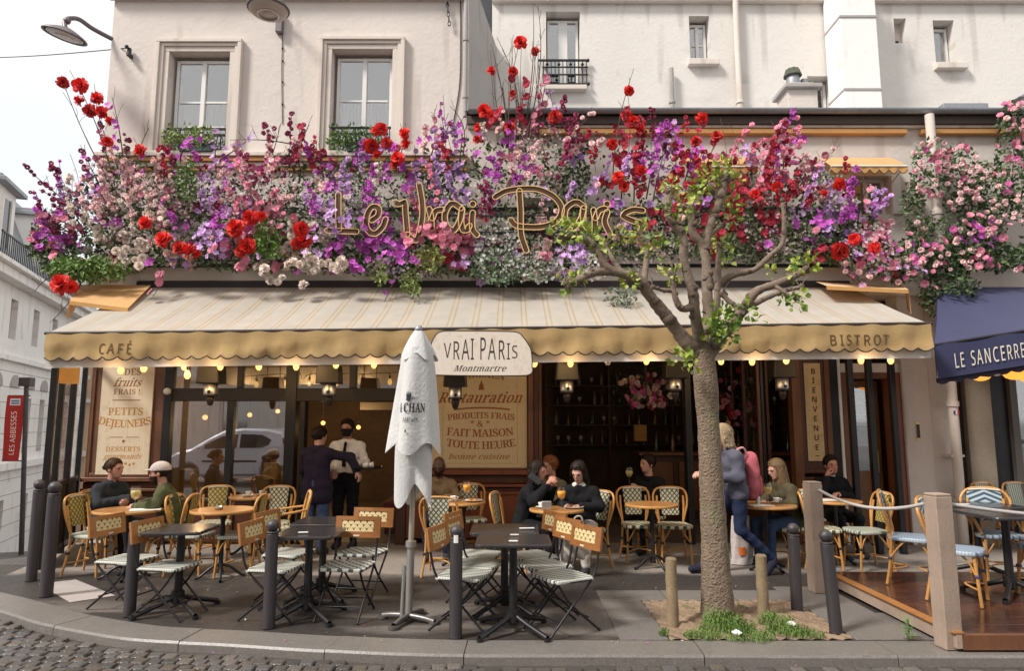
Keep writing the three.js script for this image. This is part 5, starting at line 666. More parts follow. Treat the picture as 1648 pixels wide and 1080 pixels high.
function roundTable(label, pos, o = {}) {
  const t = thing('round_table', label, 'table', pos, o.turn || 0.4), h = o.h || 0.72, R = o.r || 0.31;
  mesh('tabletop', disc(R, 0.024, 0, h - 0.012, 0, 40), M.tableWood, t); mesh('edge_band', lathe([[R - 0.004, -0.016], [R + 0.006, -0.012], [R + 0.006, 0.010], [R - 0.004, 0.0135]], 40, 0, h - 0.012, 0), M.rattan, t);
  mesh('column', lathe([[0.035, 0.06], [0.024, 0.12], [0.022, 0.4], [0.03, 0.5], [0.022, 0.58], [0.05, h - 0.03], [0.05, h - 0.025]], 14), M.blackMetal, t);
  for (let k = 0; k < 4; k++) { const a = k * Math.PI / 2; mesh('foot', tube([V(Math.cos(a) * 0.02, 0.14, Math.sin(a) * 0.02), V(Math.cos(a) * 0.1, 0.11, Math.sin(a) * 0.1), V(Math.cos(a) * 0.2, 0.03, Math.sin(a) * 0.2), V(Math.cos(a) * 0.25, 0.016, Math.sin(a) * 0.25)], 0.015, 10, 7), M.blackMetal, t); }
  return t;
}
function squareTable(label, pos, turn, o = {}) {
  const t = thing('square_table', label, 'table', pos, turn), h = 0.725, w = o.w || 0.6, d = o.d || 0.6;
  mesh('tabletop', pad(w, d, 0.028, h - 0.014, 0.06), o.top || BT, t); mesh('column', [bar(V(0, 0.06, 0), V(0, h - 0.04, 0), 0.035, 0.032, 14), disc(0.05, 0.03, 0, h - 0.045, 0), disc(0.055, 0.1, 0, 0.13, 0, 14)], M.blackMetal, t);
  for (let k = 0; k < 4; k++) { const a = k * Math.PI / 2 + 0.78; mesh('foot', [tube([V(Math.cos(a) * 0.03, 0.13, Math.sin(a) * 0.03), V(Math.cos(a) * 0.16, 0.085, Math.sin(a) * 0.16), V(Math.cos(a) * 0.36, 0.03, Math.sin(a) * 0.36)], 0.021, 10, 8), disc(0.025, 0.03, Math.cos(a) * 0.36, 0.016, Math.sin(a) * 0.36, 10)], M.blackMetal, t); }
  return t;
}
const BT = mat({ map: mottled([0.035, 0.033, 0.034], 0.25, 0.5, 711), roughness: 0.22 });
const P2 = (px, d) => V((px - 824) / FOCAL * (d * CP - EYE * SP + 0.06), 0, -d);   // floor point under column px at depth d

// ---- outer row: black tables with folding chairs
squareTable('black square terrace table beside the corner bollards', P2(290, 6.25), 0.05, { w: 0.5, d: 0.52 });
squareTable('black table nearer the kerb of the pair beside the parasol', P2(497, 6.05), 0, { w: 0.5, d: 0.54 }); squareTable('black table nearer the doorway of the pair beside the parasol', P2(520, 6.72), 0, { w: 0.5, d: 0.54 });
squareTable('black table nearer the kerb of the pair between parasol and tree', P2(826, 5.66), 0, { w: 0.58, d: 0.5 }); squareTable('black table nearer the cafe of the pair between parasol and tree', P2(812, 6.24), 0, { w: 0.58, d: 0.54 });
const FC = 'folding chairs of the outer row';
foldingChair('folding chair at the end of the outer row beside the corner bollards', P2(206, 6.42), 1.35, { group: FC, pale: true });
foldingChair('folding chair with striped seat in front of the corner table', P2(275, 6.14), 1.4, { group: FC, pale: true });
foldingChair('folding chair behind a bollard facing the paired tables', P2(446, 6.08), 1.42, { group: FC, pale: true });
foldingChair('folding chair behind the bollard chair, nearer the cafe', P2(466, 6.72), 1.35, { group: FC, pale: true });
foldingChair('folding chair with its lattice back square to the street, kerb side of the parasol tables', P2(560, 6.12), -0.12, { group: FC, d: true });
foldingChair('folding chair with its lattice back square to the street, cafe side of the parasol tables', P2(584, 6.75), -0.2, { group: FC, d: true });
foldingChair('folding chair just behind the middle bollard', P2(748, 5.78), 1.3, { group: FC, pale: true });
foldingChair('middle folding chair of the three facing the tree from the parasol', P2(770, 6.2), 1.3, { group: FC, pale: true });
foldingChair('folding chair farthest from the kerb of the three beside the parasol', P2(768, 6.62), 1.25, { group: FC, pale: true });
foldingChair('folding chair with striped seat nearest the tree in the outer row', P2(905, 5.72), -1.05, { group: FC });
foldingChair('middle folding chair of the three backing onto the tree', P2(876, 6.15), -1.05, { group: FC });
foldingChair('folding chair carrying no bag, cafe end of the three backing onto the tree', P2(856, 6.58), -1.1, { group: FC });

// ---- inner row: round wooden tables with rattan chairs
roundTable('round wooden table with a wine glass between the woman and the capped man', P2(205, 7.55), { r: 0.34 }); roundTable('empty round wooden table beneath the window', P2(358, 7.55), { r: 0.33 });
roundTable('round wooden table with juice and a plate beside the bald man', P2(745, 8.25), { r: 0.26 }); roundTable('round wooden table with juice between the two dark-haired women', P2(896, 7.6), { r: 0.29 }); roundTable('empty round wooden table between two empty rattan chairs', P2(1050, 8.05), { r: 0.3 });
roundTable('round wooden table with a goblet in front of the blonde woman', P2(1232, 8.0), { r: 0.34 }); roundTable('round wooden table in front of the man resting his chin', P2(1345, 8.4), { r: 0.3 }); roundTable('round wooden table by the windows with cups', P2(408, 8.9), { r: 0.3 });
const RC = 'rattan chairs of the inner row';
rattanChair('honey rattan chair at the corner screen, side on', P2(152, 7.75), 1.5, { group: RC, back: WV.yellow, seat: WV.greenS });
rattanChair('rattan chair under the woman at the corner', P2(172, 8.25), 1.35, { group: RC, back: WV.yellow });
rattanChair('rattan chair under the capped man', P2(272, 7.75), -1.45, { group: RC, back: WV.yellow });
rattanChair('rattan chair backing onto the capped man with yellow-green back', P2(312, 7.75), 1.5, { group: RC, back: WV.yellow, seat: WV.greenS });
rattanChair('rattan chair tucked under the empty window table', P2(384, 7.7), -1.5, { group: RC, back: WV.yellow, seat: WV.greenS });
rattanChair('rattan chair beyond the window table against the dark panel', P2(345, 8.6), 0.3, { group: RC, back: WV.yellow });
rattanChair('rattan chair with pale checked back facing the window', P2(440, 8.55), 0.1, { group: RC }); 
rattanChair('rattan armchair beside the man in the dark jacket', P2(462, 8.1), -1.2, { group: RC, arms: true, back: WV.yellow });
rattanChair('rattan chair with checked back just behind the parasol pole', P2(712, 7.75), Math.PI - 0.1, { group: RC }); rattanChair('rattan chair under the bald man', P2(706, 8.85), 0.1, { group: RC }); rattanChair('rattan chair against the red panel beyond the juice table', P2(757, 8.9), 0.15, { group: RC });
rattanChair('rattan chair with checked back behind the woman with the phone', P2(828, 7.95), 1.3, { group: RC }); rattanChair('rattan chair under the woman looking at her plate', P2(946, 8.05), -0.9, { group: RC });
rattanChair('empty checked rattan chair beside the wooden stake, table side', P2(1026, 8.45), 0.06, { group: RC }); rattanChair('empty checked rattan chair beside the tree trunk', P2(1084, 8.4), -0.06, { group: RC });
rattanChair('rattan chair under the blonde woman', P2(1268, 8.2), -1.2, { group: RC }); rattanChair('rattan chair between the rope post and the man resting his chin', P2(1322, 8.1), 1.3, { group: RC }); rattanChair('rattan chair turned side on beside the rope', P2(1392, 8.0), -1.5, { group: RC, back: WV.yellow, seat: WV.greenS });
rattanChair('rattan chair under the man in the dark shirt by the bar', P2(1046, 9.25), -0.2, { group: RC }); rattanChair('rattan chair under the man resting his chin', P2(1340, 9.0), 0.1, { group: RC });

// ---- deck on the right with blue chairs
const DY = 0.13;
{
  const deck = thing('terrace_deck', 'low wet red-brown boarded terrace deck at the roadside', 'deck'), x0 = 3.2, x1 = 8.4, d0 = 5.2, d1 = 7.25; let k = 0; const r = rng(31);
  for (let d = d0; d < d1 - 0.02; d += 0.205) mesh('deck_board', span(x0 + 0.05, x1, DY - 0.025, DY + (r() - 0.5) * 0.002, -Math.min(d + 0.2025, d1), -d, 0.004), M.deck[k++ % 4], deck);
  mesh('edge_board', span(x0, x0 + 0.046, 0.03, DY + 0.004, -d1, -d0 + 0.04, 0.004), M.postWood, deck); mesh('edge_board', span(x0 + 0.0475, x1, 0.02, DY - 0.002, -d0, -d0 + 0.04, 0.004), M.woodBrown, deck); mesh('edge_strip', span(x0 - 0.02, x0 + 0.06, DY + 0.0045, DY + 0.018, -d1, -d0 + 0.045, 0.003), M.chairWoodPale, deck);
  mesh('support_block', span(x0 - 0.05, x0 + 0.12, 0.0085, 0.07, -7.15, -7.0, 0.006), M.postWood, deck); mesh('joist', span(x0 + 0.06, x1, 0.012, DY - 0.027, -d1 + 0.02, -d1 + 0.1), M.woodDark, deck); mesh('joist', span(x0 + 0.06, x1, 0.012, DY - 0.027, -6.1, -6.0), M.woodDark, deck);
  const post = (label, px, py, top, d) => { const b = V(P2(px, d).x, 0.009, -d), h = YT(top, d) - 0.009, t = thing('rope_post', label, 'post', b, 0.12, 'timber rope posts'); mesh('shaft', [box(0.135, h - 0.02, 0.135, 0, h / 2 - 0.01, 0, 0.008)], M.postWood, t); mesh('cap', box(0.13, 0.02, 0.13, 0, h - 0.01, 0, 0.008), M.postWood, t); return V(b.x, h - 0.07, b.z); };
  const a = post('square timber rope post at the back of the deck', 1312, 955, 775, 6.92), b = post('tall square timber rope post at the roadside corner of the deck', 1519, 1045, 794, 5.26);
  const rope = (label, p, q, sag) => { const c = []; for (let i = 0; i <= 12; i++) { const t = i / 12; c.push(p.clone().lerp(q, t).add(V(0, -sag * 4 * t * (1 - t), 0))); } tag(mesh('rope', tube(c, 0.014, 60, 8), M.rope), label, 'rope', 'grey ropes of the deck'); };
  rope('grey rope slung between the two timber posts', a.clone().add(V(0.04, 0, 0.068)), b.clone().add(V(-0.03, 0, -0.068)), 0.1); rope('grey rope leaving the roadside post along the road', b.clone().add(V(0.068, 0, 0)), V(b.x + 3.4, b.y, b.z - 0.1), 0.13);
  const BL = { group: 'blue rattan chairs on the deck', hex: true, back: WV.blue, seat: WV.blueS, wrap: WV.navy, band: WV.navy, rim: WV.cream }, up = p => p.setY(DY + 0.001);
  rattanChair('blue chevron rattan chair next to the rope, inner of the pair', up(P2(1468, 6.72)), 1.0, BL); rattanChair('blue chevron rattan chair half hidden by the roadside post', up(P2(1540, 6.1)), 0.85, BL);
  rattanChair('blue rattan armchair facing the road behind the black deck table', up(P2(1606, 6.9)), -0.25, { ...BL, arms: true }); rattanChair('blue rattan chair cut by the picture edge at the deck table', up(P2(1690, 6.2)), -1.4, BL);
  squareTable('black table at the back of the deck', up(P2(1575, 6.95)), 0.1, { w: 0.62 }); squareTable('black table on the deck in front of the blue armchair', up(P2(1622, 6.25)), 0.05, { w: 0.6 });
}
// ---------------------------------------------------------------- bollards and stakes
function bollard(label, px, py, top, o = {}) {
  const p = gnd(px, py), h = YT(top, -p.z), t = thing('bollard', label, 'bollard', p, 0, 'dark iron bollards'), r = o.r || 0.05, br = r * 1.02, by = h - br;
  mesh('shaft', lathe([[0, 0.004], [r * 1.06, 0.004], [r * 1.06, 0.012], [r, 0.02], [r * 0.98, by - br * 1.35], [r * 0.9, by - br * 1.2], [0, by - br * 1.2]], 20), M.ironPaint, t);
  mesh('collar', lathe([[r * 0.6, by - br * 1.2], [r * 0.98, by - br * 1.15], [r * 0.98, by - br * 0.95], [r * 0.6, by - br * 0.85]], 20), M.ironPaint, t); mesh('ball_head', ball(br, 0, by, 0, 20, 14), o.head || M.ironPaint, t);
  if (o.lean) { t.rotation.z = o.lean; t.rotation.x = o.leanX || 0; } return t;
}
bollard('iron bollard standing farthest round the street corner', 50, 936, 772, { r: 0.052 }); bollard('iron bollard at the corner beside the pale pavement patch', 74, 961, 775, { r: 0.058 }); bollard('iron bollard in front of the corner folding chairs', 208, 993, 838); bollard('iron bollard in front of the doorway tables', 432, 1012, 836); bollard('iron bollard with a white sticker beside the parasol base', 733, 1028, 845);
bollard('upright iron bollard beside the timber post of the deck', 1283, 986, 842); bollard('crooked iron bollard leaning beside the deck edge', 1346, 1020, 852, { lean: 0.055 });
{ const p = gnd(733, 1028), s = thing('sticker', 'small pale sticker on the bollard beside the parasol', 'sticker'); mesh('sheet', grid(4, 1, (u, v) => { const a = (u - 0.5) * 0.7; return V(p.x + Math.sin(a) * 0.0515, 0.72 + v * 0.06, p.z + Math.cos(a) * 0.0515); }), M.paper, s); }
function stake(label, px, py, top, r) { const p = gnd(px, py), h = YT(top, -p.z), t = thing('wooden_stake', label, 'stake', p, 0, 'round wooden stakes by the tree'); const rr = rng(px); mesh('shaft', taperTube([[V(0, -0.03, 0), r * 1.02], [V(0.002, h * 0.35, 0), r], [V(-0.003, h * 0.7, 0.002), r * 0.98], [V(0, h - 0.012, 0), r * 0.96]], px, 14, 14, rr, 0.05), M.stakeWood, t); mesh('cut_top', lathe([[0, h + 0.004], [r * 0.8, h], [r * 0.99, h - 0.015]], 14), M.stakeWood, t); }
stake('round wooden stake on the chair side of the tree', 1083, 1011, 898, 0.047); stake('round wooden stake on the deck side of the tree', 1229, 998, 893, 0.048);

// ---------------------------------------------------------------- closed parasol
{
  const base = gnd(657, 1001), t = thing('closed_parasol', 'furled white parasol with dark printed lettering on a steel stand', 'parasol', base); t.rotation.z = -0.018;
  const cloth = phys({ map: mottled([0.60, 0.59, 0.575], 0.08, 0.7, 721), roughness: 0.85, transmission: 0.12, thickness: 0, side: THREE.DoubleSide, bumpMap: bumpTex(0.3, 722, 16, 4), bumpScale: 0.004 });
  const d = -base.z, hy = py => YT(py, d) , top = hy(528);
  const rr = rng(44), ph = Array.from({ length: 6 }, () => rr() * 6.28);
  const body = (y0, y1, ra, rb, fold, lobes, drop, k) => grid(72, 26, (u, v) => { const a = u * 6.2832, f = Math.cos(a * lobes + ph[k]) * 0.6 + Math.cos(a * (lobes + 2) + ph[k + 1]) * 0.2 + Math.cos(a * 3 + v * 2 + ph[k + 2]) * 0.25; const r = mix(ra, rb, Math.pow(v, 0.8)) * (1 + fold * f * (0.35 + v)); const y = mix(y0, y1, v) - drop * v * v * (0.5 + 0.5 * Math.cos(a * lobes + ph[k] + 0.6)); return V(Math.cos(a) * r, y, Math.sin(a) * r * 0.92); }, (u, v, p) => [u * 1.2, p.y]);
  mesh('inner_folds', body(hy(680), hy(778), 0.16, 0.125, 0.3, 3, 0.2, 3), cloth, t); mesh('canopy', body(hy(560), hy(712), 0.12, 0.215, 0.2, 4, 0.1, 0), cloth, t); mesh('top_flap', body(top - 0.02, hy(570), 0.03, 0.148, 0.16, 5, 0.06, 1), cloth, t); mesh('finial', lathe([[0, 0.03], [0.025, 0.025], [0.035, 0], [0.035, -0.03], [0, -0.03]], 12, 0, top - 0.005, 0), M.zinc, t);
  // print on the cloth: a curved sheet just proud of the canopy
  const tx = canvasTex(512, 512, (c, w) => { c.clearRect(0, 0, w, 512); c.fillStyle = '#fff'; c.textAlign = 'center'; c.font = 'bold 128px serif'; c.fillText('& CHAN', w / 2, 250); c.font = '54px serif'; c.fillText('AMPAGN', w / 2, 345); c.font = '30px serif'; c.fillText('MOET', w / 2 + 40, 120); c.fillRect(170, 90, 70, 46); c.beginPath(); c.moveTo(160, 90); c.lineTo(175, 40); c.lineTo(190, 80); c.lineTo(205, 30); c.lineTo(220, 80); c.lineTo(236, 40); c.lineTo(250, 90); c.fill(); c.beginPath(); c.moveTo(196, 420); c.lineTo(208, 440); c.lineTo(196, 462); c.lineTo(184, 440); c.fill(); });
  const yA = hy(625), yB = hy(705); mesh('printed_lettering', grid(24, 10, (u, v) => { const a = Math.PI / 2 + 0.68 - u * 1.25, vv = (hy(560) - mix(yA, yB, v)) / (hy(560) - hy(712)); const f = Math.cos(a * 4 + ph[0]) * 0.6 + Math.cos(a * 6 + ph[1]) * 0.2 + Math.cos(a * 3 + vv * 2 + ph[2]) * 0.25; const r = mix(0.12, 0.215, Math.pow(vv, 0.8)) * (1 + 0.2 * f * (0.35 + vv)) + 0.006; return V(Math.cos(a) * r, mix(yA, yB, v), Math.sin(a) * r * 0.92); }, (u, v) => [u, 1 - v]), mat({ color: lin(0.02, 0.02, 0.025), alphaMap: tx, transparent: true, alphaTest: 0.35, roughness: 0.9, side: THREE.DoubleSide }), t);
  mesh('pole', [bar(V(0, 0.06, 0), V(0, top - 0.1, 0), 0.024, 0.022, 14)], mat({ color: lin(0.42, 0.38, 0.32), roughness: 0.4, metalness: 0.6 }), t); mesh('crank_sleeve', [bar(V(0, 0.05, 0), V(0, 0.62, 0), 0.032, 0.032, 14), disc(0.045, 0.05, 0, 0.63, 0, 14)], mat({ color: lin(0.34, 0.32, 0.29), roughness: 0.45, metalness: 0.6 }), t); mesh('stay', bar(V(-0.055, 0.04, 0.02), V(-0.05, 0.45, 0.0), 0.016, 0.016, 8), M.steel, t);
  for (let k = 0; k < 4; k++) { const a = k * Math.PI / 2 + 0.35; mesh('base_foot', [tube([V(0, 0.05, 0), V(Math.cos(a) * 0.15, 0.04, Math.sin(a) * 0.15), V(Math.cos(a) * 0.24, 0.025, Math.sin(a) * 0.24)], 0.026, 10, 8), disc(0.045, 0.024, Math.cos(a) * 0.24, 0.014, Math.sin(a) * 0.24, 14)], mat({ color: lin(0.14, 0.13, 0.125), roughness: 0.35, metalness: 0.5 }), t); }
}
// ---------------------------------------------------------------- tableware
{
  const clear = phys({ color: lin(1, 1, 1), transmission: 1, thickness: 0, roughness: 0.02, ior: 1.45 }), juice = mat({ color: lin(0.75, 0.33, 0.02), roughness: 0.3 }), wine = phys({ color: lin(0.75, 0.62, 0.22), roughness: 0.1, transmission: 0.4, thickness: 0 });
  const on = (px, d, h) => { const p = P2(px, d); p.y = h; return p; };
  const stem = (label, p, m, s = 1) => { const t = thing('stem_glass', label, 'glass', p); t.scale.setScalar(s); mesh('bowl', lathe([[0.004, 0.085], [0.03, 0.1], [0.043, 0.135], [0.042, 0.175], [0.037, 0.2], [0.035, 0.2], [0.04, 0.172], [0.041, 0.137], [0.028, 0.104], [0, 0.09]], 16), clear, t); mesh('stem', lathe([[0.036, 0.001], [0.034, 0.005], [0.006, 0.01], [0.004, 0.085], [0, 0.085]], 14), clear, t); if (m) mesh('drink', lathe([[0, 0.093], [0.027, 0.106], [0.039, 0.137], [0.0395, 0.165], [0, 0.165]], 14), m, t); return t; };
  const T = 0.721;
  stem('wine glass with pale yellow wine on the corner table', on(214, 7.45, T), wine, 1.25); stem('goblet of orange juice beside the bald man', on(751, 8.2, T), juice, 1.2); stem('goblet of orange juice on the dark-haired women\'s table', on(904, 7.55, T), juice, 1.15); stem('frosted goblet on the blonde woman\'s table', on(1238, 7.95, T), wine, 1.2); stem('tall goblet by the man in the dark shirt', on(1014, 9.15, T + 0.1), wine, 1.2);
  const cup = (label, p) => { const t = thing('coffee_cup', label, 'cup', p, 0, 'white cups on the tables'); mesh('saucer', lathe([[0, 0.002], [0.05, 0.004], [0.07, 0.014], [0.068, 0.016], [0, 0.008]], 18), M.ceramic, t); mesh('cup', lathe([[0, 0.009], [0.025, 0.01], [0.038, 0.05], [0.04, 0.06], [0.036, 0.058], [0.02, 0.02], [0, 0.018]], 16), M.ceramic, t); mesh('handle', tube([V(0.037, 0.05, 0), V(0.06, 0.042, 0), V(0.032, 0.022, 0)], 0.005, 8, 5), M.ceramic, t); };
  cup('white cup on the table with the orange juice beside the women', on(872, 7.65, T)); cup('white cup by the bald man\'s juice', on(729, 8.3, T)); cup('white cup on the back table by the windows', on(398, 8.85, T)); cup('second white cup on the back table by the windows', on(420, 8.95, T)); cup('white cup on the table of the blonde woman', on(1252, 8.1, T));
  const sheet = (label, p, w, d, turn, m = M.paper) => { const o = mesh('paper_sheet', box(w, 0.006, d, 0, 0.003, 0), m); o.position.copy(p); o.rotation.y = turn; tag(o, label, 'paper'); };
  sheet('white paper mat under the wine glass', on(232, 7.5, T), 0.3, 0.2, 0.4); sheet('folded white menu on the blonde woman\'s table', on(1226, 7.85, T), 0.26, 0.16, 0.2); sheet('white card on the kerb-side table between parasol and tree', on(826, 5.5, 0.727), 0.07, 0.03, 0); sheet('white card on the cafe-side table between parasol and tree', on(848, 6.15, 0.727), 0.13, 0.03, 0.1); sheet('small ticket in the middle of the table between parasol and tree', on(828, 5.8, 0.727), 0.07, 0.025, 0.05); sheet('white ticket on the kerb-side parasol table', on(486, 5.92, 0.727), 0.08, 0.03, 0.1); sheet('white card on the back deck table', on(1556, 6.8, 0.727 + DY), 0.12, 0.03, 0.1); sheet('newspaper on the chin-resting man\'s table', on(1328, 8.4, T), 0.26, 0.2, 0.3);
  const dish = (label, p, m) => { const t = thing('plate', label, 'plate', p); mesh('dish', lathe([[0, 0.004], [0.07, 0.006], [0.11, 0.018], [0.108, 0.021], [0.06, 0.011], [0, 0.01]], 22), M.ceramic, t); const r = rng(Math.round(p.x * 100)); for (let k = 0; k < 5; k++) { const g = new THREE.IcosahedronGeometry(0.022 + r() * 0.014, 1); g.scale(1, 0.6, 1); g.translate((r() - 0.5) * 0.1, 0.022, (r() - 0.5) * 0.1); mesh('food', g, m, t); } };
  dish('plate with food on the bald man\'s table', on(762, 8.25, T), mat({ color: lin(0.5, 0.2, 0.05), roughness: 0.6 })); dish('plate with cake in front of the woman looking down', on(924, 7.62, T), mat({ color: lin(0.16, 0.07, 0.035), roughness: 0.6 }));
  { const o = mesh('salt_shaker', [lathe([[0, 0], [0.022, 0], [0.024, 0.08], [0.016, 0.11], [0.014, 0.15], [0, 0.155]], 12)], mat({ color: lin(0.6, 0.6, 0.58), roughness: 0.2 })); o.position.copy(on(1222, 7.95, T)); tag(o, 'slim white salt shaker beside the goblet', 'shaker'); }
  { const o = mesh('napkin_holder', [box(0.1, 0.09, 0.06, 0, 0.045, 0, 0.006)], M.steel); o.position.copy(on(880, 7.5, T)); tag(o, 'metal napkin holder on the women\'s table', 'holder'); }
  { const o = mesh('ashtray', lathe([[0, 0.004], [0.04, 0.004], [0.045, 0.035], [0.038, 0.035], [0.034, 0.012], [0, 0.012]], 16), M.steel); o.position.copy(on(350, 7.5, T)); tag(o, 'small steel ashtray on the empty window table', 'ashtray'); }
}
// ---------------------------------------------------------------- pollarded tree
{
  const base = gnd(1156, 1001), D = -base.z, t = thing('pollard_tree', 'pollarded street tree with knobbly limbs and sparse fresh leaves', 'tree', base);
  const bark = mat({ map: (() => { const a = fbm(10, 4, 801), b = fbm(40, 3, 802), m = fbm(5, 3, 803); return tex(512, (u, v) => { const k = 0.7 + 0.6 * a(u * 2, v * 0.6) + 0.4 * (b(u * 2, v) - 0.5), g = smooth(0.45, 0.65, m(u, v)); return [mix(0.20, 0.17, g), mix(0.145, 0.145, g), mix(0.10, 0.085, g)].map(x => toS(x * k)); }, { repeat: [1 / 0.8, 1 / 0.8] }); })(), roughness: 0.95, bumpMap: bumpTex(0.35, 804, 24, 5), bumpScale: 0.02 });
  const twig = mat({ map: mottled([0.21, 0.155, 0.115], 0.35, 0.4, 806), roughness: 0.95, bumpMap: bumpTex(0.15, 807, 24, 4), bumpScale: 0.008 });
  const P = (px, py, dz = 0) => at(px, py, D - dz).sub(base);
  const rnd = rng(55);
  mesh('trunk', [taperTube([[V(0, -0.06, 0), 0.148], [P(1155, 980).setZ(0), 0.128], [P(1151, 900), 0.110], [P(1146, 800), 0.106], [P(1141, 700), 0.097], [P(1136, 620), 0.092], [P(1133, 580), 0.105], [P(1131, 555), 0.085]], 1, 50, 22, rnd, 0.035)], bark, t);
  const limb = (pts, r0, r1, parent, seedk) => { const n = pts.length; const q = pts.map((p, i) => [P(p[0], p[1], p[2] || 0), mix(r0, r1, i / (n - 1)) * (1 + (i % 2 && i < n - 1 ? 0.12 : 0))]); const g = [taperTube(q, seedk, n * 6, 10, rnd, 0.11)]; const e = q[n - 1]; const k = new THREE.IcosahedronGeometry(r1 * 1.5, 2), kp = k.attributes.position; for (let i = 0; i < kp.count; i++) { const s = 1 + 0.22 * Math.sin(kp.getX(i) * 90 + seedk) * Math.cos(kp.getY(i) * 80) + 0.15 * Math.sin(kp.getZ(i) * 120); kp.setXYZ(i, kp.getX(i) * s, kp.getY(i) * s, kp.getZ(i) * s); } k.computeVertexNormals(); k.translate(e[0].x, e[0].y, e[0].z); g.push(k); const cv = new THREE.CatmullRomCurve3(q.map(a => a[0])); for (let m = 0; m < n * 1.6; m++) { const u = 0.1 + 0.88 * rnd(), c = cv.getPointAt(u), rr = mix(r0, r1, u), b = new THREE.IcosahedronGeometry(rr * (0.55 + rnd() * 0.5), 1); b.scale(1, 0.7 + rnd() * 0.5, 1); b.rotateZ(rnd() * 3); b.translate(c.x + (rnd() - 0.5) * rr * 1.5, c.y + (rnd() - 0.5) * rr * 1.2, c.z + (rnd() - 0.2) * rr * 1.1); g.push(b); } for (let m = 0; m < 3; m++) { const a = V(rnd() - 0.5, 0.3 + rnd() * 0.6, rnd() - 0.5).multiplyScalar(0.16); g.push(tube([e[0], e[0].clone().addScaledVector(a, 0.5).add(V((rnd() - 0.5) * 0.03, 0, 0)), e[0].clone().add(a)], 0.004, 5, 4)); } return mesh(parent ? 'side_branch' : 'branch', g, twig, parent || t); };
  const b1 = limb([[1127, 575], [1100, 545, 0.05], [1075, 512, 0.1], [1045, 475, 0.18], [1030, 452, 0.22], [1003, 441, 0.25], [976, 431, 0.28], [966, 410, 0.3], [950, 390, 0.3], [925, 379, 0.3], [904, 381, 0.28]], 0.062, 0.026, null, 3);
  limb([[985, 437, 0.26], [955, 439, 0.32], [932, 450, 0.36], [914, 457, 0.38]], 0.034, 0.026, b1, 4); limb([[1036, 458, 0.2], [1039, 430, 0.1], [1041, 400, 0.05], [1031, 374, 0.02]], 0.026, 0.02, b1, 5); limb([[1000, 438, 0.25], [985, 415, 0.1], [975, 395, 0.0]], 0.022, 0.014, b1, 6);
  const b2 = limb([[1133, 565], [1140, 520, -0.1], [1138, 470, -0.16], [1136, 420, -0.2], [1130, 395, -0.22], [1115, 374, -0.2], [1113, 338, -0.2]], 0.058, 0.03, null, 7);
  limb([[1136, 402, -0.2], [1141, 370, -0.26], [1150, 345, -0.28], [1160, 320, -0.3], [1166, 288, -0.3]], 0.034, 0.036, b2, 8); limb([[1128, 392, -0.2], [1150, 372, -0.36], [1165, 362, -0.4]], 0.022, 0.015, b2, 9);
  const b3 = limb([[1128, 565], [1119, 505, 0.2], [1115, 470, 0.26], [1106, 440, 0.28], [1100, 410, 0.3], [1100, 382, 0.32], [1086, 364, 0.34], [1076, 346, 0.34], [1078, 308, 0.34]], 0.052, 0.022, null, 10);
  limb([[1118, 494, 0.22], [1096, 496, 0.3], [1086, 476, 0.34], [1081, 442, 0.34]], 0.03, 0.02, b3, 11); limb([[1085, 468, 0.33], [1068, 467, 0.36], [1050, 462, 0.38]], 0.018, 0.014, b3, 12);
  const b4 = limb([[1138, 565], [1152, 503, -0.3], [1155, 455, -0.4], [1156, 425, -0.44], [1158, 396, -0.46]], 0.042, 0.024, null, 13);
  limb([[1155, 455, -0.4], [1185, 441, -0.42], [1214, 434, -0.4], [1240, 411, -0.38], [1258, 394, -0.36], [1262, 350, -0.34], [1259, 322, -0.34]], 0.032, 0.017, b4, 14);
  const b5 = limb([[1140, 572], [1166, 537, 0.05], [1195, 500, 0.12], [1216, 470, 0.16], [1246, 458, 0.18], [1275, 446, 0.2], [1297, 434, 0.2]], 0.056, 0.024, null, 15);
  limb([[1200, 498, 0.12], [1230, 481, 0.0], [1270, 466, -0.08], [1290, 462, -0.1]], 0.026, 0.018, b5, 16); limb([[1178, 522, 0.08], [1186, 495, -0.08], [1172, 484, -0.14], [1164, 474, -0.16]], 0.03, 0.022, b5, 17); limb([[1245, 458, 0.18], [1262, 470, 0.25], [1280, 482, 0.28]], 0.018, 0.012, b5, 18);
  // leaves: palmate blades in clumps at the knobs
  const leafMats = [[0.38, 0.47, 0.05], [0.25, 0.36, 0.04], [0.11, 0.2, 0.03], [0.46, 0.50, 0.10]].map(c => phys({ color: lin(...c), roughness: 0.55, transmission: 0.35, thickness: 0, side: THREE.DoubleSide }));
  const leafPos = [[], [], [], []];
  const leaf = (c, s, dir, k) => { const n = dir.clone().normalize(), a = V(rnd() - 0.5, rnd() - 0.5, rnd() - 0.5).cross(n).normalize(), b = n.clone().cross(a); const L = (u, v, w) => c.clone().addScaledVector(n, u * s).addScaledVector(a, v * s).addScaledVector(b, w * s); const o = L(0, 0, 0), tip = L(1, 0, -0.18), l1 = L(0.55, 0.42, 0.08), r1 = L(0.55, -0.42, 0.08), l2 = L(0.2, 0.3, 0.05), r2 = L(0.2, -0.3, 0.05), m = L(0.5, 0, 0); for (const tr of [[o, l2, m], [l2, l1, m], [l1, tip, m], [o, m, r2], [r2, m, r1], [r1, m, tip]]) for (const q of tr) leafPos[k].push(q.x, q.y, q.z); };
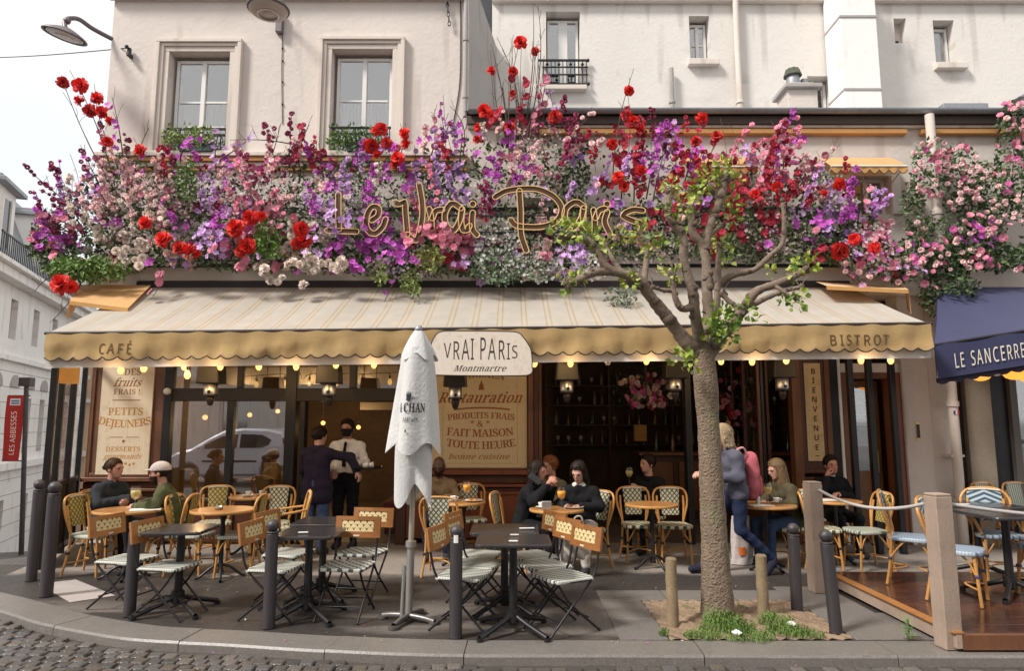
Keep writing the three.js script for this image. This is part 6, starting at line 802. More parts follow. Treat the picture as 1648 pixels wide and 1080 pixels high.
  const clump = (px, py, dz, R, n, tone) => { const c = P(px, py, dz); for (let i = 0; i < n * 0.72; i++) { const a = V(rnd() - 0.5, rnd() - 0.45, rnd() - 0.5).normalize(), p = c.clone().addScaledVector(a, R * Math.pow(rnd(), 0.5)); leaf(p, 0.032 + rnd() * 0.036, a.clone().add(V(0, 0.3 * (rnd() - 0.5), 0)), rnd() < 0.55 ? tone : Math.floor(rnd() * 4)); } };
  for (const [px, py, dz, R, n, tone] of [[900, 378, 0.28, 0.11, 60, 0], [922, 370, 0.3, 0.12, 70, 0], [948, 380, 0.3, 0.1, 50, 1], [962, 400, 0.3, 0.08, 30, 1], [912, 460, 0.38, 0.1, 45, 1], [932, 448, 0.36, 0.07, 25, 0], [1000, 380, 0.0, 0.1, 40, 3], [975, 395, 0, 0.09, 35, 3], [1030, 372, 0.02, 0.09, 40, 3], [1040, 400, 0.05, 0.06, 16, 3], [1078, 300, 0.34, 0.08, 40, 3], [1072, 340, 0.34, 0.06, 22, 1], [1100, 330, -0.1, 0.12, 60, 0], [1120, 308, -0.2, 0.1, 50, 0], [1140, 285, -0.3, 0.12, 70, 0], [1162, 272, -0.3, 0.1, 60, 0], [1186, 290, -0.3, 0.06, 26, 3], [1180, 325, -0.3, 0.07, 26, 0], [1176, 352, -0.38, 0.09, 34, 1], [1160, 392, -0.46, 0.09, 36, 3], [1170, 420, -0.42, 0.08, 24, 1], [1082, 440, 0.34, 0.1, 40, 3], [1050, 385, 0.2, 0.07, 22, 1], [1055, 405, 0.1, 0.1, 30, 1], [1012, 450, 0.25, 0.07, 24, 3], [1298, 428, 0.2, 0.11, 75, 0], [1280, 438, 0.2, 0.07, 28, 3], [1240, 436, -0.3, 0.05, 14, 0], [1282, 482, 0.28, 0.09, 40, 1], [1262, 488, 0.25, 0.06, 18, 2], [1160, 515, 0.25, 0.13, 120, 2], [1172, 535, 0.28, 0.11, 90, 2], [1150, 530, 0.28, 0.1, 60, 1], [1200, 500, 0.2, 0.08, 30, 2], [1220, 512, 0.2, 0.04, 10, 1], [1095, 578, 0.3, 0.09, 34, 1], [1112, 585, 0.25, 0.07, 22, 0], [1140, 400, -0.3, 0.07, 20, 0], [1092, 382, 0.3, 0.06, 20, 1]]) clump(px, py, dz, R, n, tone);
  leafPos.forEach((a, k) => { const g = new THREE.BufferGeometry(); g.setAttribute('position', new THREE.Float32BufferAttribute(a, 3)); g.computeVertexNormals(); const m = mesh('leaves', boxUV(g), leafMats[k], t); m.userData.kind = 'stuff'; });
}
{ // grass and weeds at its foot
  const rnd = rng(66), gm = phys({ color: lin(0.14, 0.23, 0.04), roughness: 0.7, transmission: 0.3, thickness: 0, side: THREE.DoubleSide, vertexColors: false });
  const tuft = (cx, cz, R, n, h, pos) => { for (let i = 0; i < n * 0.5; i++) { const a = rnd() * 6.283, r = R * 0.9 * Math.sqrt(rnd()), x = cx + Math.cos(a) * r, z = cz + Math.sin(a) * r * 0.7, H = h * (0.5 + rnd()) * (1 - 0.4 * r / R), b = rnd() * 6.283, w = 0.004 + rnd() * 0.004, lx = Math.cos(b) * H * 0.5, lz = Math.sin(b) * H * 0.5; pos.push(x - Math.sin(b) * w, 0.02, z + Math.cos(b) * w, x + Math.sin(b) * w, 0.02, z - Math.cos(b) * w, x + lx * 0.5, 0.02 + H * 0.7, z + lz * 0.5, x - Math.sin(b) * w * 0.8 + lx * 0.5, 0.02 + H * 0.7, z + lz * 0.5, x + Math.sin(b) * w + lx * 0.5, 0.02 + H * 0.7, z + lz * 0.5, x + lx, 0.02 + H * 0.95, z + lz); } };
  const mk = (name, label, list, m) => { const pos = []; for (const [px, py, R, n, h] of list) { const p = gnd(px, py); tuft(p.x, p.z, R, n, h, pos); } const g = new THREE.BufferGeometry(); g.setAttribute('position', new THREE.Float32BufferAttribute(pos, 3)); g.computeVertexNormals(); tag(mesh(name, boxUV(g), m), label, 'grass', null, 'stuff'); };
  mk('grass', 'bright green grass tufts at the foot of the tree', [[1165, 1012, 0.17, 900, 0.11], [1145, 1020, 0.12, 400, 0.08], [1190, 1020, 0.14, 500, 0.09], [1130, 1029, 0.16, 500, 0.045], [1200, 1029, 0.25, 900, 0.045], [1250, 1012, 0.16, 700, 0.09], [1270, 1022, 0.2, 800, 0.06], [1300, 1028, 0.15, 400, 0.04], [1068, 1026, 0.05, 120, 0.05], [1110, 985, 0.1, 200, 0.04], [1190, 985, 0.08, 150, 0.05], [1240, 1003, 0.08, 200, 0.07]], gm);
  // a weed growing against the deck edge
  const w = thing('weed', 'leafy green weed growing against the deck edge', 'plant', gnd(1462, 1033)); const lm = phys({ color: lin(0.14, 0.27, 0.06), roughness: 0.6, transmission: 0.3, thickness: 0, side: THREE.DoubleSide });
  mesh('stem', [tube([V(0, 0, 0), V(0.01, 0.08, 0), V(0, 0.17, 0.01)], 0.004, 8, 5)], lm, w); for (let k = 0; k < 16; k++) { const a = k * 2.4, h = 0.02 + k * 0.0095, L = 0.075 - k * 0.002; const g = grid(2, 4, (u, v) => { const ww = 0.016 * Math.sin(v * 3.0 + 0.1) * (u - 0.5) * 2; return V(Math.cos(a) * v * L - Math.sin(a) * ww, h + v * L * 0.6 - v * v * L * 0.3, Math.sin(a) * v * L + Math.cos(a) * ww); }); mesh('leaf', g, lm, w); }
  for (const [px, py, label] of [[1186, 1031, 'crumpled white paper on the grass below the trunk'], [1274, 1016, 'crumpled white tissue on the grass by the deck-side stake']]) { const g = new THREE.IcosahedronGeometry(0.035, 2), p = g.attributes.position; for (let i = 0; i < p.count; i++) { const s = 0.75 + 0.4 * Math.sin(p.getX(i) * 210 + px) * Math.cos(p.getZ(i) * 190); p.setXYZ(i, p.getX(i) * s, p.getY(i) * s * 0.7, p.getZ(i) * s); } const q = gnd(px, py); const c = metric(g); c.computeVertexNormals(); c.translate(q.x, 0.055, q.z); tag(mesh('paper_litter', c, M.paper), label, 'litter'); }
}
// ---------------------------------------------------------------- flowers above the awning
const FL = {};
{
  const rnd = rng(901);
  const fromTris = (a) => { const g = new THREE.BufferGeometry(); g.setAttribute('position', new THREE.Float32BufferAttribute(a, 3)); g.computeVertexNormals(); return boxUV(g); };
  // one petal: strip of quads from the heart outward, tilt = rise angle, cup = curl, w = width
  const petal = (out, ang, r0, L, tilt, cup, w, wav = 0, zz = 0) => { const seg = 3, rows = []; for (let i = 0; i <= seg; i++) { const t = i / seg, a = tilt + cup * t, rr = r0 + L * t * Math.cos(a), z = zz + L * t * Math.sin(a), ww = w * Math.sin(0.35 + t * 2.1) * 0.5; rows.push([[rr, -ww, z + wav * (rnd() - 0.5) * t], [rr, ww, z + wav * (rnd() - 0.5) * t]]); } const c = Math.cos(ang), s = Math.sin(ang), T = p => [p[0] * c - p[1] * s, p[0] * s + p[1] * c, p[2]]; for (let i = 0; i < seg; i++) { const A = T(rows[i][0]), B = T(rows[i][1]), C = T(rows[i + 1][1]), D = T(rows[i + 1][0]); out.push(...A, ...D, ...C, ...A, ...C, ...B); } };
  const carnation = () => { const o = []; for (let ring = 0; ring < 5; ring++) { const n = [5, 7, 9, 10, 10][ring], tilt = [1.35, 1.05, 0.7, 0.3, -0.1][ring]; for (let k = 0; k < n; k++) petal(o, (k + rnd() * 0.6 + ring * 0.5) / n * 6.283, 0.05, 0.95 + rnd() * 0.15, tilt + (rnd() - 0.5) * 0.3, -0.25 + rnd() * 0.3, 0.62, 0.28); } return fromTris(o); };
  const rose = () => { const o = []; for (let ring = 0; ring < 4; ring++) { const n = [3, 4, 5, 6][ring], tilt = [1.2, 0.95, 0.55, 0.12][ring]; for (let k = 0; k < n; k++) petal(o, (k + ring * 0.4 + rnd() * 0.3) / n * 6.283, [0.04, 0.1, 0.2, 0.25][ring], [0.42, 0.55, 0.68, 0.8][ring], tilt, [-0.5, -0.35, -0.1, 0.15][ring], [0.5, 0.65, 0.85, 0.95][ring], 0.06); } return fromTris(o); };
  const orchid = () => { const o = []; for (let k = 0; k < 5; k++) petal(o, k / 5 * 6.283 + 0.3 + rnd() * 0.2, 0.05, 0.95, 0.25 + rnd() * 0.25, 0.15 - rnd() * 0.5, k % 2 ? 0.95 : 0.6, 0.1); for (let k = 0; k < 3; k++) petal(o, 4.6 + k * 0.5 - 0.5, 0.02, 0.45, 0.9, -0.3, 0.35, 0.05); return fromTris(o); };
  const button = () => { const o = []; for (let ring = 0; ring < 4; ring++) { const n = [4, 7, 8, 8][ring]; for (let k = 0; k < n; k++) petal(o, (k + ring * 0.5 + rnd() * 0.3) / n * 6.283, 0.15, 0.8, [1.4, 0.85, 0.3, -0.3][ring], -0.5, 0.55, 0.08); } return fromTris(o); };
  FL.geo = { carnation: [0, 1, 2].map(carnation), rose: [0, 1, 2].map(rose), orchid: [0, 1, 2].map(orchid), button: [0, 1, 2].map(button) };
  const fm = (c, s = 1) => phys({ color: lin(...c.map(x => x * s)), roughness: 0.75, transmission: 0.18, thickness: 0, side: THREE.DoubleSide });
  FL.kinds = {
    red: ['red_carnation', 'carnation', 0.082, [0.72, 0.025, 0.015]], crimson: ['crimson_flower', 'rose', 0.062, [0.46, 0.02, 0.05]], wine: ['wine_button_flower', 'button', 0.042, [0.30, 0.025, 0.09]], magenta: ['magenta_orchid', 'orchid', 0.062, [0.52, 0.09, 0.48]], lilac: ['lilac_orchid', 'orchid', 0.058, [0.58, 0.35, 0.64]], pink: ['pink_rose', 'rose', 0.062, [0.74, 0.26, 0.36]], pale: ['pale_pink_rose', 'button', 0.052, [0.80, 0.53, 0.52]], cream: ['cream_rose', 'carnation', 0.058, [0.80, 0.70, 0.62]],
  };
  for (const k in FL.kinds) FL.kinds[k].mats = [0.8, 1, 1.12].map(s => fm(FL.kinds[k][3], s));
  FL.kinds.lilac.mats.push(fm([0.40, 0.20, 0.55])); FL.kinds.wine.mats.push(fm([0.40, 0.06, 0.16])); FL.kinds.pink.mats.push(fm([0.62, 0.12, 0.36]));
  FL.count = new Map();
  FL.put = (parent, kind, p, s = 1, toward) => { const [name, shape, R] = FL.kinds[kind], key = parent.uuid + kind, n = FL.count.get(key) || 0; if (n >= 295) { (FL.over[kind] ||= []).push([p, s]); return; } FL.count.set(key, n + 1); const m = put(name, FL.geo[shape][Math.floor(rnd() * 3)], FL.kinds[kind].mats[Math.floor(rnd() * FL.kinds[kind].mats.length)], parent, p, [(rnd() - 0.6) * 1.3, (rnd() - 0.5) * 1.5, rnd() * 6.28], R * s * (0.8 + rnd() * 0.45)); return m; };
  FL.over = {};
  FL.instanced = (parent, name, geo, material, list) => { const im = new THREE.InstancedMesh(geo, material, list.length), m = new THREE.Matrix4(), q = new THREE.Quaternion(), e = new THREE.Euler(); list.forEach((l, i) => { q.setFromEuler(e.set(l.rx, l.ry, l.rz)); m.compose(l.p, q, V(l.s, l.s, l.s)); im.setMatrixAt(i, m); im.setColorAt(i, l.c); }); im.name = name; im.userData.kind = 'stuff'; parent.add(shade(im)); };
  const lf = []; for (const s of [-1, 1]) { lf.push(0, 0, 0, 0.35 * s * 0.8, 0.45, 0.12, 0, 0.5, 0, 0, 0.5, 0, 0.35 * s * 0.8, 0.45, 0.12, 0, 1, -0.1); } FL.leafGeo = fromTris(lf);
  const st = []; for (let k = 0; k < 5; k++) { const a = k / 5 * 6.283, b = a + 0.55; st.push(0, 0, 0, Math.cos(a), Math.sin(a), 0.3, Math.cos(b), Math.sin(b), 0.3); } FL.starGeo = fromTris(st);
  FL.leafMat = phys({ color: lin(1, 1, 1), roughness: 0.6, transmission: 0.15, thickness: 0, side: THREE.DoubleSide }); FL.white = phys({ color: lin(1, 1, 1), roughness: 0.8, transmission: 0.15, thickness: 0, side: THREE.DoubleSide });
  FL.twig = mat({ map: mottled([0.11, 0.075, 0.06], 0.3, 0.3, 911), roughness: 0.95 });

  const disp = thing('flower_display', 'huge floral display of red, purple, pink and white blooms above the awning', 'flowers');
  const lerpTab = (tab, x) => { for (let i = 0; i + 1 < tab.length; i++) if (x <= tab[i + 1][0]) return mix(tab[i][1], tab[i + 1][1], clamp((x - tab[i][0]) / (tab[i + 1][0] - tab[i][0]))); return tab[tab.length - 1][1]; };
  const TOP = [[50, 350], [80, 320], [120, 285], [160, 235], [200, 215], [250, 245], [330, 258], [400, 250], [470, 225], [540, 250], [600, 232], [680, 225], [760, 212], [820, 180], [880, 185], [930, 200], [1000, 200], [1080, 225], [1180, 240], [1230, 215], [1290, 225], [1330, 290], [1380, 310], [1420, 345], [1445, 420]];
  const BOT = [[50, 400], [90, 445], [150, 445], [200, 438], [240, 425], [400, 430], [560, 436], [640, 448], [720, 438], [790, 450], [900, 445], [960, 415], [1100, 410], [1200, 420], [1300, 415], [1380, 425], [1445, 450]];
  const depth = (px, py) => { const t = clamp((py - lerpTab(TOP, px)) / 200); return 9.38 - 0.30 * Math.sin(clamp(t, 0.05, 0.95) * 2.6) - rnd() * 0.14; };
  const W = (px, py, d) => at(px, py, d ?? depth(px, py));
  // colour patches: [px, py, radius, kind, weight]
  const Z = [[90, 350, 70, 'wine', 3], [110, 350, 60, 'magenta', 2], [80, 320, 60, 'pink', 1.4], [150, 330, 60, 'lilac', 1], [190, 290, 70, 'pale', 2.5], [240, 330, 80, 'pale', 2.6], [190, 400, 60, 'cream', 2.4], [250, 410, 60, 'cream', 3], [160, 240, 50, 'wine', 2], [215, 300, 60, 'pink', 1.5], [340, 380, 60, 'lilac', 4], [350, 350, 50, 'magenta', 2.5], [390, 280, 60, 'pink', 2], [360, 250, 60, 'magenta', 1.6], [410, 350, 50, 'pink', 3], [320, 290, 60, 'wine', 1.6], [470, 240, 60, 'wine', 4], [430, 300, 70, 'pale', 2], [500, 290, 60, 'pale', 1.8], [500, 240, 50, 'crimson', 2], [470, 420, 60, 'cream', 5], [530, 425, 40, 'cream', 4], [400, 420, 50, 'pink', 3.5], [560, 300, 60, 'magenta', 1.6], [545, 350, 40, 'lilac', 5], [600, 410, 60, 'magenta', 4.5], [640, 430, 50, 'lilac', 3], [680, 385, 45, 'pink', 6], [720, 380, 40, 'pink', 5], [650, 270, 70, 'magenta', 4], [690, 250, 60, 'lilac', 3], [720, 290, 60, 'lilac', 3], [700, 220, 40, 'crimson', 2], [780, 250, 60, 'magenta', 2.5], [770, 200, 40, 'crimson', 3], [830, 200, 60, 'pale', 2.5], [850, 150, 60, 'crimson', 2], [850, 240, 60, 'pale', 2], [900, 260, 50, 'pale', 2], [900, 220, 60, 'wine', 3], [930, 270, 50, 'lilac', 1.6], [980, 260, 40, 'crimson', 2.4], [1010, 220, 40, 'crimson', 3], [1040, 250, 50, 'magenta', 3], [1000, 330, 60, 'lilac', 1], [1060, 320, 40, 'crimson', 3.5], [1100, 250, 50, 'crimson', 2.5], [1120, 230, 50, 'magenta', 2], [1200, 330, 60, 'crimson', 3.5], [1240, 270, 60, 'pink', 3], [1250, 330, 50, 'crimson', 3.5], [1270, 220, 45, 'magenta', 4], [1300, 340, 50, 'lilac', 3.5], [1320, 380, 60, 'magenta', 3], [1380, 350, 50, 'lilac', 3], [1340, 300, 40, 'cream', 1.8], [1290, 300, 40, 'pale', 2], [1380, 310, 40, 'crimson', 2], [1300, 400, 60, 'wine', 3], [1180, 400, 80, 'crimson', 2], [1410, 390, 50, 'pink', 2.4], [1420, 430, 40, 'pale', 3], [930, 410, 40, 'lilac', 6], [890, 420, 40, 'pale', 2.5], [1050, 400, 60, 'pale', 1.5], [300, 235, 40, 'pale', 1]];
  const pick = (px, py) => { const w = { pale: 0.08, pink: 0.10, magenta: 0.17, lilac: 0.08, wine: 0.12, crimson: 0.06, cream: 0.03 }; for (const [x, y, r, k, q] of Z) { const d2 = ((px - x) ** 2 + (py - y) ** 2) / (r * r); if (d2 < 4) w[k] += q * (k === 'pale' ? 0.75 : k === 'lilac' ? 0.7 : 1) * Math.exp(-d2 * 1.4); } let s = 0; for (const k in w) s += w[k]; let t = rnd() * s; for (const k in w) if ((t -= w[k]) < 0) return k; return 'pale'; };
  // clumps of like blooms
  let n = 0;
  while (n < 1650) { const px = 55 + rnd() * 1390, a = lerpTab(TOP, px), b = lerpTab(BOT, px), py = mix(a, b, Math.pow(rnd(), 0.86)); if (px > 560 && px < 1040 && py > 295 && py < 375 && rnd() < 0.62) continue; if (px > 930 && px < 1280 && rnd() < 0.42) continue; const k = pick(px, py), m = 1 + Math.floor(rnd() * 4); for (let i = 0; i < m; i++) { const qx = px + (rnd() - 0.5) * 22 * (m > 1), qy = py + (rnd() - 0.5) * 22 * (m > 1); FL.put(disp, k, W(qx, qy), 0.72 + rnd() * 0.4); n++; } }
  // front clusters over the lettering and the rim
  const cl = (px, py, r, k, m, s = 0.8, d = 8.68) => { for (let i = 0; i < m; i++) { const a = rnd() * 6.28, q = r * Math.sqrt(rnd()); FL.put(disp, k, W(px + Math.cos(a) * q, py + Math.sin(a) * q * 0.8, d + rnd() * 0.14), s); } };
  cl(545, 355, 22, 'lilac', 14); cl(700, 375, 30, 'pink', 22, 0.85); cl(730, 390, 18, 'pink', 8); cl(660, 385, 14, 'pink', 7); cl(580, 360, 12, 'magenta', 4); cl(610, 405, 28, 'magenta', 12); cl(655, 408, 22, 'magenta', 12); cl(570, 430, 14, 'magenta', 6); cl(920, 412, 26, 'lilac', 22, 0.7, 8.6); cl(470, 424, 50, 'cream', 14, 0.95); cl(540, 428, 14, 'cream', 5, 1.1); cl(215, 412, 34, 'cream', 14, 0.9); cl(345, 380, 34, 'lilac', 22); cl(395, 425, 16, 'pink', 7); cl(745, 425, 16, 'lilac', 6, 0.7); cl(960, 225, 14, 'pale', 4); cl(885, 415, 14, 'pink', 5, 0.7, 8.6); cl(1320, 352, 22, 'magenta', 9); cl(500, 395, 20, 'lilac', 7, 0.7); cl(800, 190, 20, 'crimson', 4);
  // the big red carnations, each where it stands
  for (const [px, py, s] of [[101, 133, 0.8], [130, 138, 1.1], [157, 158, 1], [129, 162, 0.85], [146, 178, 0.95], [165, 180, 1], [178, 195, 0.8], [173, 228, 0.9], [228, 243, 1], [236, 360, 1.3], [264, 386, 1.25], [290, 400, 1.15], [306, 405, 1.1], [317, 410, 0.9], [380, 368, 1.2], [400, 395, 1.25], [388, 405, 1], [403, 350, 1], [420, 348, 0.9], [484, 368, 1.5], [490, 388, 1.4], [478, 392, 1], [100, 458, 1.35], [114, 462, 1.2], [94, 450, 0.9], [613, 208, 1.05], [605, 212, 0.9], [597, 235, 1], [622, 230, 1.05], [652, 215, 0.8], [608, 250, 0.9], [655, 233, 1], [641, 255, 1.1], [635, 265, 0.8], [790, 115, 0.95], [826, 115, 0.95], [838, 68, 1], [862, 83, 0.95], [780, 178, 1], [792, 188, 1.1], [770, 205, 0.9], [893, 188, 1], [1012, 146, 0.9], [1008, 185, 0.9], [1018, 196, 1], [1028, 208, 0.9], [1128, 192, 0.9], [1154, 220, 0.9], [1120, 228, 0.9], [1375, 385, 1.1], [1350, 404, 1.2], [1405, 400, 1.2], [1350, 296, 0.85], [985, 232, 0.9], [995, 285, 1], [1004, 300, 1], [1085, 290, 0.8], [825, 150, 0.7], [1325, 312, 0.8], [1030, 275, 0.8], [1250, 300, 0.8], [1215, 312, 0.8], [820, 205, 0.8], [768, 225, 0.8]]) FL.put(disp, 'red', W(px, py, py < 215 ? 9.0 : 8.72 + rnd() * 0.1), s);
  // sprays: thin twigs with buds along them
  const sprays = [[150, 360, 36, 265, 'wine', 13], [160, 370, 62, 305, 'wine', 10], [150, 390, 55, 345, 'pink', 8], [130, 400, 70, 385, 'magenta', 7], [190, 320, 98, 120, 0, 0], [185, 300, 112, 112, 0, 0], [195, 280, 152, 135, 'wine', 4], [200, 270, 180, 155, 'magenta', 6], [120, 420, 70, 440, 0, 0], [110, 440, 55, 470, 0, 0], [130, 455, 80, 520, 0, 0], [170, 330, 130, 240, 'magenta', 3], [215, 290, 240, 205, 0, 0], [350, 290, 352, 212, 'lilac', 5], [350, 260, 410, 212, 'lilac', 5], [420, 300, 452, 198, 'wine', 6], [455, 290, 498, 200, 'wine', 9], [470, 280, 480, 205, 'crimson', 7], [520, 300, 500, 225, 'wine', 6], [640, 280, 655, 215, 'crimson', 3], [690, 260, 694, 185, 'pink', 5], [700, 270, 722, 195, 'wine', 5], [740, 260, 745, 200, 'magenta', 5], [745, 250, 724, 170, 0, 0], [820, 260, 838, 60, 0, 0], [830, 260, 862, 78, 0, 0], [826, 250, 795, 110, 0, 0], [830, 240, 826, 110, 'crimson', 4], [840, 230, 858, 5, 0, 0], [848, 220, 866, 8, 0, 0], [835, 230, 800, 60, 0, 0], [820, 240, 790, 70, 0, 0], [850, 230, 880, 118, 'pink', 9], [840, 220, 848, 130, 'crimson', 8], [880, 260, 872, 150, 'wine', 6], [905, 260, 960, 180, 'pale', 7], [985, 300, 1020, 110, 0, 0], [1000, 320, 1005, 170, 'crimson', 9], [1020, 330, 1030, 190, 'crimson', 12], [1040, 320, 1060, 200, 'magenta', 9], [1050, 330, 1090, 195, 'lilac', 8], [1085, 320, 1085, 200, 'magenta', 8], [1100, 300, 1128, 190, 'crimson', 6], [1120, 300, 1154, 215, 'crimson', 5], [1110, 320, 1120, 220, 'magenta', 8], [1180, 380, 1230, 240, 'pink', 11], [1200, 390, 1245, 230, 'crimson', 13], [1220, 380, 1260, 195, 'crimson', 11], [1240, 340, 1282, 172, 'magenta', 12], [1250, 330, 1250, 200, 'pink', 8], [1180, 400, 1195, 280, 'crimson', 10], [1230, 400, 1232, 300, 'crimson', 10], [1210, 290, 1190, 225, 'lilac', 4], [1280, 340, 1352, 232, 'pale', 4], [1290, 330, 1340, 250, 'pink', 4], [1380, 360, 1400, 300, 'pink', 3], [1330, 420, 1400, 455, 'pale', 4], [1340, 420, 1390, 470, 'lilac', 3], [640, 440, 615, 494, 'magenta', 2], [255, 430, 246, 478, 'pink', 5], [900, 440, 944, 464, 'lilac', 2], [1360, 440, 1398, 472, 'pink', 2], [500, 240, 370, 225, 0, 0], [290, 260, 330, 225, 'magenta', 4]];
  sprays.forEach(([x0, y0, x1, y1, k, m], si) => { const d0 = 9.15, d1 = y1 < 200 ? 8.95 : 8.85, c = []; const bend = (rnd() - 0.5) * 26; for (let i = 0; i <= 5; i++) { const t = i / 5; c.push(at(mix(x0, x1, t) + bend * Math.sin(t * 3.14), mix(y0, y1, t) - 6 * Math.sin(t * 3.14), mix(d0, d1, t))); } const curve = new THREE.CatmullRomCurve3(c); const g = [taperTube(c.map((p, i) => [p, mix(0.011, 0.0035, i / 5)]), si, 16, 5, rnd, 0.1)]; for (let q = 0; q < 4; q++) { const t = 0.35 + rnd() * 0.6, p = curve.getPointAt(t), e = p.clone().add(V((rnd() - 0.5) * 0.24, 0.06 + rnd() * 0.16, (rnd() - 0.3) * 0.1)); g.push(tube([p, p.clone().lerp(e, 0.5).add(V((rnd() - 0.5) * 0.04, 0.01, 0)), e], 0.003, 5, 4)); } mesh('twig', g, FL.twig, disp); for (let i = 0; i < m; i++) { const t = 0.25 + 0.75 * (i + rnd() * 0.5) / m, p = curve.getPointAt(Math.min(1, t)).add(V((rnd() - 0.5) * 0.1, (rnd() - 0.5) * 0.08, 0.03 + rnd() * 0.05)); FL.put(disp, k, p, 0.78); } });
  // short airy sprigs of small buds all over the top of the mass
  const buds = {};
  for (let i = 0; i < 140; i++) { const px = 70 + rnd() * 1350, a = lerpTab(TOP, px), b = lerpTab(BOT, px), y0 = mix(a + 15, b - 40, Math.pow(rnd(), 1.2)), dx = (px - 740) / 740 * 26 + (rnd() - 0.5) * 50, dy = 40 + rnd() * 50, d = depth(px, y0) - 0.06, k = pick(px, y0), c = [0, 0.33, 0.66, 1].map(t => at(px + dx * t, y0 - dy * t + 8 * t * t, d - 0.06 * t)), cv = new THREE.CatmullRomCurve3(c); mesh('twig', tube(c, 0.004, 6, 4), FL.twig, disp); for (let q = 0; q < 13; q++) (buds[k] ||= []).push([cv.getPointAt(0.15 + 0.85 * rnd()).add(V((rnd() - 0.5) * 0.09, (rnd() - 0.5) * 0.06, 0.02 + rnd() * 0.05)), 0.4 + rnd() * 0.3]); }
  // fine bare twigs fan
  const fan = []; for (let i = 0; i < 26; i++) { const px = rnd() < 0.5 ? 790 + rnd() * 90 : [60, 120, 170, 300, 350, 470, 690, 740, 1000, 1090, 1180, 1270, 1330][Math.floor(rnd() * 13)] + (rnd() - 0.5) * 40, a = lerpTab(TOP, px); const p = at(px, a + 40, 9.2), e = at(px + (rnd() - 0.5) * 50, a - 20 - rnd() * (px > 780 && px < 890 ? 110 : 45), 9.1); fan.push(tube([p, p.clone().lerp(e, 0.5).add(V((rnd() - 0.5) * 0.1, 0, 0.03)), e], 0.0035, 8, 4)); } for (const f of fan) mesh('twig', f, FL.twig, disp);
  // hidden wire frame that carries it all, against the wall
  mesh('support_frame', [span(XT(150, 400, 9.4), XT(1400, 400, 9.4), YT(430, 9.4), YT(425, 9.4), FZ + 0.17, FZ + 0.22), span(XT(150, 330, 9.4), XT(1400, 330, 9.4), YT(332, 9.4), YT(328, 9.4), FZ + 0.005, FZ + 0.05)], M.blackMetal, disp);
  // leaves
  const leaves = [], stars = []; const col = (r, g, b) => { const k = 0.6 + rnd() * 0.8; return lin(r * k, g * k, b * k); };
  const greens = [[0.07, 0.12, 0.035], [0.12, 0.17, 0.05], [0.05, 0.085, 0.035], [0.16, 0.19, 0.10]];
  for (let i = 0; i < 15000; i++) { const px = 50 + rnd() * 1400, a = lerpTab(TOP, px), b = lerpTab(BOT, px); const py = mix(a + 10, b + 3, Math.pow(rnd(), 0.62)); if (px > 955 && px < 1300 && py < 330 && rnd() < 0.7) continue; if (px > 560 && px < 1040 && py > 300 && py < 372 && rnd() < 0.45) continue; leaves.push({ p: W(px, py, depth(px, py) + 0.05), rx: (rnd() - 0.5) * 2, ry: (rnd() - 0.5) * 2, rz: rnd() * 6.28, s: 0.05 + rnd() * 0.055, c: col(...greens[Math.floor(rnd() * 4)]) }); }
  const bush = (px, py, rx, ry, m, g, s = 0.07, d = 8.75) => { for (let i = 0; i < m; i++) { const a = rnd() * 6.28, q = Math.sqrt(rnd()); leaves.push({ p: at(px + Math.cos(a) * q * rx, py + Math.sin(a) * q * ry, d + rnd() * 0.25), rx: (rnd() - 0.5) * 2.4, ry: (rnd() - 0.5) * 2.4, rz: rnd() * 6.28, s: s * (0.6 + rnd() * 0.8), c: col(...g) }); } };
  bush(150, 435, 60, 18, 420, [0.13, 0.22, 0.04], 0.08); bush(110, 430, 40, 14, 200, [0.16, 0.27, 0.05], 0.08); bush(430, 385, 22, 30, 260, [0.12, 0.24, 0.03], 0.08, 8.8); bush(300, 290, 18, 34, 260, [0.13, 0.22, 0.05], 0.07, 8.85); bush(800, 430, 40, 30, 420, [0.13, 0.19, 0.10], 0.07, 8.75); bush(690, 415, 24, 20, 220, [0.22, 0.26, 0.05], 0.06, 8.7); bush(662, 455, 16, 22, 150, [0.17, 0.23, 0.05], 0.06, 8.7); bush(610, 438, 14, 20, 90, [0.2, 0.25, 0.06], 0.06, 8.7); bush(1000, 478, 26, 16, 200, [0.15, 0.19, 0.13], 0.05, 8.5); bush(865, 430, 40, 22, 220, [0.14, 0.2, 0.1], 0.06, 8.75); bush(920, 285, 26, 50, 300, [0.05, 0.09, 0.035], 0.07, 9.1); bush(700, 310, 30, 40, 260, [0.08, 0.15, 0.04], 0.07, 9.1); bush(570, 290, 40, 40, 320, [0.1, 0.16, 0.06], 0.07, 9.1); bush(1310, 290, 34, 26, 220, [0.12, 0.19, 0.11], 0.07, 9.1); bush(1330, 370, 60, 34, 320, [0.1, 0.17, 0.07], 0.07, 9.0); bush(230, 320, 60, 60, 420, [0.13, 0.17, 0.08], 0.06, 9.0); bush(1170, 390, 50, 22, 200, [0.12, 0.18, 0.07], 0.06, 9.0);
  FL.instanced(disp, 'foliage', FL.leafGeo, FL.leafMat, leaves);
  // clouds of tiny white and pinkish blossom
  const mist = (px, py, rx, ry, m, c = [0.66, 0.60, 0.55], d = 8.86) => { for (let i = 0; i < m; i++) { const a = rnd() * 6.28, q = Math.sqrt(rnd()); stars.push({ p: at(px + Math.cos(a) * q * rx, py + Math.sin(a) * q * ry, d + rnd() * 0.3), rx: (rnd() - 0.5) * 1.4, ry: (rnd() - 0.5) * 1.4, rz: rnd() * 6, s: 0.011 + rnd() * 0.013, c: col(...c) }); } };
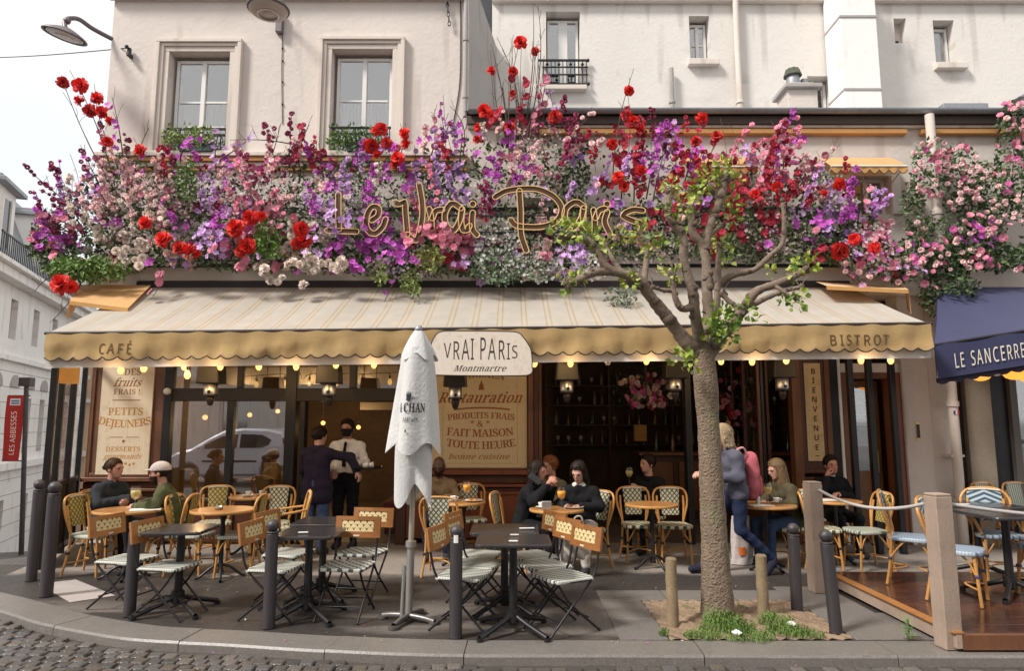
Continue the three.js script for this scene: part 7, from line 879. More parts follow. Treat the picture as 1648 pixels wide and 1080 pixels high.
  mist(240, 340, 70, 60, 500, [0.62, 0.50, 0.46]); mist(370, 310, 60, 50, 346, [0.66, 0.52, 0.50]); mist(440, 330, 60, 60, 385, [0.68, 0.60, 0.58]); mist(520, 330, 40, 60, 230, [0.66, 0.58, 0.52]); mist(590, 310, 50, 40, 269); mist(800, 400, 40, 50, 346, [0.68, 0.68, 0.62], 8.72); mist(860, 430, 50, 26, 308, [0.70, 0.66, 0.62], 8.7); mist(950, 430, 30, 22, 192, [0.7, 0.64, 0.6], 8.65); mist(870, 250, 50, 50, 192, [0.66, 0.5, 0.48]); mist(1340, 310, 40, 30, 154); mist(1400, 400, 40, 50, 346, [0.66, 0.56, 0.54]); mist(1250, 360, 60, 50, 269, [0.6, 0.45, 0.45]); mist(650, 430, 60, 18, 154, [0.7, 0.6, 0.6]); mist(1040, 400, 80, 40, 192, [0.6, 0.5, 0.46]); mist(160, 310, 60, 50, 192, [0.6, 0.42, 0.46]); mist(760, 330, 30, 50, 115);
  FL.instanced(disp, 'tiny_blossom', FL.starGeo, FL.white, stars);
  for (const k in buds) FL.instanced(disp, 'small_buds', FL.geo.button[0], FL.white, buds[k].map(([p, s]) => ({ p, rx: (rnd() - 0.6) * 1.3, ry: (rnd() - 0.5) * 1.5, rz: rnd() * 6.28, s: 0.06 * s, c: col(...FL.kinds[k][3]) })));
  for (const k in FL.over) FL.instanced(disp, 'crowded_' + FL.kinds[k][0], FL.geo[FL.kinds[k][1]][0], FL.white, FL.over[k].map(([p, s]) => ({ p: p.isVector3 ? p : V(...p), rx: (rnd() - 0.6) * 1.3, ry: (rnd() - 0.5) * 1.5, rz: rnd() * 6.28, s: FL.kinds[k][2] * s, c: col(...FL.kinds[k][3]) })));
  FL.over = {};

  // ---- climbing roses of the neighbouring restaurant
  const cr = thing('climbing_roses', 'climbing pink roses with trailing ivy on the neighbour wall above the blue awning', 'flowers'), lv = [];
  const lump = (px, py, rx, ry, nl, nf, kinds, g = [0.07, 0.12, 0.035], d = 9.0) => { for (let i = 0; i < nl; i++) { const a = rnd() * 6.28, q = Math.sqrt(rnd()); lv.push({ p: at(px + Math.cos(a) * q * rx, py + Math.sin(a) * q * ry, d + 0.1 + rnd() * 0.35), rx: (rnd() - 0.5) * 2.2, ry: (rnd() - 0.5) * 2.2, rz: rnd() * 6.28, s: 0.05 + rnd() * 0.05, c: col(...g) }); } for (let i = 0; i < nf; i++) { const a = rnd() * 6.28, q = Math.sqrt(rnd()); FL.put(cr, kinds[Math.floor(rnd() * kinds.length)], at(px + Math.cos(a) * q * rx, py + Math.sin(a) * q * ry, d - 0.02 + rnd() * 0.16), 0.55 + rnd() * 0.28); } };
  lump(1500, 270, 34, 50, 260, 42, ['pale', 'pale', 'pink']); lump(1545, 290, 40, 60, 420, 46, ['pale', 'pale', 'pink']); lump(1590, 320, 50, 60, 600, 50, ['pale', 'pink', 'pale']); lump(1640, 260, 40, 80, 520, 44, ['pale', 'pink']); lump(1630, 190, 24, 30, 120, 18, ['pink', 'pale']); lump(1690, 330, 50, 100, 500, 40, ['pale', 'pink']); lump(1500, 390, 40, 40, 260, 20, ['pale', 'pink']); lump(1470, 410, 30, 26, 200, 22, ['pink', 'pale', 'magenta']); lump(1575, 380, 40, 36, 320, 44, ['pink', 'magenta', 'pale']); lump(1530, 420, 40, 30, 520, 10, ['pale'], [0.055, 0.10, 0.03]); lump(1500, 470, 20, 36, 260, 3, ['pink'], [0.09, 0.13, 0.05]); lump(1610, 415, 70, 22, 620, 10, ['pale', 'pink'], [0.07, 0.12, 0.03]); lump(1450, 435, 40, 20, 160, 26, ['pale', 'pink', 'lilac'], [0.1, 0.14, 0.06], 8.9); lump(1470, 330, 18, 46, 240, 0, ['pale'], [0.10, 0.14, 0.06]); lump(1550, 460, 26, 14, 160, 0, ['pale'], [0.06, 0.1, 0.03], 8.8);
  for (const [px, y0, y1] of [[1483, 330, 395], [1496, 340, 400], [1520, 340, 385], [1535, 360, 390], [1475, 360, 420]]) { const c = []; for (let i = 0; i <= 6; i++) c.push(at(px + 5 * Math.sin(i * 1.3), mix(y0, y1, i / 6), 9.1)); mesh('ivy_trail', tube(c, 0.004, 16, 4), FL.twig, cr); for (let i = 0; i < 40; i++) { const t = rnd(); lv.push({ p: at(px + 5 * Math.sin(t * 7.8) + (rnd() - 0.5) * 6, mix(y0, y1, t), 9.06 + rnd() * 0.06), rx: (rnd() - 0.5) * 2, ry: (rnd() - 0.5) * 2, rz: rnd() * 6.28, s: 0.035 + rnd() * 0.02, c: col(0.09, 0.14, 0.05) }); } }
  for (const [x0, y0, x1, y1] of [[1560, 400, 1480, 260], [1600, 400, 1640, 180], [1570, 410, 1540, 250], [1500, 420, 1450, 440]]) mesh('stem', taperTube([0, 0.33, 0.66, 1].map((t, i) => [at(mix(x0, x1, t) + 10 * Math.sin(t * 4), mix(y0, y1, t), 9.2), mix(0.014, 0.006, t)]), x0, 20, 6, rnd, 0.15), FL.twig, cr);
  FL.instanced(cr, 'foliage', FL.leafGeo, FL.leafMat, lv);
  for (const k in FL.over) delete FL.over[k];
  // ---- flower boxes of the two upper windows
  [[262, 214, 344, 246, 'asparagus fern spilling from the first upper window box', [0.20, 0.27, 0.06]], [530, 214, 612, 246, 'green plants in the second upper window box', [0.12, 0.2, 0.05]]].forEach(([x0, y0, x1, y1, label, c], i) => { const t = thing('window_box', label, 'plant'), L = []; mesh('trough', span(XT(x0 + 30, 235, 9.5), XT(x1, 235, 9.5), YT(246, 9.5), YT(232, 9.5), FZ + 0.02, FZ + 0.16, 0.01), mat({ color: lin(0.02, 0.04, 0.04), roughness: 0.6 }), t); for (let k = 0; k < 420; k++) L.push({ p: at(mix(x0, x1, rnd()), 232 - rnd() * 32 * Math.sin(rnd() * 3.1) + (rnd() < 0.3 ? rnd() * 16 : 0), 9.4 + rnd() * 0.12), rx: (rnd() - 0.5) * 2, ry: (rnd() - 0.5) * 2, rz: (rnd() - 0.5) * 3, s: 0.04 + rnd() * 0.045, c: col(...c) }); FL.instanced(t, 'foliage', FL.leafGeo, FL.leafMat, L); });
  // ---- dim bunch hanging from the ceiling of the open bay
  const hb = thing('hanging_bunch', 'dim bunch of pink and cream flowers hanging inside the open bay', 'flowers'), hl = []; for (let i = 0; i < 70; i++) { const a = rnd() * 6.28, q = Math.sqrt(rnd()); FL.put(hb, ['pale', 'cream', 'pink', 'wine'][Math.floor(rnd() * 4)], at(1040 + Math.cos(a) * q * 46, 630 + Math.sin(a) * q * 30, 10.6 + rnd() * 0.3), 0.8); } for (let i = 0; i < 260; i++) hl.push({ p: at(1040 + (rnd() - 0.5) * 110, 622 + (rnd() - 0.5) * 66, 10.6 + rnd() * 0.4), rx: rnd() * 2, ry: rnd() * 2, rz: rnd() * 6, s: 0.08, c: col(0.05, 0.08, 0.03) }); FL.instanced(hb, 'foliage', FL.leafGeo, FL.leafMat, hl); mesh('hanger', bar(at(1040, 640, 10.8), at(1040, 640, 10.8).setY(3.42), 0.02), FL.twig, hb);
  const hb2 = thing('hanging_bunch', 'dim trailing flowers hanging inside beside the folded doors', 'flowers'), hl2 = []; for (let i = 0; i < 60; i++) FL.put(hb2, ['pale', 'pink', 'wine', 'crimson'][Math.floor(rnd() * 4)], at(1180 + (rnd() - 0.5) * 70, 640 + (rnd() - 0.5) * 90, 10.8 + rnd() * 0.3), 0.8); for (let i = 0; i < 200; i++) hl2.push({ p: at(1180 + (rnd() - 0.5) * 80, 640 + (rnd() - 0.5) * 110, 10.8 + rnd() * 0.4), rx: rnd() * 2, ry: rnd() * 2, rz: rnd() * 6, s: 0.08, c: col(0.05, 0.08, 0.03) }); FL.instanced(hb2, 'foliage', FL.leafGeo, FL.leafMat, hl2); mesh('hanger', bar(at(1180, 670, 10.9), at(1180, 670, 10.9).setY(3.42), 0.02), FL.twig, hb2);
}
// ---------------------------------------------------------------- people
// surface of a distance field on a grid (surface nets)
function netSurface(sdf, lo, hi, h) {
  const nx = Math.ceil((hi.x - lo.x) / h) + 2, ny = Math.ceil((hi.y - lo.y) / h) + 2, nz = Math.ceil((hi.z - lo.z) / h) + 2, F = new Float32Array(nx * ny * nz), id = new Int32Array(nx * ny * nz).fill(-1), pos = [], idx = [];
  const X_ = i => lo.x + (i - 0.5) * h, Y_ = j => lo.y + (j - 0.5) * h, Z_ = k => lo.z + (k - 0.5) * h, at3 = (i, j, k) => (k * ny + j) * nx + i;
  for (let k = 0; k < nz; k++) for (let j = 0; j < ny; j++) for (let i = 0; i < nx; i++) F[at3(i, j, k)] = sdf(X_(i), Y_(j), Z_(k));
  const E = [[0, 1], [2, 3], [4, 5], [6, 7], [0, 2], [1, 3], [4, 6], [5, 7], [0, 4], [1, 5], [2, 6], [3, 7]];
  for (let k = 0; k < nz - 1; k++) for (let j = 0; j < ny - 1; j++) for (let i = 0; i < nx - 1; i++) {
    const v = []; let m = 0; for (let c = 0; c < 8; c++) { const f = F[at3(i + (c & 1), j + ((c >> 1) & 1), k + (c >> 2))]; v.push(f); if (f < 0) m |= 1 << c; }
    if (m === 0 || m === 255) continue; let sx = 0, sy = 0, sz = 0, n = 0;
    for (const [a, b] of E) { if ((v[a] < 0) === (v[b] < 0)) continue; const t = v[a] / (v[a] - v[b]); sx += (a & 1) + t * ((b & 1) - (a & 1)); sy += ((a >> 1) & 1) + t * (((b >> 1) & 1) - ((a >> 1) & 1)); sz += (a >> 2) + t * ((b >> 2) - (a >> 2)); n++; }
    id[at3(i, j, k)] = pos.length / 3; pos.push(X_(i + sx / n), Y_(j + sy / n), Z_(k + sz / n));
  }
  const quad = (a, b, c, d, flip) => { if (a < 0 || b < 0 || c < 0 || d < 0) return; flip ? idx.push(a, c, b, a, d, c) : idx.push(a, b, c, a, c, d); };
  for (let k = 1; k < nz - 1; k++) for (let j = 1; j < ny - 1; j++) for (let i = 1; i < nx - 1; i++) {
    const s = F[at3(i, j, k)] < 0;
    if (s !== (F[at3(i + 1, j, k)] < 0)) quad(id[at3(i, j - 1, k - 1)], id[at3(i, j, k - 1)], id[at3(i, j, k)], id[at3(i, j - 1, k)], !s);
    if (s !== (F[at3(i, j + 1, k)] < 0)) quad(id[at3(i - 1, j, k - 1)], id[at3(i - 1, j, k)], id[at3(i, j, k)], id[at3(i, j, k - 1)], !s);
    if (s !== (F[at3(i, j, k + 1)] < 0)) quad(id[at3(i - 1, j - 1, k)], id[at3(i, j - 1, k)], id[at3(i, j, k)], id[at3(i - 1, j, k)], !s);
  }
  const g = new THREE.BufferGeometry(); g.setAttribute('position', new THREE.Float32BufferAttribute(pos, 3)); g.setIndex(idx); g.computeVertexNormals(); return g;
}
function smin(a, b, k) { const h = Math.max(k - Math.abs(a - b), 0) / k; return Math.min(a, b) - h * h * k * 0.25; }
// bones: [ax, ay, az, ra, bx, by, bz, rb]; returns a field and its bounds
function boneField(bones, k, grow = 0, cut) {
  const B = bones.map(([a, ra, b, rb]) => { const dx = b.x - a.x, dy = b.y - a.y, dz = b.z - a.z; return [a.x, a.y, a.z, dx, dy, dz, 1 / (dx * dx + dy * dy + dz * dz + 1e-9), ra + grow, rb + grow]; });
  const lo = V(9, 9, 9), hi = V(-9, -9, -9); for (const [a, ra, b, rb] of bones) for (const [p, r] of [[a, ra], [b, rb]]) { lo.min(V(p.x - r - grow - 0.03, p.y - r - grow - 0.03, p.z - r - grow - 0.03)); hi.max(V(p.x + r + grow + 0.03, p.y + r + grow + 0.03, p.z + r + grow + 0.03)); }
  const f = (x, y, z) => { let d = 9; for (const b of B) { const px = x - b[0], py = y - b[1], pz = z - b[2]; let t = (px * b[3] + py * b[4] + pz * b[5]) * b[6]; t = t < 0 ? 0 : t > 1 ? 1 : t; const qx = px - t * b[3], qy = py - t * b[4], qz = pz - t * b[5]; const e = Math.sqrt(qx * qx + qy * qy + qz * qz) - (b[7] + t * (b[8] - b[7])); d = smin(d, e, k); } return cut ? Math.max(d, cut(x, y, z)) : d; };
  return { f, lo, hi };
}
const net = (bf, h) => netSurface(bf.f, bf.lo, bf.hi, h);
const SKIN = { fair: mat({ color: lin(0.47, 0.26, 0.19), roughness: 0.55 }), rosy: mat({ color: lin(0.42, 0.20, 0.14), roughness: 0.55 }), tan: mat({ color: lin(0.38, 0.20, 0.12), roughness: 0.55 }), dark: mat({ color: lin(0.095, 0.045, 0.026), roughness: 0.5 }) };
const eyeM = mat({ color: lin(0.015, 0.012, 0.01), roughness: 0.2 });
const clothMap = mottled([0.7, 0.7, 0.7], 0.16, 0.35, 953), clothBump = bumpTex(0.22, 951, 12, 4);
const cloth = (c, r = 0.9) => phys({ map: clothMap, color: lin(...c.map(x => x / 0.7)), roughness: r, bumpMap: clothBump, bumpScale: 0.004, specularIntensity: 0.35 });
// a hand: palm and five bent fingers. wrist w, direction d, palm normal n (both unit), side s (+1 thumb along n x d), curl 0..1
function handBones(w, d, n, s, curl) {
  const x = n.clone().cross(d).normalize().multiplyScalar(s), P = (a, b, c) => w.clone().addScaledVector(d, a).addScaledVector(x, b).addScaledVector(n, c), out = [];
  out.push([P(0.0, 0, 0), 0.024, P(0.045, 0.012, 0), 0.02], [P(0.0, 0, 0), 0.022, P(0.08, 0.028, 0), 0.014], [P(0.0, 0, 0), 0.022, P(0.082, 0.01, 0), 0.014], [P(0.0, 0, 0), 0.02, P(0.078, -0.01, 0), 0.013], [P(0.0, 0, 0), 0.02, P(0.068, -0.028, 0), 0.012]);
  [[0.08, 0.028, 0.073], [0.084, 0.009, 0.082], [0.079, -0.011, 0.076], [0.069, -0.029, 0.06]].forEach(([a, b, L]) => { let p = P(a, b, 0), ang = 0.25 + curl * 0.7; const st = [0.44, 0.31, 0.25]; for (let k = 0; k < 3; k++) { const q = p.clone().addScaledVector(d, Math.cos(ang) * L * st[k]).addScaledVector(n, Math.sin(ang) * L * st[k]); out.push([p, 0.0088 - k * 0.0006, q, 0.0084 - k * 0.0009]); p = q; ang += curl * 0.95 + 0.12; } });
  const t0 = P(0.018, 0.024, 0.004), t1 = P(0.05, 0.048, 0.016 + 0.012 * curl), t2 = P(0.078, 0.052 - 0.02 * curl, 0.03 + 0.02 * curl); out.push([t0, 0.013, t1, 0.0105], [t1, 0.0105, t2, 0.0085]); return out;
}
// loose locks laid over the skull from the crown, hanging on where the hair is long
function ribbons(H, len, vol, o) {
  const r = rng(Math.round(len * 1000) + Math.round(vol * 9999) + 5), q = [];
  for (let i = 0; i < 260; i++) {
    const th = r() * 6.283, fr = Math.cos(th), p0 = 0.05 + r() * 0.5, p1 = fr > 0.72 ? 0.75 + r() * 0.2 : fr > 0.1 ? 1.15 + r() * 0.25 : o.hairLow < -0.055 || len ? 2.1 : 1.85, w = 0.004 + r() * 0.004, e = vol + 0.002 + r() * 0.009, pts = [], sw = (r() - 0.5) * 0.35;
    for (let k = 0; k <= 5; k++) { const ph = mix(p0, p1, k / 5), t = th + sw * k / 5; pts.push(V(Math.sin(ph) * Math.sin(t) * (0.076 + e), 0.035 + Math.cos(ph) * (0.088 + e), -0.014 + Math.sin(ph) * Math.cos(t) * (0.097 + e))); }
    if (len && fr < 0.55) { const b = pts[5], L = len * (0.75 + r() * 0.4), a = r() * 6; for (let k = 1; k <= 4; k++) pts.push(V(b.x * (1 + 0.06 * k) + 0.006 * Math.sin(a + k), b.y - L * k / 4, b.z * (1 - 0.02 * k) + 0.006 * Math.cos(a + k * 1.3))); }
    const s = V(Math.cos(th), 0, -Math.sin(th)).multiplyScalar(w), W = pts.map(p => [H(p.x - s.x, p.y, p.z - s.z), H(p.x + s.x, p.y, p.z + s.z)]);
    for (let k = 0; k + 1 < W.length; k++) { const [a, b] = W[k], [c, d] = W[k + 1]; for (const v of [a, c, b, b, c, d]) q.push(v.x, v.y, v.z); }
  }
  const g = new THREE.BufferGeometry(); g.setAttribute('position', new THREE.Float32BufferAttribute(q, 3)); g.computeVertexNormals(); return boxUV(g);
}
/* j: joints in the figure's own frame (facing +z), o: looks. Returns the thing. */
function person(label, pos, turn, j, o) {
  const t = thing('person', label, 'person', pos, turn, null), w = (o.w || 1) * 0.95, h3 = 0.013; t.scale.setScalar(o.sc ?? (j.pel.y < 0.7 ? 0.94 : 1));
  const S = { L: j.shL || V(-0.175 * w, j.neck.y - 0.085, j.neck.z - 0.01), R: j.shR || V(0.175 * w, j.neck.y - 0.085, j.neck.z - 0.01) }, hipL = V(j.pel.x - 0.085, j.pel.y - 0.02, j.pel.z), hipR = V(j.pel.x + 0.085, j.pel.y - 0.02, j.pel.z);
  const chest = j.pel.clone().lerp(j.neck, 0.66), belly = j.pel.clone().lerp(j.neck, 0.3);
  const cl = V(chest.x - 0.07 * w, chest.y, chest.z), cr2 = V(chest.x + 0.07 * w, chest.y, chest.z), bl = V(belly.x - 0.06 * w, belly.y, belly.z), br = V(belly.x + 0.06 * w, belly.y, belly.z);
  const torso = [[cl, 0.098 * w, bl, 0.088 * w], [cr2, 0.098 * w, br, 0.088 * w], [bl, 0.088 * w, hipL, 0.095 * w], [br, 0.088 * w, hipR, 0.095 * w], [S.L, 0.052, cl, 0.085], [S.R, 0.052, cr2, 0.085], [S.L, 0.044, V(j.neck.x, j.neck.y - 0.02, j.neck.z), 0.052], [S.R, 0.044, V(j.neck.x, j.neck.y - 0.02, j.neck.z), 0.052]];
  const arms = [[S.L, 0.054, j.elL, 0.041], [j.elL, 0.041, j.wrL, 0.028], [S.R, 0.054, j.elR, 0.041], [j.elR, 0.041, j.wrR, 0.028]];
  const legs = [[hipL, 0.088, j.knL, 0.058], [j.knL, 0.057, j.anL, 0.036], [hipR, 0.088, j.knR, 0.058], [j.knR, 0.057, j.anR, 0.036]];
  const ft = (a, d) => [[a.clone().add(V(0, -0.035, 0)), 0.04, a.clone().addScaledVector(d, 0.14).add(V(0, -0.052, 0)), 0.033], [a, 0.038, a.clone().add(V(0, -0.035, 0)), 0.04]];
  const fdL = j.fdL || V(0, 0, 1), fdR = j.fdR || V(0, 0, 1), feet = [...ft(j.anL, fdL), ...ft(j.anR, fdR)];
  // head in its own frame
  const hq = new THREE.Quaternion().setFromEuler(new THREE.Euler(j.hp || 0, j.hy || 0, j.hr || 0, 'YXZ')), hi = hq.clone().invert(), hc = j.head, tmp = V(0, 0, 0);
  const hs = o.hs || 1, toHead = (x, y, z) => tmp.set(x - hc.x, y - hc.y, z - hc.z).applyQuaternion(hi).multiplyScalar(1 / hs);
  const el = (x, y, z, cx, cy, cz, rx, ry, rz) => { const a = (x - cx) / rx, b = (y - cy) / ry, c = (z - cz) / rz, L = Math.sqrt(a * a + b * b + c * c); return (L - 1) * Math.min(rx, ry, rz); };
  const headF = (X, Yy, Z) => { const p = toHead(X, Yy, Z), x = p.x, y = p.y, z = p.z, ax = Math.abs(x); let d = el(x, y, z, 0, 0.035, -0.012, 0.076, 0.086, 0.096); d = smin(d, el(x, y, z, 0, -0.03, 0.025, 0.058, 0.085, 0.068), 0.04); d = smin(d, el(x, y, z, 0, -0.088, 0.058, 0.028, 0.022, 0.026), 0.025); d = smin(d, el(x, y, z, 0, -0.018, 0.1, 0.013, 0.028, 0.02), 0.012); d = smin(d, el(x, y, z, 0, 0.022, 0.088, 0.05, 0.012, 0.014), 0.015); d = Math.max(d, -el(ax, y, z, 0.031, 0.002, 0.104, 0.016, 0.010, 0.016)); d = smin(d, el(x, y, z, 0, -0.056, 0.086, 0.022, 0.011, 0.012), 0.008); d = smin(d, el(ax, y, z, 0.078, -0.008, -0.008, 0.012, 0.031, 0.02), 0.006); return d * hs; };
  const neckF = boneField([[j.neck.clone().add(V(0, -0.04, 0)), 0.055, hc.clone().add(V(0, -0.05, 0).applyQuaternion(hq)).add(V(0, 0, -0.015)), 0.05]], 0.03), R = 0.17 * hs;
  const headG = netSurface((x, y, z) => smin(headF(x, y, z), neckF.f(x, y, z), 0.025), V(hc.x - R, Math.min(hc.y - R, neckF.lo.y + 0.03), hc.z - R), V(hc.x + R, hc.y + R, hc.z + R), 0.0065);
  const body = [headG, net(boneField([...torso, ...arms, ...legs, ...feet], 0.04, -0.012), 0.018)];
  const hand = (wr, elb, n, s, curl) => { const d = (o.hd && o.hd[s]) || wr.clone().sub(elb).normalize(), nn = n.clone().addScaledVector(d, -n.dot(d)).normalize(); return net(boneField([[wr.clone().addScaledVector(d, -0.05), 0.026, wr, 0.023], ...handBones(wr.clone().addScaledVector(d, 0.015), d, nn, s, curl)], 0.012), 0.0048); };
  if (!o.noHandL) body.push(hand(j.wrL, j.elL, j.nL || V(0, -1, 0.1), 1, o.curlL ?? 0.4)); if (!o.noHandR) body.push(hand(j.wrR, j.elR, j.nR || V(0, -1, 0.1), -1, o.curlR ?? 0.4));
  mesh('body', body, o.skin || SKIN.fair, t);
  // face details
  const H = (x, y, z) => V(x, y, z).multiplyScalar(hs).applyQuaternion(hq).add(hc);
  if (!o.back) { for (const s of [-1, 1]) { const e = H(s * 0.031, 0.002, 0.087); mesh('eye', ball(0.0085 * hs, e.x, e.y, e.z, 8, 6), eyeM, t); const g = new THREE.SphereGeometry(0.018, 8, 5); g.scale(1, 0.28, 0.5); g.applyQuaternion(hq); const q = H(s * 0.031, 0.026, 0.094); g.translate(q.x, q.y, q.z); mesh('eyebrow', g, o.hairM || eyeM, t); }
    if (!o.mask) { const g = new THREE.SphereGeometry(0.021, 10, 6); g.scale(1, 0.32, 0.4); g.applyQuaternion(hq); const q = H(0, -0.056, 0.094); g.translate(q.x, q.y, q.z); mesh('mouth', g, mat({ color: lin(0.34, 0.09, 0.08), roughness: 0.5 }), t); } }
  if (o.mask) { const g = netSurface((x, y, z) => { const p = toHead(x, y, z).clone(); const d = headF(x, y, z); return Math.max(d - 0.006, -(d + 0.004), p.y + 0.0 - 0.008, -p.y - 0.1, 0.012 - p.z); }, V(hc.x - R, hc.y - R, hc.z - R), V(hc.x + R, hc.y + R, hc.z + R), 0.0065); mesh('face_mask', g, cloth([0.015, 0.015, 0.018]), t); }
  // hair
  if (o.hair) { const hl = o.hairLen || 0, vol = o.hairVol || 0.014;
    const strands = []; if (hl) for (const [x, z, r] of [[-0.07, -0.02, 0.035], [0.07, -0.02, 0.035], [-0.045, -0.07, 0.042], [0.045, -0.07, 0.042], [0, -0.08, 0.045], [-0.078, 0.02, 0.024], [0.078, 0.02, 0.024]]) strands.push([H(x, 0.0, z), r, H(x * (o.hairFlare || 1.15), -hl, z * 0.9 + (o.hairFwd || 0) * (Math.abs(x) > 0.06)), r * 0.85]);
    if (o.bun) strands.push([H(0, 0.03, -0.12), 0.035, H(0, 0.02, -0.13), 0.035]);
    const sf = strands.length ? boneField(strands, 0.03) : null; const f = (x, y, z) => { const p = toHead(x, y, z), px = p.x, py = p.y, pz = p.z; const wav = 0.004 * Math.sin(px * 130 + py * 40) * Math.sin(pz * 110 + py * 30); let d = el(px, py, pz, 0, 0.035, -0.014, 0.076 + vol, 0.088 + vol, 0.097 + vol) * hs; const faceCut = Math.min(0.03 + 0.02 - pz * 0.0 - 0 , 9); const cutF = (pz - (py > 0.07 ? 0.2 : 0.03 + (py - 0.0) * 0.62)) ; const low = (o.hairLow ?? -0.045) - py; d = Math.max(d, cutF * 0.9, low); if (sf) { let s = sf.f(x, y, z); s = Math.max(s, -(headF(x, y, z) + 0.004)); d = smin(d, s, 0.02); } return d + wav; };
    const lo = V(hc.x - R - 0.02, hc.y - R - hl, hc.z - R - 0.02), hh = V(hc.x + R + 0.02, hc.y + R + 0.02, hc.z + R); mesh('hair', o.cap ? [netSurface(f, lo, hh, 0.0075)] : [netSurface(f, lo, hh, 0.0075), ribbons(H, hl, vol, o)], o.hairM, t); }
  if (o.cap) { const m = cloth([0.42, 0.36, 0.33]); const g = netSurface((x, y, z) => { const p = toHead(x, y, z), a = el(p.x, p.y, p.z, 0, 0.042, -0.012, 0.098, 0.1, 0.12), b = el(p.x, p.y, p.z, 0, 0.045, 0.1, 0.062, 0.011, 0.07); return Math.max(Math.min(Math.max(a, 0.03 - p.y), b), -p.y + 0.025); }, V(hc.x - 0.22, hc.y - 0.05, hc.z - 0.22), V(hc.x + 0.22, hc.y + 0.2, hc.z + 0.22), 0.0075); mesh('cap', g, m, t); }
  if (o.beard) { const g = netSurface((x, y, z) => { const p = toHead(x, y, z), px = p.x, py = p.y, pz = p.z; const d = headF(x, y, z); return Math.max(d - 0.009, -(d + 0.004), py + 0.03 + (Math.abs(px) < 0.024 && py > -0.068 ? 0.02 : 0), 0.0 - pz + 0.01, -py - 0.13); }, V(hc.x - R, hc.y - R, hc.z - R), V(hc.x + R, hc.y + R, hc.z + R), 0.0065); mesh('beard', g, o.hairM || eyeM, t); }
  // clothes over the body, ending at neck, wrist, waist and ankle
  const sl = o.sleeve ?? 0.94, armsC = [[S.L, 0.048, j.elL, 0.041], [j.elL, 0.041, j.elL.clone().lerp(j.wrL, sl), 0.034], [S.R, 0.048, j.elR, 0.041], [j.elR, 0.041, j.elR.clone().lerp(j.wrR, sl), 0.034]];
  const topB = [...torso, ...armsC]; if (o.coat) topB.push([hipL, 0.1, hipL.clone().lerp(j.knL, o.coat), 0.1], [hipR, 0.1, hipR.clone().lerp(j.knR, o.coat), 0.1], [hipL.clone().lerp(j.knL, o.coat), 0.09, hipR.clone().lerp(j.knR, o.coat), 0.09]);
  const ny = j.neck.y + (o.collar ?? 0.005), gw = o.grow ?? 0.012; const wrinkle = (x, y, z) => 0.003 * Math.sin(y * 46 + x * 22 + z * 35) + 0.002 * Math.sin(x * 68 - y * 27 + z * 41);
  const tf = boneField(topB, 0.035, gw); if (o.collar > 0.02) { } const hem = o.hem;
  const neckHole = [j.neck.clone().add(V(0, -0.02, 0.02)), j.head];
  mesh('top', netSurface((x, y, z) => { let d = tf.f(x, y, z) + wrinkle(x, y, z); const dn = neckF.f(x, y, z); if (y > j.neck.y - 0.03) d = Math.max(d, -(dn - 0.004)); d = Math.max(d, y - ny - 0.02); if (hem !== undefined) d = Math.max(d, hem - y); return d; }, tf.lo, tf.hi, h3), o.top, t);
  const lgB = [[hipL, 0.096, j.knL, 0.066], [j.knL, 0.066, j.anL.clone().lerp(j.knL, 0.08), o.wide ? 0.075 : 0.048], [hipR, 0.096, j.knR, 0.066], [j.knR, 0.066, j.anR.clone().lerp(j.knR, 0.08), o.wide ? 0.075 : 0.048], [hipL, 0.095, hipR, 0.095], [V(j.pel.x, j.pel.y + 0.03, j.pel.z), 0.1, j.pel, 0.1]], lf = boneField(lgB, 0.03, o.legGrow ?? 0.003);
  mesh('trousers', netSurface((x, y, z) => lf.f(x, y, z) + wrinkle(x, y, z), lf.lo, lf.hi, h3), o.legs, t);
  mesh('shoes', net(boneField(feet, 0.02, 0.006), 0.011), o.shoes || cloth([0.03, 0.03, 0.035]), t);
  if (o.scarf) mesh('scarf', net(boneField([[j.neck.clone().add(V(-0.05, 0.0, 0.03)), 0.035, j.neck.clone().add(V(0.05, 0.0, 0.03)), 0.035], [j.neck.clone().add(V(-0.055, 0.0, 0.02)), 0.033, j.neck.clone().add(V(-0.03, 0.01, -0.05)), 0.033], [j.neck.clone().add(V(0.055, 0.0, 0.02)), 0.033, j.neck.clone().add(V(0.03, 0.01, -0.05)), 0.033]], 0.02), 0.009), o.scarf, t);
  if (o.tie) { const a = j.neck.clone().add(V(0, -0.035, 0.075)), b = j.pel.clone().lerp(j.neck, 0.3).add(V(0, 0, 0.118)), c = j.pel.clone().lerp(j.neck, 0.66).add(V(0, 0, 0.125)); mesh('tie', [flatbar(a, c, 0.035, 0.012), flatbar(c, b, 0.05, 0.012), box(0.03, 0.035, 0.022, a.x, a.y, a.z, 0.006)], o.tie, t); }
  if (o.collarM) { const g = lathe([[0.058, -0.012], [0.066, -0.012], [0.062, 0.03], [0.056, 0.03]], 18, j.neck.x, j.neck.y - 0.01, j.neck.z + 0.004); mesh('collar', g, o.collarM, t); }
  return t;
}
const hairMap = (() => { const a = lattice(64, 963), b = fbm(6, 3, 964); return tex(128, (u, v) => toS(0.7 * (0.65 + 0.7 * a(u * 3, v * 0.2) * (0.7 + 0.6 * b(u, v)))), { repeat: [6, 3] }); })(), HAIR = c => phys({ map: hairMap, color: lin(...c.map(x => x / 0.7)), roughness: 0.55, specularIntensity: 0.3 });
const BRN = HAIR([0.045, 0.022, 0.012]), DRK = HAIR([0.018, 0.011, 0.008]), BLD = HAIR([0.15, 0.095, 0.05]), FAIRH = HAIR([0.29, 0.215, 0.13]), RED = HAIR([0.16, 0.055, 0.02]);
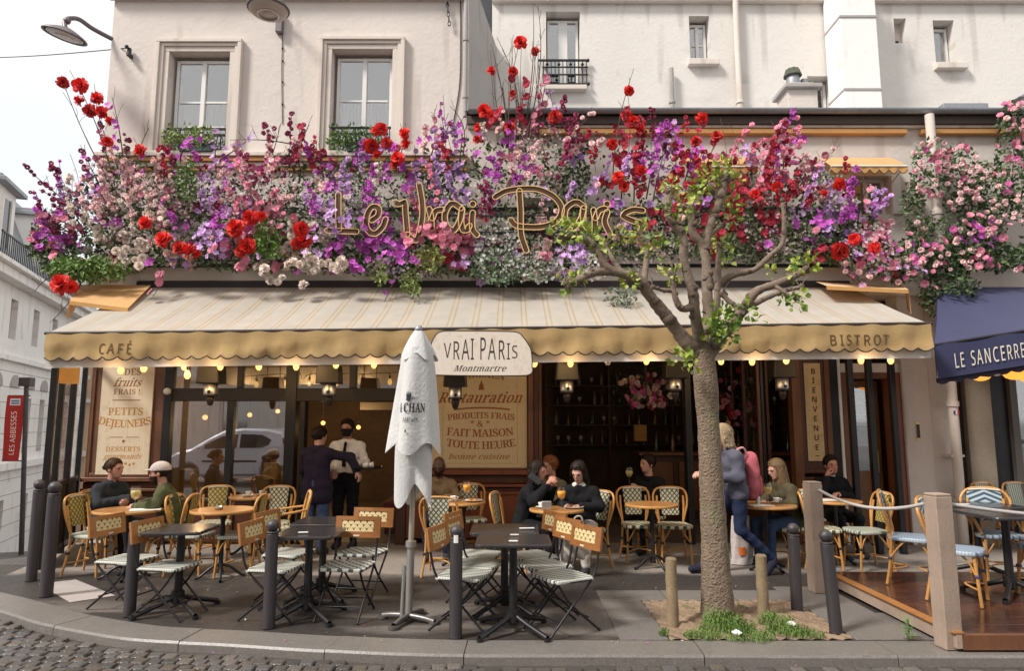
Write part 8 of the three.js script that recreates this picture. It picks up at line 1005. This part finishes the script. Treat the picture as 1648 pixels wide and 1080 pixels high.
const sit = (o = {}) => { const l = o.lean || 0, x = o.side || 0; return { pel: V(0, 0.54, 0), neck: V(x, 1.02 - Math.abs(l) * 0.12, l), head: V(x * 1.25 + (o.hx || 0), 1.18 - Math.abs(l) * 0.16, l * 1.15 + 0.035 + (o.hz || 0)), elL: V(-0.25, 0.76, 0.1 + l * 0.5), elR: V(0.25, 0.76, 0.1 + l * 0.5), wrL: V(-0.12, 0.77, 0.32 + l * 0.3), wrR: V(0.12, 0.77, 0.32 + l * 0.3), knL: V(-0.13, 0.5, 0.42), knR: V(0.13, 0.5, 0.42), anL: V(-0.12, 0.1, 0.4), anR: V(0.13, 0.1, 0.4), ...o.j }; };
const stand = (o = {}) => ({ pel: V(0, 0.92, 0), neck: V(0, 1.40, 0), head: V(0, 1.545, 0.03), elL: V(-0.25, 1.1, 0), elR: V(0.25, 1.1, 0), wrL: V(-0.26, 0.86, 0.08), wrR: V(0.26, 0.86, 0.08), knL: V(-0.1, 0.5, 0.02), knR: V(0.1, 0.5, 0.02), anL: V(-0.1, 0.09, -0.02), anR: V(0.11, 0.09, -0.02), ...o.j });
const black = cloth([0.010, 0.010, 0.012]), navy = cloth([0.014, 0.013, 0.03]), denim = cloth([0.045, 0.07, 0.14]), darkDenim = cloth([0.016, 0.023, 0.055]), olive = cloth([0.065, 0.07, 0.032]), shirtW = cloth([0.66, 0.64, 0.62]), grey = cloth([0.028, 0.032, 0.038]), tan = cloth([0.23, 0.15, 0.085]), plum = cloth([0.022, 0.016, 0.032]), khaki = cloth([0.11, 0.095, 0.06]), slate = cloth([0.085, 0.085, 0.115]), charcoal = cloth([0.016, 0.016, 0.018]), beige = cloth([0.45, 0.40, 0.35]);
const GY = (px, d) => P2(px, d);
// woman at the corner table, arms folded, looking along the table
person('woman in a dark puffed jacket with hair tied back seated at the corner table', GY(170, 8.22), 1.25, sit({ lean: 0.04, j: { hy: 0.15, wrL: V(0.05, 0.82, 0.3), wrR: V(-0.02, 0.78, 0.34), nL: V(0, 0, -1), nR: V(0, 0, -1) } }), { skin: SKIN.rosy, hair: true, hairM: BRN, bun: true, hairVol: 0.01, top: grey, grow: 0.02, legs: charcoal, collar: 0.05, wide: true });
person('bearded man in a pale flat cap and olive jacket leaning over the corner table', GY(284, 7.85), -1.3, sit({ lean: 0.16, j: { hp: 0.05, hy: -0.1, elL: V(-0.26, 0.8, 0.24), elR: V(0.27, 0.8, 0.2), wrL: V(-0.05, 0.79, 0.42), wrR: V(0.08, 0.77, 0.44) } }), { skin: SKIN.rosy, hair: true, hairM: DRK, cap: true, beard: true, top: olive, grow: 0.02, legs: beige, collar: 0.05 });
// man seen from behind in the doorway, arm stretched towards the waiter
person('person in a long dark plum jacket and jeans, seen from behind in the doorway', GY(508, 8.85), Math.PI - 0.25, stand({ j: { hy: -0.35, hp: 0.1, elL: V(-0.42, 1.27, 0.12), wrL: V(-0.52, 1.1, 0.12), elR: V(0.23, 1.1, 0.05), wrR: V(0.15, 0.92, 0.2) } }), { skin: SKIN.fair, hair: true, hairM: DRK, hairLow: -0.09, sc: 0.95, top: plum, grow: 0.022, coat: 0.35, legs: denim, collar: 0.06, back: false });
person('waiter in white shirt, black tie and face mask carrying a tray', GY(556, 9.3), -0.1, stand({ j: { hy: 0.05, elR: V(0.27, 1.12, 0.06), wrR: V(0.24, 1.12, 0.3), nR: V(0, 1, 0), elL: V(-0.26, 1.1, 0.02), wrL: V(-0.12, 1.02, 0.2), head: V(0, 1.56, 0.03), neck: V(0, 1.41, 0) } }), { skin: SKIN.rosy, hair: true, hairM: DRK, mask: true, top: shirtW, hem: 0.985, legs: black, tie: black, collarM: shirtW, curlR: 0.1, w: 1.05 });
person('bald man in a tan shirt reading behind the parasol', GY(706, 8.82), 0.05, sit({ lean: 0.05, j: { hp: 0.35, hy: -0.1, wrL: V(-0.14, 0.84, 0.26), wrR: V(0.1, 0.78, 0.3) } }), { skin: SKIN.dark, top: tan, legs: navy, collar: 0.03, beard: true, hairM: DRK });
person('dark-haired woman in black raising a phone at the round table', GY(842, 8.05), 1.1, sit({ lean: 0.14, j: { hy: 0.05, hp: 0.06, elL: V(-0.22, 0.82, 0.24), elR: V(0.22, 0.82, 0.24), wrL: V(-0.06, 1.02, 0.36), wrR: V(0.06, 1.0, 0.38), nL: V(1, 0, 0), nR: V(-1, 0, 0) } }), { skin: SKIN.rosy, hair: true, hairM: DRK, hairLen: 0.1, top: black, legs: black, curlL: 0.7, curlR: 0.7, grow: 0.02, sleeve: 0.86 });
person('short-haired person in camouflage vest and pale sleeves behind the two women', GY(893, 8.75), -0.9, sit({ lean: 0.04, j: { hp: 0.1 } }), { skin: SKIN.rosy, hair: true, hairM: RED, hairLow: -0.06, hairVol: 0.02, top: khaki, legs: charcoal, sleeve: 0.9 });
person('long-haired woman in black with a pale collar looking down at her plate', GY(938, 8.0), -0.35, sit({ lean: 0.12, j: { hp: 0.42, hy: -0.1, wrL: V(-0.1, 0.78, 0.36), wrR: V(0.06, 0.78, 0.38) } }), { skin: SKIN.fair, hair: true, hairM: DRK, hairLen: 0.2, top: black, legs: beige, scarf: cloth([0.6, 0.57, 0.52]), grow: 0.018 });
person('dark-haired man in a black open-necked shirt seated by the bar', GY(1048, 9.2), -0.75, sit({ lean: 0.03, j: { hy: -0.35, wrL: V(-0.12, 0.86, 0.26), wrR: V(0.12, 0.84, 0.28) } }), { skin: SKIN.fair, hair: true, hairM: DRK, hairVol: 0.02, top: black, legs: charcoal, collar: -0.02 });
person('fair-haired walker in a slate jacket and jeans striding past the tree', GY(1186, 7.75), -1.45, stand({ j: { pel: V(0, 0.9, 0), neck: V(0, 1.35, 0.06), head: V(0, 1.49, 0.13), hp: 0.2, hy: -0.1, elL: V(-0.22, 1.06, 0.08), wrL: V(-0.1, 1.08, 0.32), elR: V(0.22, 1.06, 0.05), wrR: V(0.14, 1.05, 0.3), knL: V(-0.09, 0.52, 0.22), anL: V(-0.09, 0.1, 0.36), knR: V(0.09, 0.49, 0.0), anR: V(0.09, 0.17, -0.36), fdR: V(0, -0.75, 0.66) } }), { skin: SKIN.fair, hair: true, hairM: FAIRH, hairLen: 0.1, hairVol: 0.02, top: slate, grow: 0.02, legs: darkDenim, shoes: cloth([0.02, 0.02, 0.035]), collar: 0.05, legGrow: -0.004 });
person('blonde long-haired woman in a brown-green jacket and jeans at the goblet table', GY(1272, 8.3), -1.25, sit({ lean: 0.12, j: { hp: 0.25, hy: -0.1, wrL: V(-0.1, 0.76, 0.3), wrR: V(0.1, 0.72, 0.32) } }), { skin: SKIN.fair, hair: true, hairM: BLD, hairLen: 0.26, hairVol: 0.016, top: cloth([0.07, 0.06, 0.035]), legs: denim, grow: 0.02 });
person('man in a black jumper resting his chin on his hand by the BIENVENUE board', GY(1338, 9.0), 0.1, sit({ lean: 0.03, j: { hr: 0.08, hy: -0.1, elL: V(-0.24, 0.78, 0.22), wrL: V(-0.13, 1.02, 0.16), nL: V(1, 0, 0), elR: V(0.26, 0.74, 0.1), wrR: V(-0.02, 0.8, 0.26) } }), { skin: SKIN.rosy, hair: true, hairM: DRK, top: black, legs: charcoal, collarM: shirtW, w: 1.05, curlL: 0.8, grow: 0.018 });
// things they carry
{
  const tr = thing('serving_tray', 'dark serving tray with a white napkin carried by the waiter', 'tray', V(P2(590, 9.0).x, 1.06, -8.92)); mesh('dish', lathe([[0, 0], [0.19, 0.002], [0.2, 0.02], [0.195, 0.022], [0.185, 0.008], [0, 0.006]], 28), M.blackMetal, tr); for (const [x, z, s] of [[0.0, 0.04, 0.05], [0.06, 0.0, 0.045]]) { const g = new THREE.IcosahedronGeometry(s, 2), p = g.attributes.position; for (let i = 0; i < p.count; i++) { const k = 0.8 + 0.3 * Math.sin(p.getX(i) * 90 + x * 99) * Math.cos(p.getZ(i) * 80); p.setXYZ(i, p.getX(i) * k, p.getY(i) * k, p.getZ(i) * k); } g.translate(x, 0.045, z); mesh('napkin', g, M.paper, tr); }
  const ph = P2(862, 7.8); { const o = mesh('phone', box(0.075, 0.012, 0.15, 0, 0, 0, 0.005), M.blackMetal); o.position.set(ph.x, 1.02, -7.82); o.rotation.set(1.2, 0.9, 0); tag(o, 'black phone held up by the woman at the round table', 'phone'); }
  { const q = P2(1138, 7.75), o = mesh('phone', box(0.07, 0.01, 0.14, 0, 0, 0, 0.004), mat({ color: lin(0.5, 0.5, 0.5), roughness: 0.3 })); o.position.set(q.x, 1.12, -7.7); o.rotation.set(0.2, 1.2, 0.5); tag(o, 'pale phone in the hand of the walker', 'phone'); }
  { const b = thing('backpack', 'pink backpack on the shoulders of the walker', 'backpack', V(P2(1210, 7.75).x, 0, -7.77), -1.45); b.scale.set(0.82, 0.98, 0.8); const pk = cloth([0.42, 0.11, 0.13]); mesh('sack', netSurface((x, y, z) => { const a = x / 0.15, c = (y - 1.08) / 0.27, d = (z + 0.02) / 0.105; const q = Math.pow(Math.pow(Math.abs(a), 3) + Math.pow(Math.abs(c), 3) + Math.pow(Math.abs(d), 2.6), 1 / 3) - 1; return q * 0.1 + 0.002 * Math.sin(y * 40 + x * 30); }, V(-0.2, 0.78, -0.18), V(0.2, 1.4, 0.14), 0.012), pk, b); mesh('pocket', netSurface((x, y, z) => { const a = x / 0.11, c = (y - 0.97) / 0.12, d = (z + 0.115) / 0.04; return (Math.pow(a ** 4 + c ** 4 + d ** 4, 0.25) - 1) * 0.05; }, V(-0.16, 0.82, -0.18), V(0.16, 1.12, -0.05), 0.01), pk, b); for (const s of [-1, 1]) mesh('strap', tube([V(s * 0.09, 1.3, 0.05), V(s * 0.12, 1.4, 0.14), V(s * 0.13, 1.3, 0.3), V(s * 0.15, 1.12, 0.26), V(s * 0.12, 0.95, 0.08)], 0.014, 24, 6), cloth([0.55, 0.28, 0.28]), b); }
  { const p = P2(932, 6.35), o = thing('shoulder_bag', 'slack cream cloth bag hanging behind the outer folding chairs', 'bag', V(p.x, 0, -6.42)); mesh('sack', netSurface((x, y, z) => { const c = (y - 0.56) / 0.15, w2 = 0.13 - 0.045 * Math.max(0, c); return (Math.sqrt((x / w2) ** 2 + c * c + (z / 0.06) ** 2) - 1) * 0.06 + 0.005 * Math.sin(x * 60 + y * 50); }, V(-0.18, 0.36, -0.1), V(0.18, 0.76, 0.1), 0.011), cloth([0.50, 0.44, 0.38]), o); mesh('strap', tube([V(-0.05, 0.68, 0), V(-0.03, 0.78, 0.01), V(0.03, 0.79, 0.01), V(0.05, 0.68, 0)], 0.009, 16, 6), cloth([0.4, 0.35, 0.3]), o); }
  { const p = P2(1194, 8.2), o = thing('shopping_bag', 'pale printed shopping bag under the goblet table', 'bag', V(p.x, 0, -8.25)); mesh('sack', grid(24, 12, (u, v) => { const a = u * 6.283, r = 1 + 0.1 * Math.sin(a * 5 + v * 6); return V(Math.cos(a) * 0.13 * r * (1 - 0.25 * v), 0.01 + v * 0.55, Math.sin(a) * 0.07 * r * (1 - 0.3 * v)); }), mat({ map: mottled([0.50, 0.44, 0.42], 0.2, 0.2, 977), roughness: 0.6, side: THREE.DoubleSide }), o); mesh('logo_patch', grid(4, 2, (u, v) => V(-0.06 + u * 0.09, 0.12 + v * 0.09, 0.082 - (u - 0.5) ** 2 * 0.03)), mat({ color: lin(0.65, 0.17, 0.03), roughness: 0.7 }), o); }
}
// ---------------------------------------------------------------- street lamps, wire, banner
{
  const grey = mat({ map: mottled([0.16, 0.135, 0.14], 0.2, 0.6, 1001), roughness: 0.45, metalness: 0.3 }), lens = phys({ color: lin(0.62, 0.55, 0.55), roughness: 0.25, transmission: 0.2, thickness: 0 });
  const c = at(104, 57, 9.0), l = thing('street_lamp', 'oval grey street lamp on a curved arm at the building corner', 'street lamp'); const W0 = at(181, 62, 9.6);
  const head = (name, geo, m, pitch, roll) => { geo.rotateX(pitch); geo.rotateZ(roll); geo.translate(c.x, c.y, c.z); return mesh(name, geo, m, l); };
  head('shade', lathe([[0, 0.12], [0.06, 0.115], [0.14, 0.085], [0.25, 0.03], [0.285, 0], [0.28, -0.012], [0.25, 0.0], [0, 0.06]], 32), grey, 0.10, -0.24); head('lens', lathe([[0, -0.012], [0.2, -0.008], [0.262, 0.002], [0, 0.012]], 32), lens, 0.10, -0.24); head('lamp_plate', box(0.2, 0.012, 0.14, 0, -0.016, 0, 0.004), M.whitePaint, 0.10, -0.24);
  mesh('arm', [tube([V(c.x + 0.0, c.y + 0.11, c.z), at(104, 33, 9.05), at(113, 29, 9.1), at(128, 31, 9.2), at(150, 46, 9.4), V(W0.x + 0.02, W0.y, -9.66)], 0.032, 40, 10)], grey, l); mesh('joint', ball(0.05, at(108, 33, 9.05).x, at(108, 33, 9.05).y, -9.05, 12, 9), grey, l);
  const l2 = thing('street_lamp', 'round ribbed street lamp seen from below on the upper wall', 'street lamp'), p = at(432, 14, 8.75), q = at(452, 42, 9.6);
  mesh('shade', move(lathe([[0, 0.16], [0.1, 0.15], [0.22, 0.08], [0.285, 0], [0.27, -0.02], [0.2, 0.03], [0, 0.06]], 32), p.x, p.y, p.z), mat({ color: lin(0.10, 0.09, 0.08), roughness: 0.5 }), l2); const rings = []; for (const [r, y] of [[0.235, -0.015], [0.19, -0.045], [0.14, -0.062]]) rings.push([r, y]);
  mesh('lens', move(lathe([[0.262, -0.012], [0.25, -0.04], [0.2, -0.075], [0.13, -0.09], [0.12, -0.07], [0.07, -0.07], [0.06, -0.085], [0, -0.085]], 32), p.x, p.y, p.z), mat({ color: lin(0.42, 0.36, 0.31), roughness: 0.3 }), l2); mesh('lens_ring', [move(lathe([[0.128, -0.095], [0.138, -0.102], [0.148, -0.093]], 28), p.x, p.y, p.z)], M.whitePaint, l2);
  mesh('bracket', [span(q.x - 0.05, q.x + 0.05, q.y - 0.14, q.y + 0.2, FZ + 0.001, FZ + 0.1, 0.01), tube([V(q.x, q.y + 0.1, FZ + 0.08), V(q.x - 0.02, q.y + 0.24, FZ + 0.3), V(p.x + 0.06, p.y + 0.25, -9.0), V(p.x, p.y + 0.15, p.z)], 0.025, 24, 8)], grey, l2);
  const h = at(208, 84, 9.55), w = thing('wall_anchor', 'small dark cable anchor fixed beside the first upper window', 'bracket'); mesh('hook', [box(0.05, 0.1, 0.05, h.x, h.y + 0.02, FZ + 0.05, 0.01), box(0.045, 0.06, 0.12, h.x + 0.015, h.y - 0.05, FZ + 0.061, 0.01), ball(0.03, h.x - 0.02, h.y + 0.07, FZ + 0.09, 8, 6)], M.cable, w);
  const a = V(h.x, h.y + 0.05, FZ + 0.09), b = at(-160, 86, 14), wp = []; for (let i = 0; i <= 10; i++) wp.push(a.clone().lerp(b, i / 10).add(V(0, -0.12 * Math.sin(i / 10 * 3.14), 0))); tag(mesh('overhead_wire', tube(wp, 0.008, 30, 5), M.cable), 'thin wire stretched across the side street', 'wire');
  const ch = at(720, 20, 9.55), k = thing('wall_chain', 'short dark chain hanging high on the wall beside the downpipe', 'chain'); for (let i = 0; i < 5; i++) { const g = new THREE.TorusGeometry(0.03, 0.009, 6, 10); g.scale(0.7, 1.2, 1); if (i % 2) g.rotateY(1.57); g.translate(ch.x + i * 0.008, ch.y + 0.12 - i * 0.075, FZ + 0.06); mesh('link', g, M.cable, k); } mesh('peg', bar(V(ch.x, ch.y + 0.16, FZ), V(ch.x, ch.y + 0.16, FZ + 0.09), 0.012), M.cable, k);
}
{ // banner on its pole down the side street
  const D = 16.5, p = at(30, 640, D), g = thing('street_banner', 'red banner lettered LES ABBESSES on a grey pole', 'banner'); const foot = at(26, 884, D);
  mesh('pole', bar(V(foot.x + 0.14, foot.y - 0.3, -D), V(p.x + 0.16, YT(618, D), -D), 0.055, 0.05, 12), M.ironPaint, g); mesh('pole_head', span(p.x + 0.03, p.x + 0.3, YT(622, D), YT(608, D), -D - 0.1, -D + 0.1, 0.01), M.ironPaint, g);
  const x0 = XT(8, 690, D), x1 = XT(36, 690, D), y0 = YT(742, D), y1 = YT(637, D); const t = canvasTex(128, 480, (c, w, h) => { c.fillStyle = '#b02c26'; c.fillRect(0, 0, w, h); c.fillStyle = '#ddd'; c.fillRect(28, 22, 76, 50); c.fillStyle = '#57749c'; c.fillRect(36, 34, 60, 12); c.fillRect(36, 52, 60, 12); c.save(); c.translate(82, h - 40); c.rotate(-Math.PI / 2); c.font = '52px sans-serif'; c.fillStyle = '#f2e6e0'; c.fillText('LES ABBESSES', 0, 0, 350); c.restore(); });
  const f = grid(6, 12, (u, v) => V(mix(x0, x1, u), mix(y1, y0, v), -D + 0.02 + 0.02 * Math.sin(v * 5 + u * 2)), (u, v) => [u, 1 - v]); mesh('cloth', f, mat({ map: t, roughness: 0.8, side: THREE.DoubleSide }), g); for (const y of [y0, y1]) mesh('arm', bar(V(x0, y, -D), V(x1 + 0.12, y, -D), 0.014), M.ironPaint, g);
}
// ---------------------------------------------------------------- neighbouring restaurant
{
  const n = thing('neighbour_restaurant', 'dark fronted neighbouring restaurant with grey steel posts', 'building'), gp = mat({ color: lin(0.13, 0.115, 0.105), roughness: 0.5 }), x0 = 6.2, x1 = 11.5;
  mesh('lintel', span(x0, x1, 3.0, 3.45, FZ - 0.3, FZ + 0.1), M.darkTrim, n); mesh('pier', span(x0 + 0.12, x0 + 0.48, 0, 3.0, FZ - 0.2, FZ + 0.04, 0.01), mat({ map: mottled([0.30, 0.25, 0.19], 0.15, 1, 1011), roughness: 0.8 }), n); mesh('dark_jamb', span(x0, x0 + 0.118, 0, 3.0, FZ - 0.3, FZ - 0.05), M.darkTrim, n); mesh('dark_jamb', span(x0 + 0.482, x0 + 0.74, 0, 3.0, FZ - 0.3, FZ - 0.02), M.blackMetal, n);
  for (const x of [x0 + 0.74, x0 + 1.12, x0 + 1.9, x0 + 2.8]) mesh('steel_post', span(x, x + 0.1, 0, 3.0, FZ - 0.06, FZ + 0.05, 0.006), gp, n); mesh('glazing_rail', span(x0 + 0.84, x1, 1.35, 1.41, FZ - 0.04, FZ + 0.02), gp, n); mesh('bulkhead', span(x0 + 0.84, x1, 0, 0.5, FZ - 0.05, FZ - 0.01), M.darkTrim, n); for (const [a, b] of [[x0 + 0.84, x0 + 1.12], [x0 + 1.22, x0 + 1.9], [x0 + 2.0, x0 + 2.8]]) mesh('pane', span(a, b, 0.5, 3.0, FZ - 0.012, FZ - 0.006), M.glass, n);
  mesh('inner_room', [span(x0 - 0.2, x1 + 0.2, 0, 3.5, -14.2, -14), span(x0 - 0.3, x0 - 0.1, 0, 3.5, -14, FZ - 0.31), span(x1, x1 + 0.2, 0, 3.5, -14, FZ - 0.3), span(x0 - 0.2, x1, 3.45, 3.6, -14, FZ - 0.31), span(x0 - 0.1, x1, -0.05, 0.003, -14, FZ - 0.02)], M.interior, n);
  const sg = lathe([[0, 0], [0.035, 0], [0.038, 0.14], [0.014, 0.2], [0.013, 0.26], [0, 0.26]], 10); for (let r = 0; r < 3; r++) { mesh('shelf_board', span(x0 + 0.9, x0 + 2.2, 1.45 + r * 0.4, 1.47 + r * 0.4, -10.9, -10.6), M.woodBrown, n); for (let k = 0; k < 6; k++) { const o = put('bottle', sg, k % 2 ? M.ceramic : M.woodRed, null, [x0 + 1.0 + k * 0.2, 1.471 + r * 0.4, -10.75]); tag(o, 'bottle on a shelf inside the neighbouring restaurant', 'bottle', 'bottles of the neighbouring restaurant'); } }
  // blue awning
  const navyC = phys({ map: mottled([0.032, 0.034, 0.092], 0.12, 1.5, 1021), roughness: 0.9, transmission: 0.12, thickness: 0, side: THREE.DoubleSide }), A = thing('blue_awning', 'navy blue awning of the neighbour lettered LE SANCERRE', 'awning');
  const bl = at(1560, 462, 9.4), brp = V(11.5, bl.y, -9.4), fl = at(1503, 556, 8.05), fr = V(11.0, fl.y + 0.95, -7.6); const fy = u => mix(fl.y, fr.y, u), fx = u => mix(fl.x, fr.x, u), fz = u => mix(fl.z, fr.z, u);
  mesh('canvas', grid(30, 8, (u, v) => V(mix(mix(bl.x - 0.45, brp.x, u), fx(u), v), mix(bl.y, fy(u), v) - 0.04 * Math.sin(v * 3.14), mix(-9.4, fz(u), v)), (u, v, p) => [p.x, p.y + p.z]), navyC, A);
  mesh('end_cloth', grid(4, 6, (u, v) => V(mix(bl.x - 0.45, fl.x, v), mix(bl.y, mix(fl.y, fl.y - 0.02, u), v) - u * 0.42 * v, mix(-9.4, fl.z, v)), (u, v, p) => [p.z, p.y]), navyC, A);
  const vf = (u, v) => V(fx(u), fy(u) - v * 0.40, fz(u) + 0.01 + 0.02 * v + 0.008 * Math.sin(u * 60)); mesh('valance', grid(60, 5, vf, (u, v, p) => [p.x, p.y]), navyC, A);
  mesh('under_valance', grid(120, 2, (u, v) => V(fx(u), fy(u) - 0.39 - v * (0.05 + 0.035 * Math.abs(Math.sin(u * 110))), fz(u) - 0.01)), phys({ color: lin(0.03, 0.025, 0.05), roughness: 0.9, transmission: 0.1, thickness: 0, side: THREE.DoubleSide }), A);
  const tx = canvasTex(2048, 256, (c, w, h) => { c.clearRect(0, 0, w, h); c.fillStyle = '#fff'; c.font = '235px sans-serif'; c.textBaseline = 'middle'; let x = 10; [...'LE SANCERRE'].forEach(q => { if (q === ' ') { x += 90; return; } c.save(); c.translate(x, 138); c.scale(0.74, 1); c.fillText(q === 'N' ? '\u2229' === q ? q : 'N' : q, 0, 0); const ww = c.measureText(q).width; c.restore(); x += ww * 0.74 + 22; }); });
  mesh('lettering', grid(40, 3, (u, v) => { const s = 0.03 + u * 0.215, q = vf(s, 0.2 + v * 0.66); q.z += 0.016; return q; }, (u, v) => [u, 1 - v]), mat({ color: lin(0.62, 0.56, 0.46), alphaMap: tx, transparent: true, alphaTest: 0.4, roughness: 0.9, side: THREE.DoubleSide }), A);
  mesh('front_bar', bar(V(fl.x, fl.y, fl.z), V(fr.x, fr.y, fr.z), 0.018), M.blackMetal, A);
  const om = mat({ color: lin(0.85, 0.32, 0.04), emissive: lin(1, 0.36, 0.05), emissiveIntensity: 0.7, roughness: 0.6 });
  [[1578, 601, 0.12], [1632, 598, 0.13], [1660, 600, 0.16], [1604, 598, 0.06]].forEach(([px, py, r], i) => { const p = at(px, py, 8.5), o = thing('paper_lantern', i === 3 ? 'small white paper globe between orange lanterns' : ['orange spiky paper lantern under the blue awning', 'orange round paper lantern beside the white globe', 'large orange paper lantern at the end of the row'][i], 'lantern', p, 0, 'lanterns of the neighbour'); mesh('globe', i === 3 ? ball(r, 0, 0, 0, 14, 10) : lathe(Array.from({ length: 13 }, (_, k) => [Math.max(0.001, Math.sin(k / 12 * 3.1416) * r * (1 + 0.06 * (k % 2))), -Math.cos(k / 12 * 3.1416) * r * 0.8]), 16), i === 3 ? M.paper : om, o); mesh('cord', bar(V(0, r * 0.75, 0), V(0, r + 0.5, 0), 0.004, 0.004, 4), M.cable, o); });
  rattanChair('rattan chair in front of the neighbouring restaurant posts', V(XT(1608, 800, 9.1), 0, -9.1), 0.3, { group: RC, back: WV.greenS }); rattanChair('second rattan chair against the neighbouring restaurant glass', V(XT(1660, 800, 9.1), 0, -9.1), 0.2, { group: RC, back: WV.greenS });
  const fl2 = thing('flag_sticker', 'tiny tricolour sticker on the downpipe', 'sticker'); const q = at(1504, 664, 9.3); ['#2a3a7a', '#e8e4e0', '#b03030'].forEach((c, i) => mesh('stripe', box(0.025, 0.05, 0.002, 6.02 - 0.026 + i * 0.026, q.y, FZ + 0.285), mat({ color: new THREE.Color(c), roughness: 0.6 }), fl2));
}
// ---------------------------------------------------------------- parked car across the street, seen mirrored in the cafe window
{
  const c = thing('parked_car', 'small silver hatchback parked across the street', 'car', [-7.75, ROADY + 0.012, 0.55], 0), paint = phys({ color: lin(0.66, 0.66, 0.72), metalness: 0.15, roughness: 0.35, clearcoat: 1, clearcoatRoughness: 0.05 }), blackP = mat({ color: lin(0.02, 0.02, 0.022), roughness: 0.5 });
  const prof = [[-1.72, 0.30], [-1.74, 0.5], [-1.68, 0.66], [-1.45, 0.80], [-1.05, 0.91], [-0.55, 1.22], [-0.2, 1.40], [0.3, 1.46], [0.95, 1.44], [1.35, 1.36], [1.55, 1.05], [1.66, 0.9], [1.70, 0.5], [1.66, 0.28]];
  const cut = (cx, r) => { const o = []; for (let k = 0; k <= 10; k++) { const a = Math.PI * k / 10; o.push([cx + Math.cos(a) * r, 0.28 + Math.sin(a) * r]); } return o; };
  const side = [...prof, ...cut(1.12, 0.34), ...cut(-1.12, 0.34)]; const body = shapeGeo(side, 1.40, [], 0.06); body.translate(0, 0, -0.70); const p = body.attributes.position; for (let i = 0; i < p.count; i++) { const y = p.getY(i); if (y > 0.9) p.setZ(i, p.getZ(i) * (1 - 0.28 * (y - 0.9))); } body.computeVertexNormals(); mesh('body', body, paint, c);
  for (const s of [-1, 1]) { const zz = y => s * 0.762 * (1 - 0.28 * Math.max(0, y - 0.9)) + s * 0.004; const win = pts => { const g = new THREE.ShapeGeometry((() => { const q = new THREE.Shape(); pts.forEach((a, i) => i ? q.lineTo(a[0], a[1]) : q.moveTo(a[0], a[1])); return q; })()); const P = g.attributes.position; for (let i = 0; i < P.count; i++) P.setZ(i, zz(P.getY(i))); g.computeVertexNormals(); mesh('side_window', clean(g), M.tinted, c); };
    win([[-0.92, 0.95], [-0.25, 1.30], [0.18, 1.36], [0.18, 0.98]]); win([[0.26, 0.98], [0.26, 1.36], [0.85, 1.34], [1.12, 1.2], [1.05, 1.06], [0.85, 0.99]]);
    mesh('mirror', box(0.1, 0.12, 0.14, -0.72, 1.0, s * 0.85, 0.03), paint, c); mesh('side_strip', span(-0.75, 0.75, 0.6, 0.65, s * 0.752, s * 0.775, 0.006), blackP, c); mesh('door_handle', span(0.0, 0.14, 0.84, 0.87, s * 0.76, s * 0.785, 0.006), blackP, c); mesh('tail_lamp', span(1.42, 1.56, 0.9, 1.25, s * 0.6, s * 0.72, 0.02), mat({ color: lin(0.4, 0.02, 0.02), roughness: 0.2 }), c); mesh('headlamp', span(-1.66, -1.42, 0.62, 0.76, s * 0.56, s * 0.75, 0.03), M.ceramic, c);
    for (const x of [-1.12, 1.12]) { const w = sub('wheel', c); const tg = new THREE.TorusGeometry(0.225, 0.065, 10, 28); tg.translate(x, 0.28, s * 0.68); mesh('tyre', tg, blackP, w); const rim = [lathe([[0, 0.02], [0.19, 0.015], [0.2, -0.02]], 24)]; rim[0].rotateX(s * Math.PI / 2); rim[0].translate(x, 0.28, s * 0.69); for (let k = 0; k < 12; k++) { const a = k / 12 * 6.283; rim.push(box(0.02, 0.15, 0.012, x + Math.cos(a) * 0.105, 0.28 + Math.sin(a) * 0.105, s * 0.715, 0, 0, 0, a - Math.PI / 2)); } mesh('rim', rim, M.steel, w); } }
}
{ // petals and scraps fallen on pavement and road
  const rnd = rng(1201), L = [], cs = [[0.6, 0.2, 0.3], [0.5, 0.1, 0.45], [0.6, 0.56, 0.5], [0.5, 0.03, 0.03], [0.2, 0.2, 0.08], [0.62, 0.6, 0.56]];
  for (let i = 0; i < 170; i++) { const d = 5.0 + rnd() * 3.4, x = (rnd() - 0.5) * 9.6, on = inRoad(x, -d); L.push({ p: V(x, on ? ROADY + 0.006 : 0.012, -d), rx: -1.57 + (rnd() - 0.5) * 0.5, ry: 0, rz: rnd() * 6.28, s: 0.012 + rnd() * 0.018, c: lin(...cs[Math.floor(rnd() * 6)]) }); }
  const im = new THREE.InstancedMesh(FL.leafGeo, FL.white, L.length), m = new THREE.Matrix4(), q = new THREE.Quaternion(), e = new THREE.Euler(); L.forEach((l, i) => { m.compose(l.p, q.setFromEuler(e.set(l.rx, l.ry, l.rz)), V(l.s, l.s, l.s)); im.setMatrixAt(i, m); im.setColorAt(i, l.c); }); im.name = 'fallen_petals'; tag(im, 'scattered fallen petals and scraps on pavement and road', 'petals', null, 'stuff'); scene.add(shade(im));
}
// ---------------------------------------------------------------- set every group's origin at the base of its thing
for (const o of scene.children) {
  if (!o.isGroup || o.position.lengthSq() > 1e-9 || o.rotation.y || o.scale.x !== 1) continue;
  const b = new THREE.Box3().setFromObject(o); if (b.isEmpty()) continue; const c = V((b.min.x + b.max.x) / 2, b.min.y, (b.min.z + b.max.z) / 2);
  for (const k of o.children) k.position.sub(c); o.position.copy(c);
}
renderer.render(scene, camera);
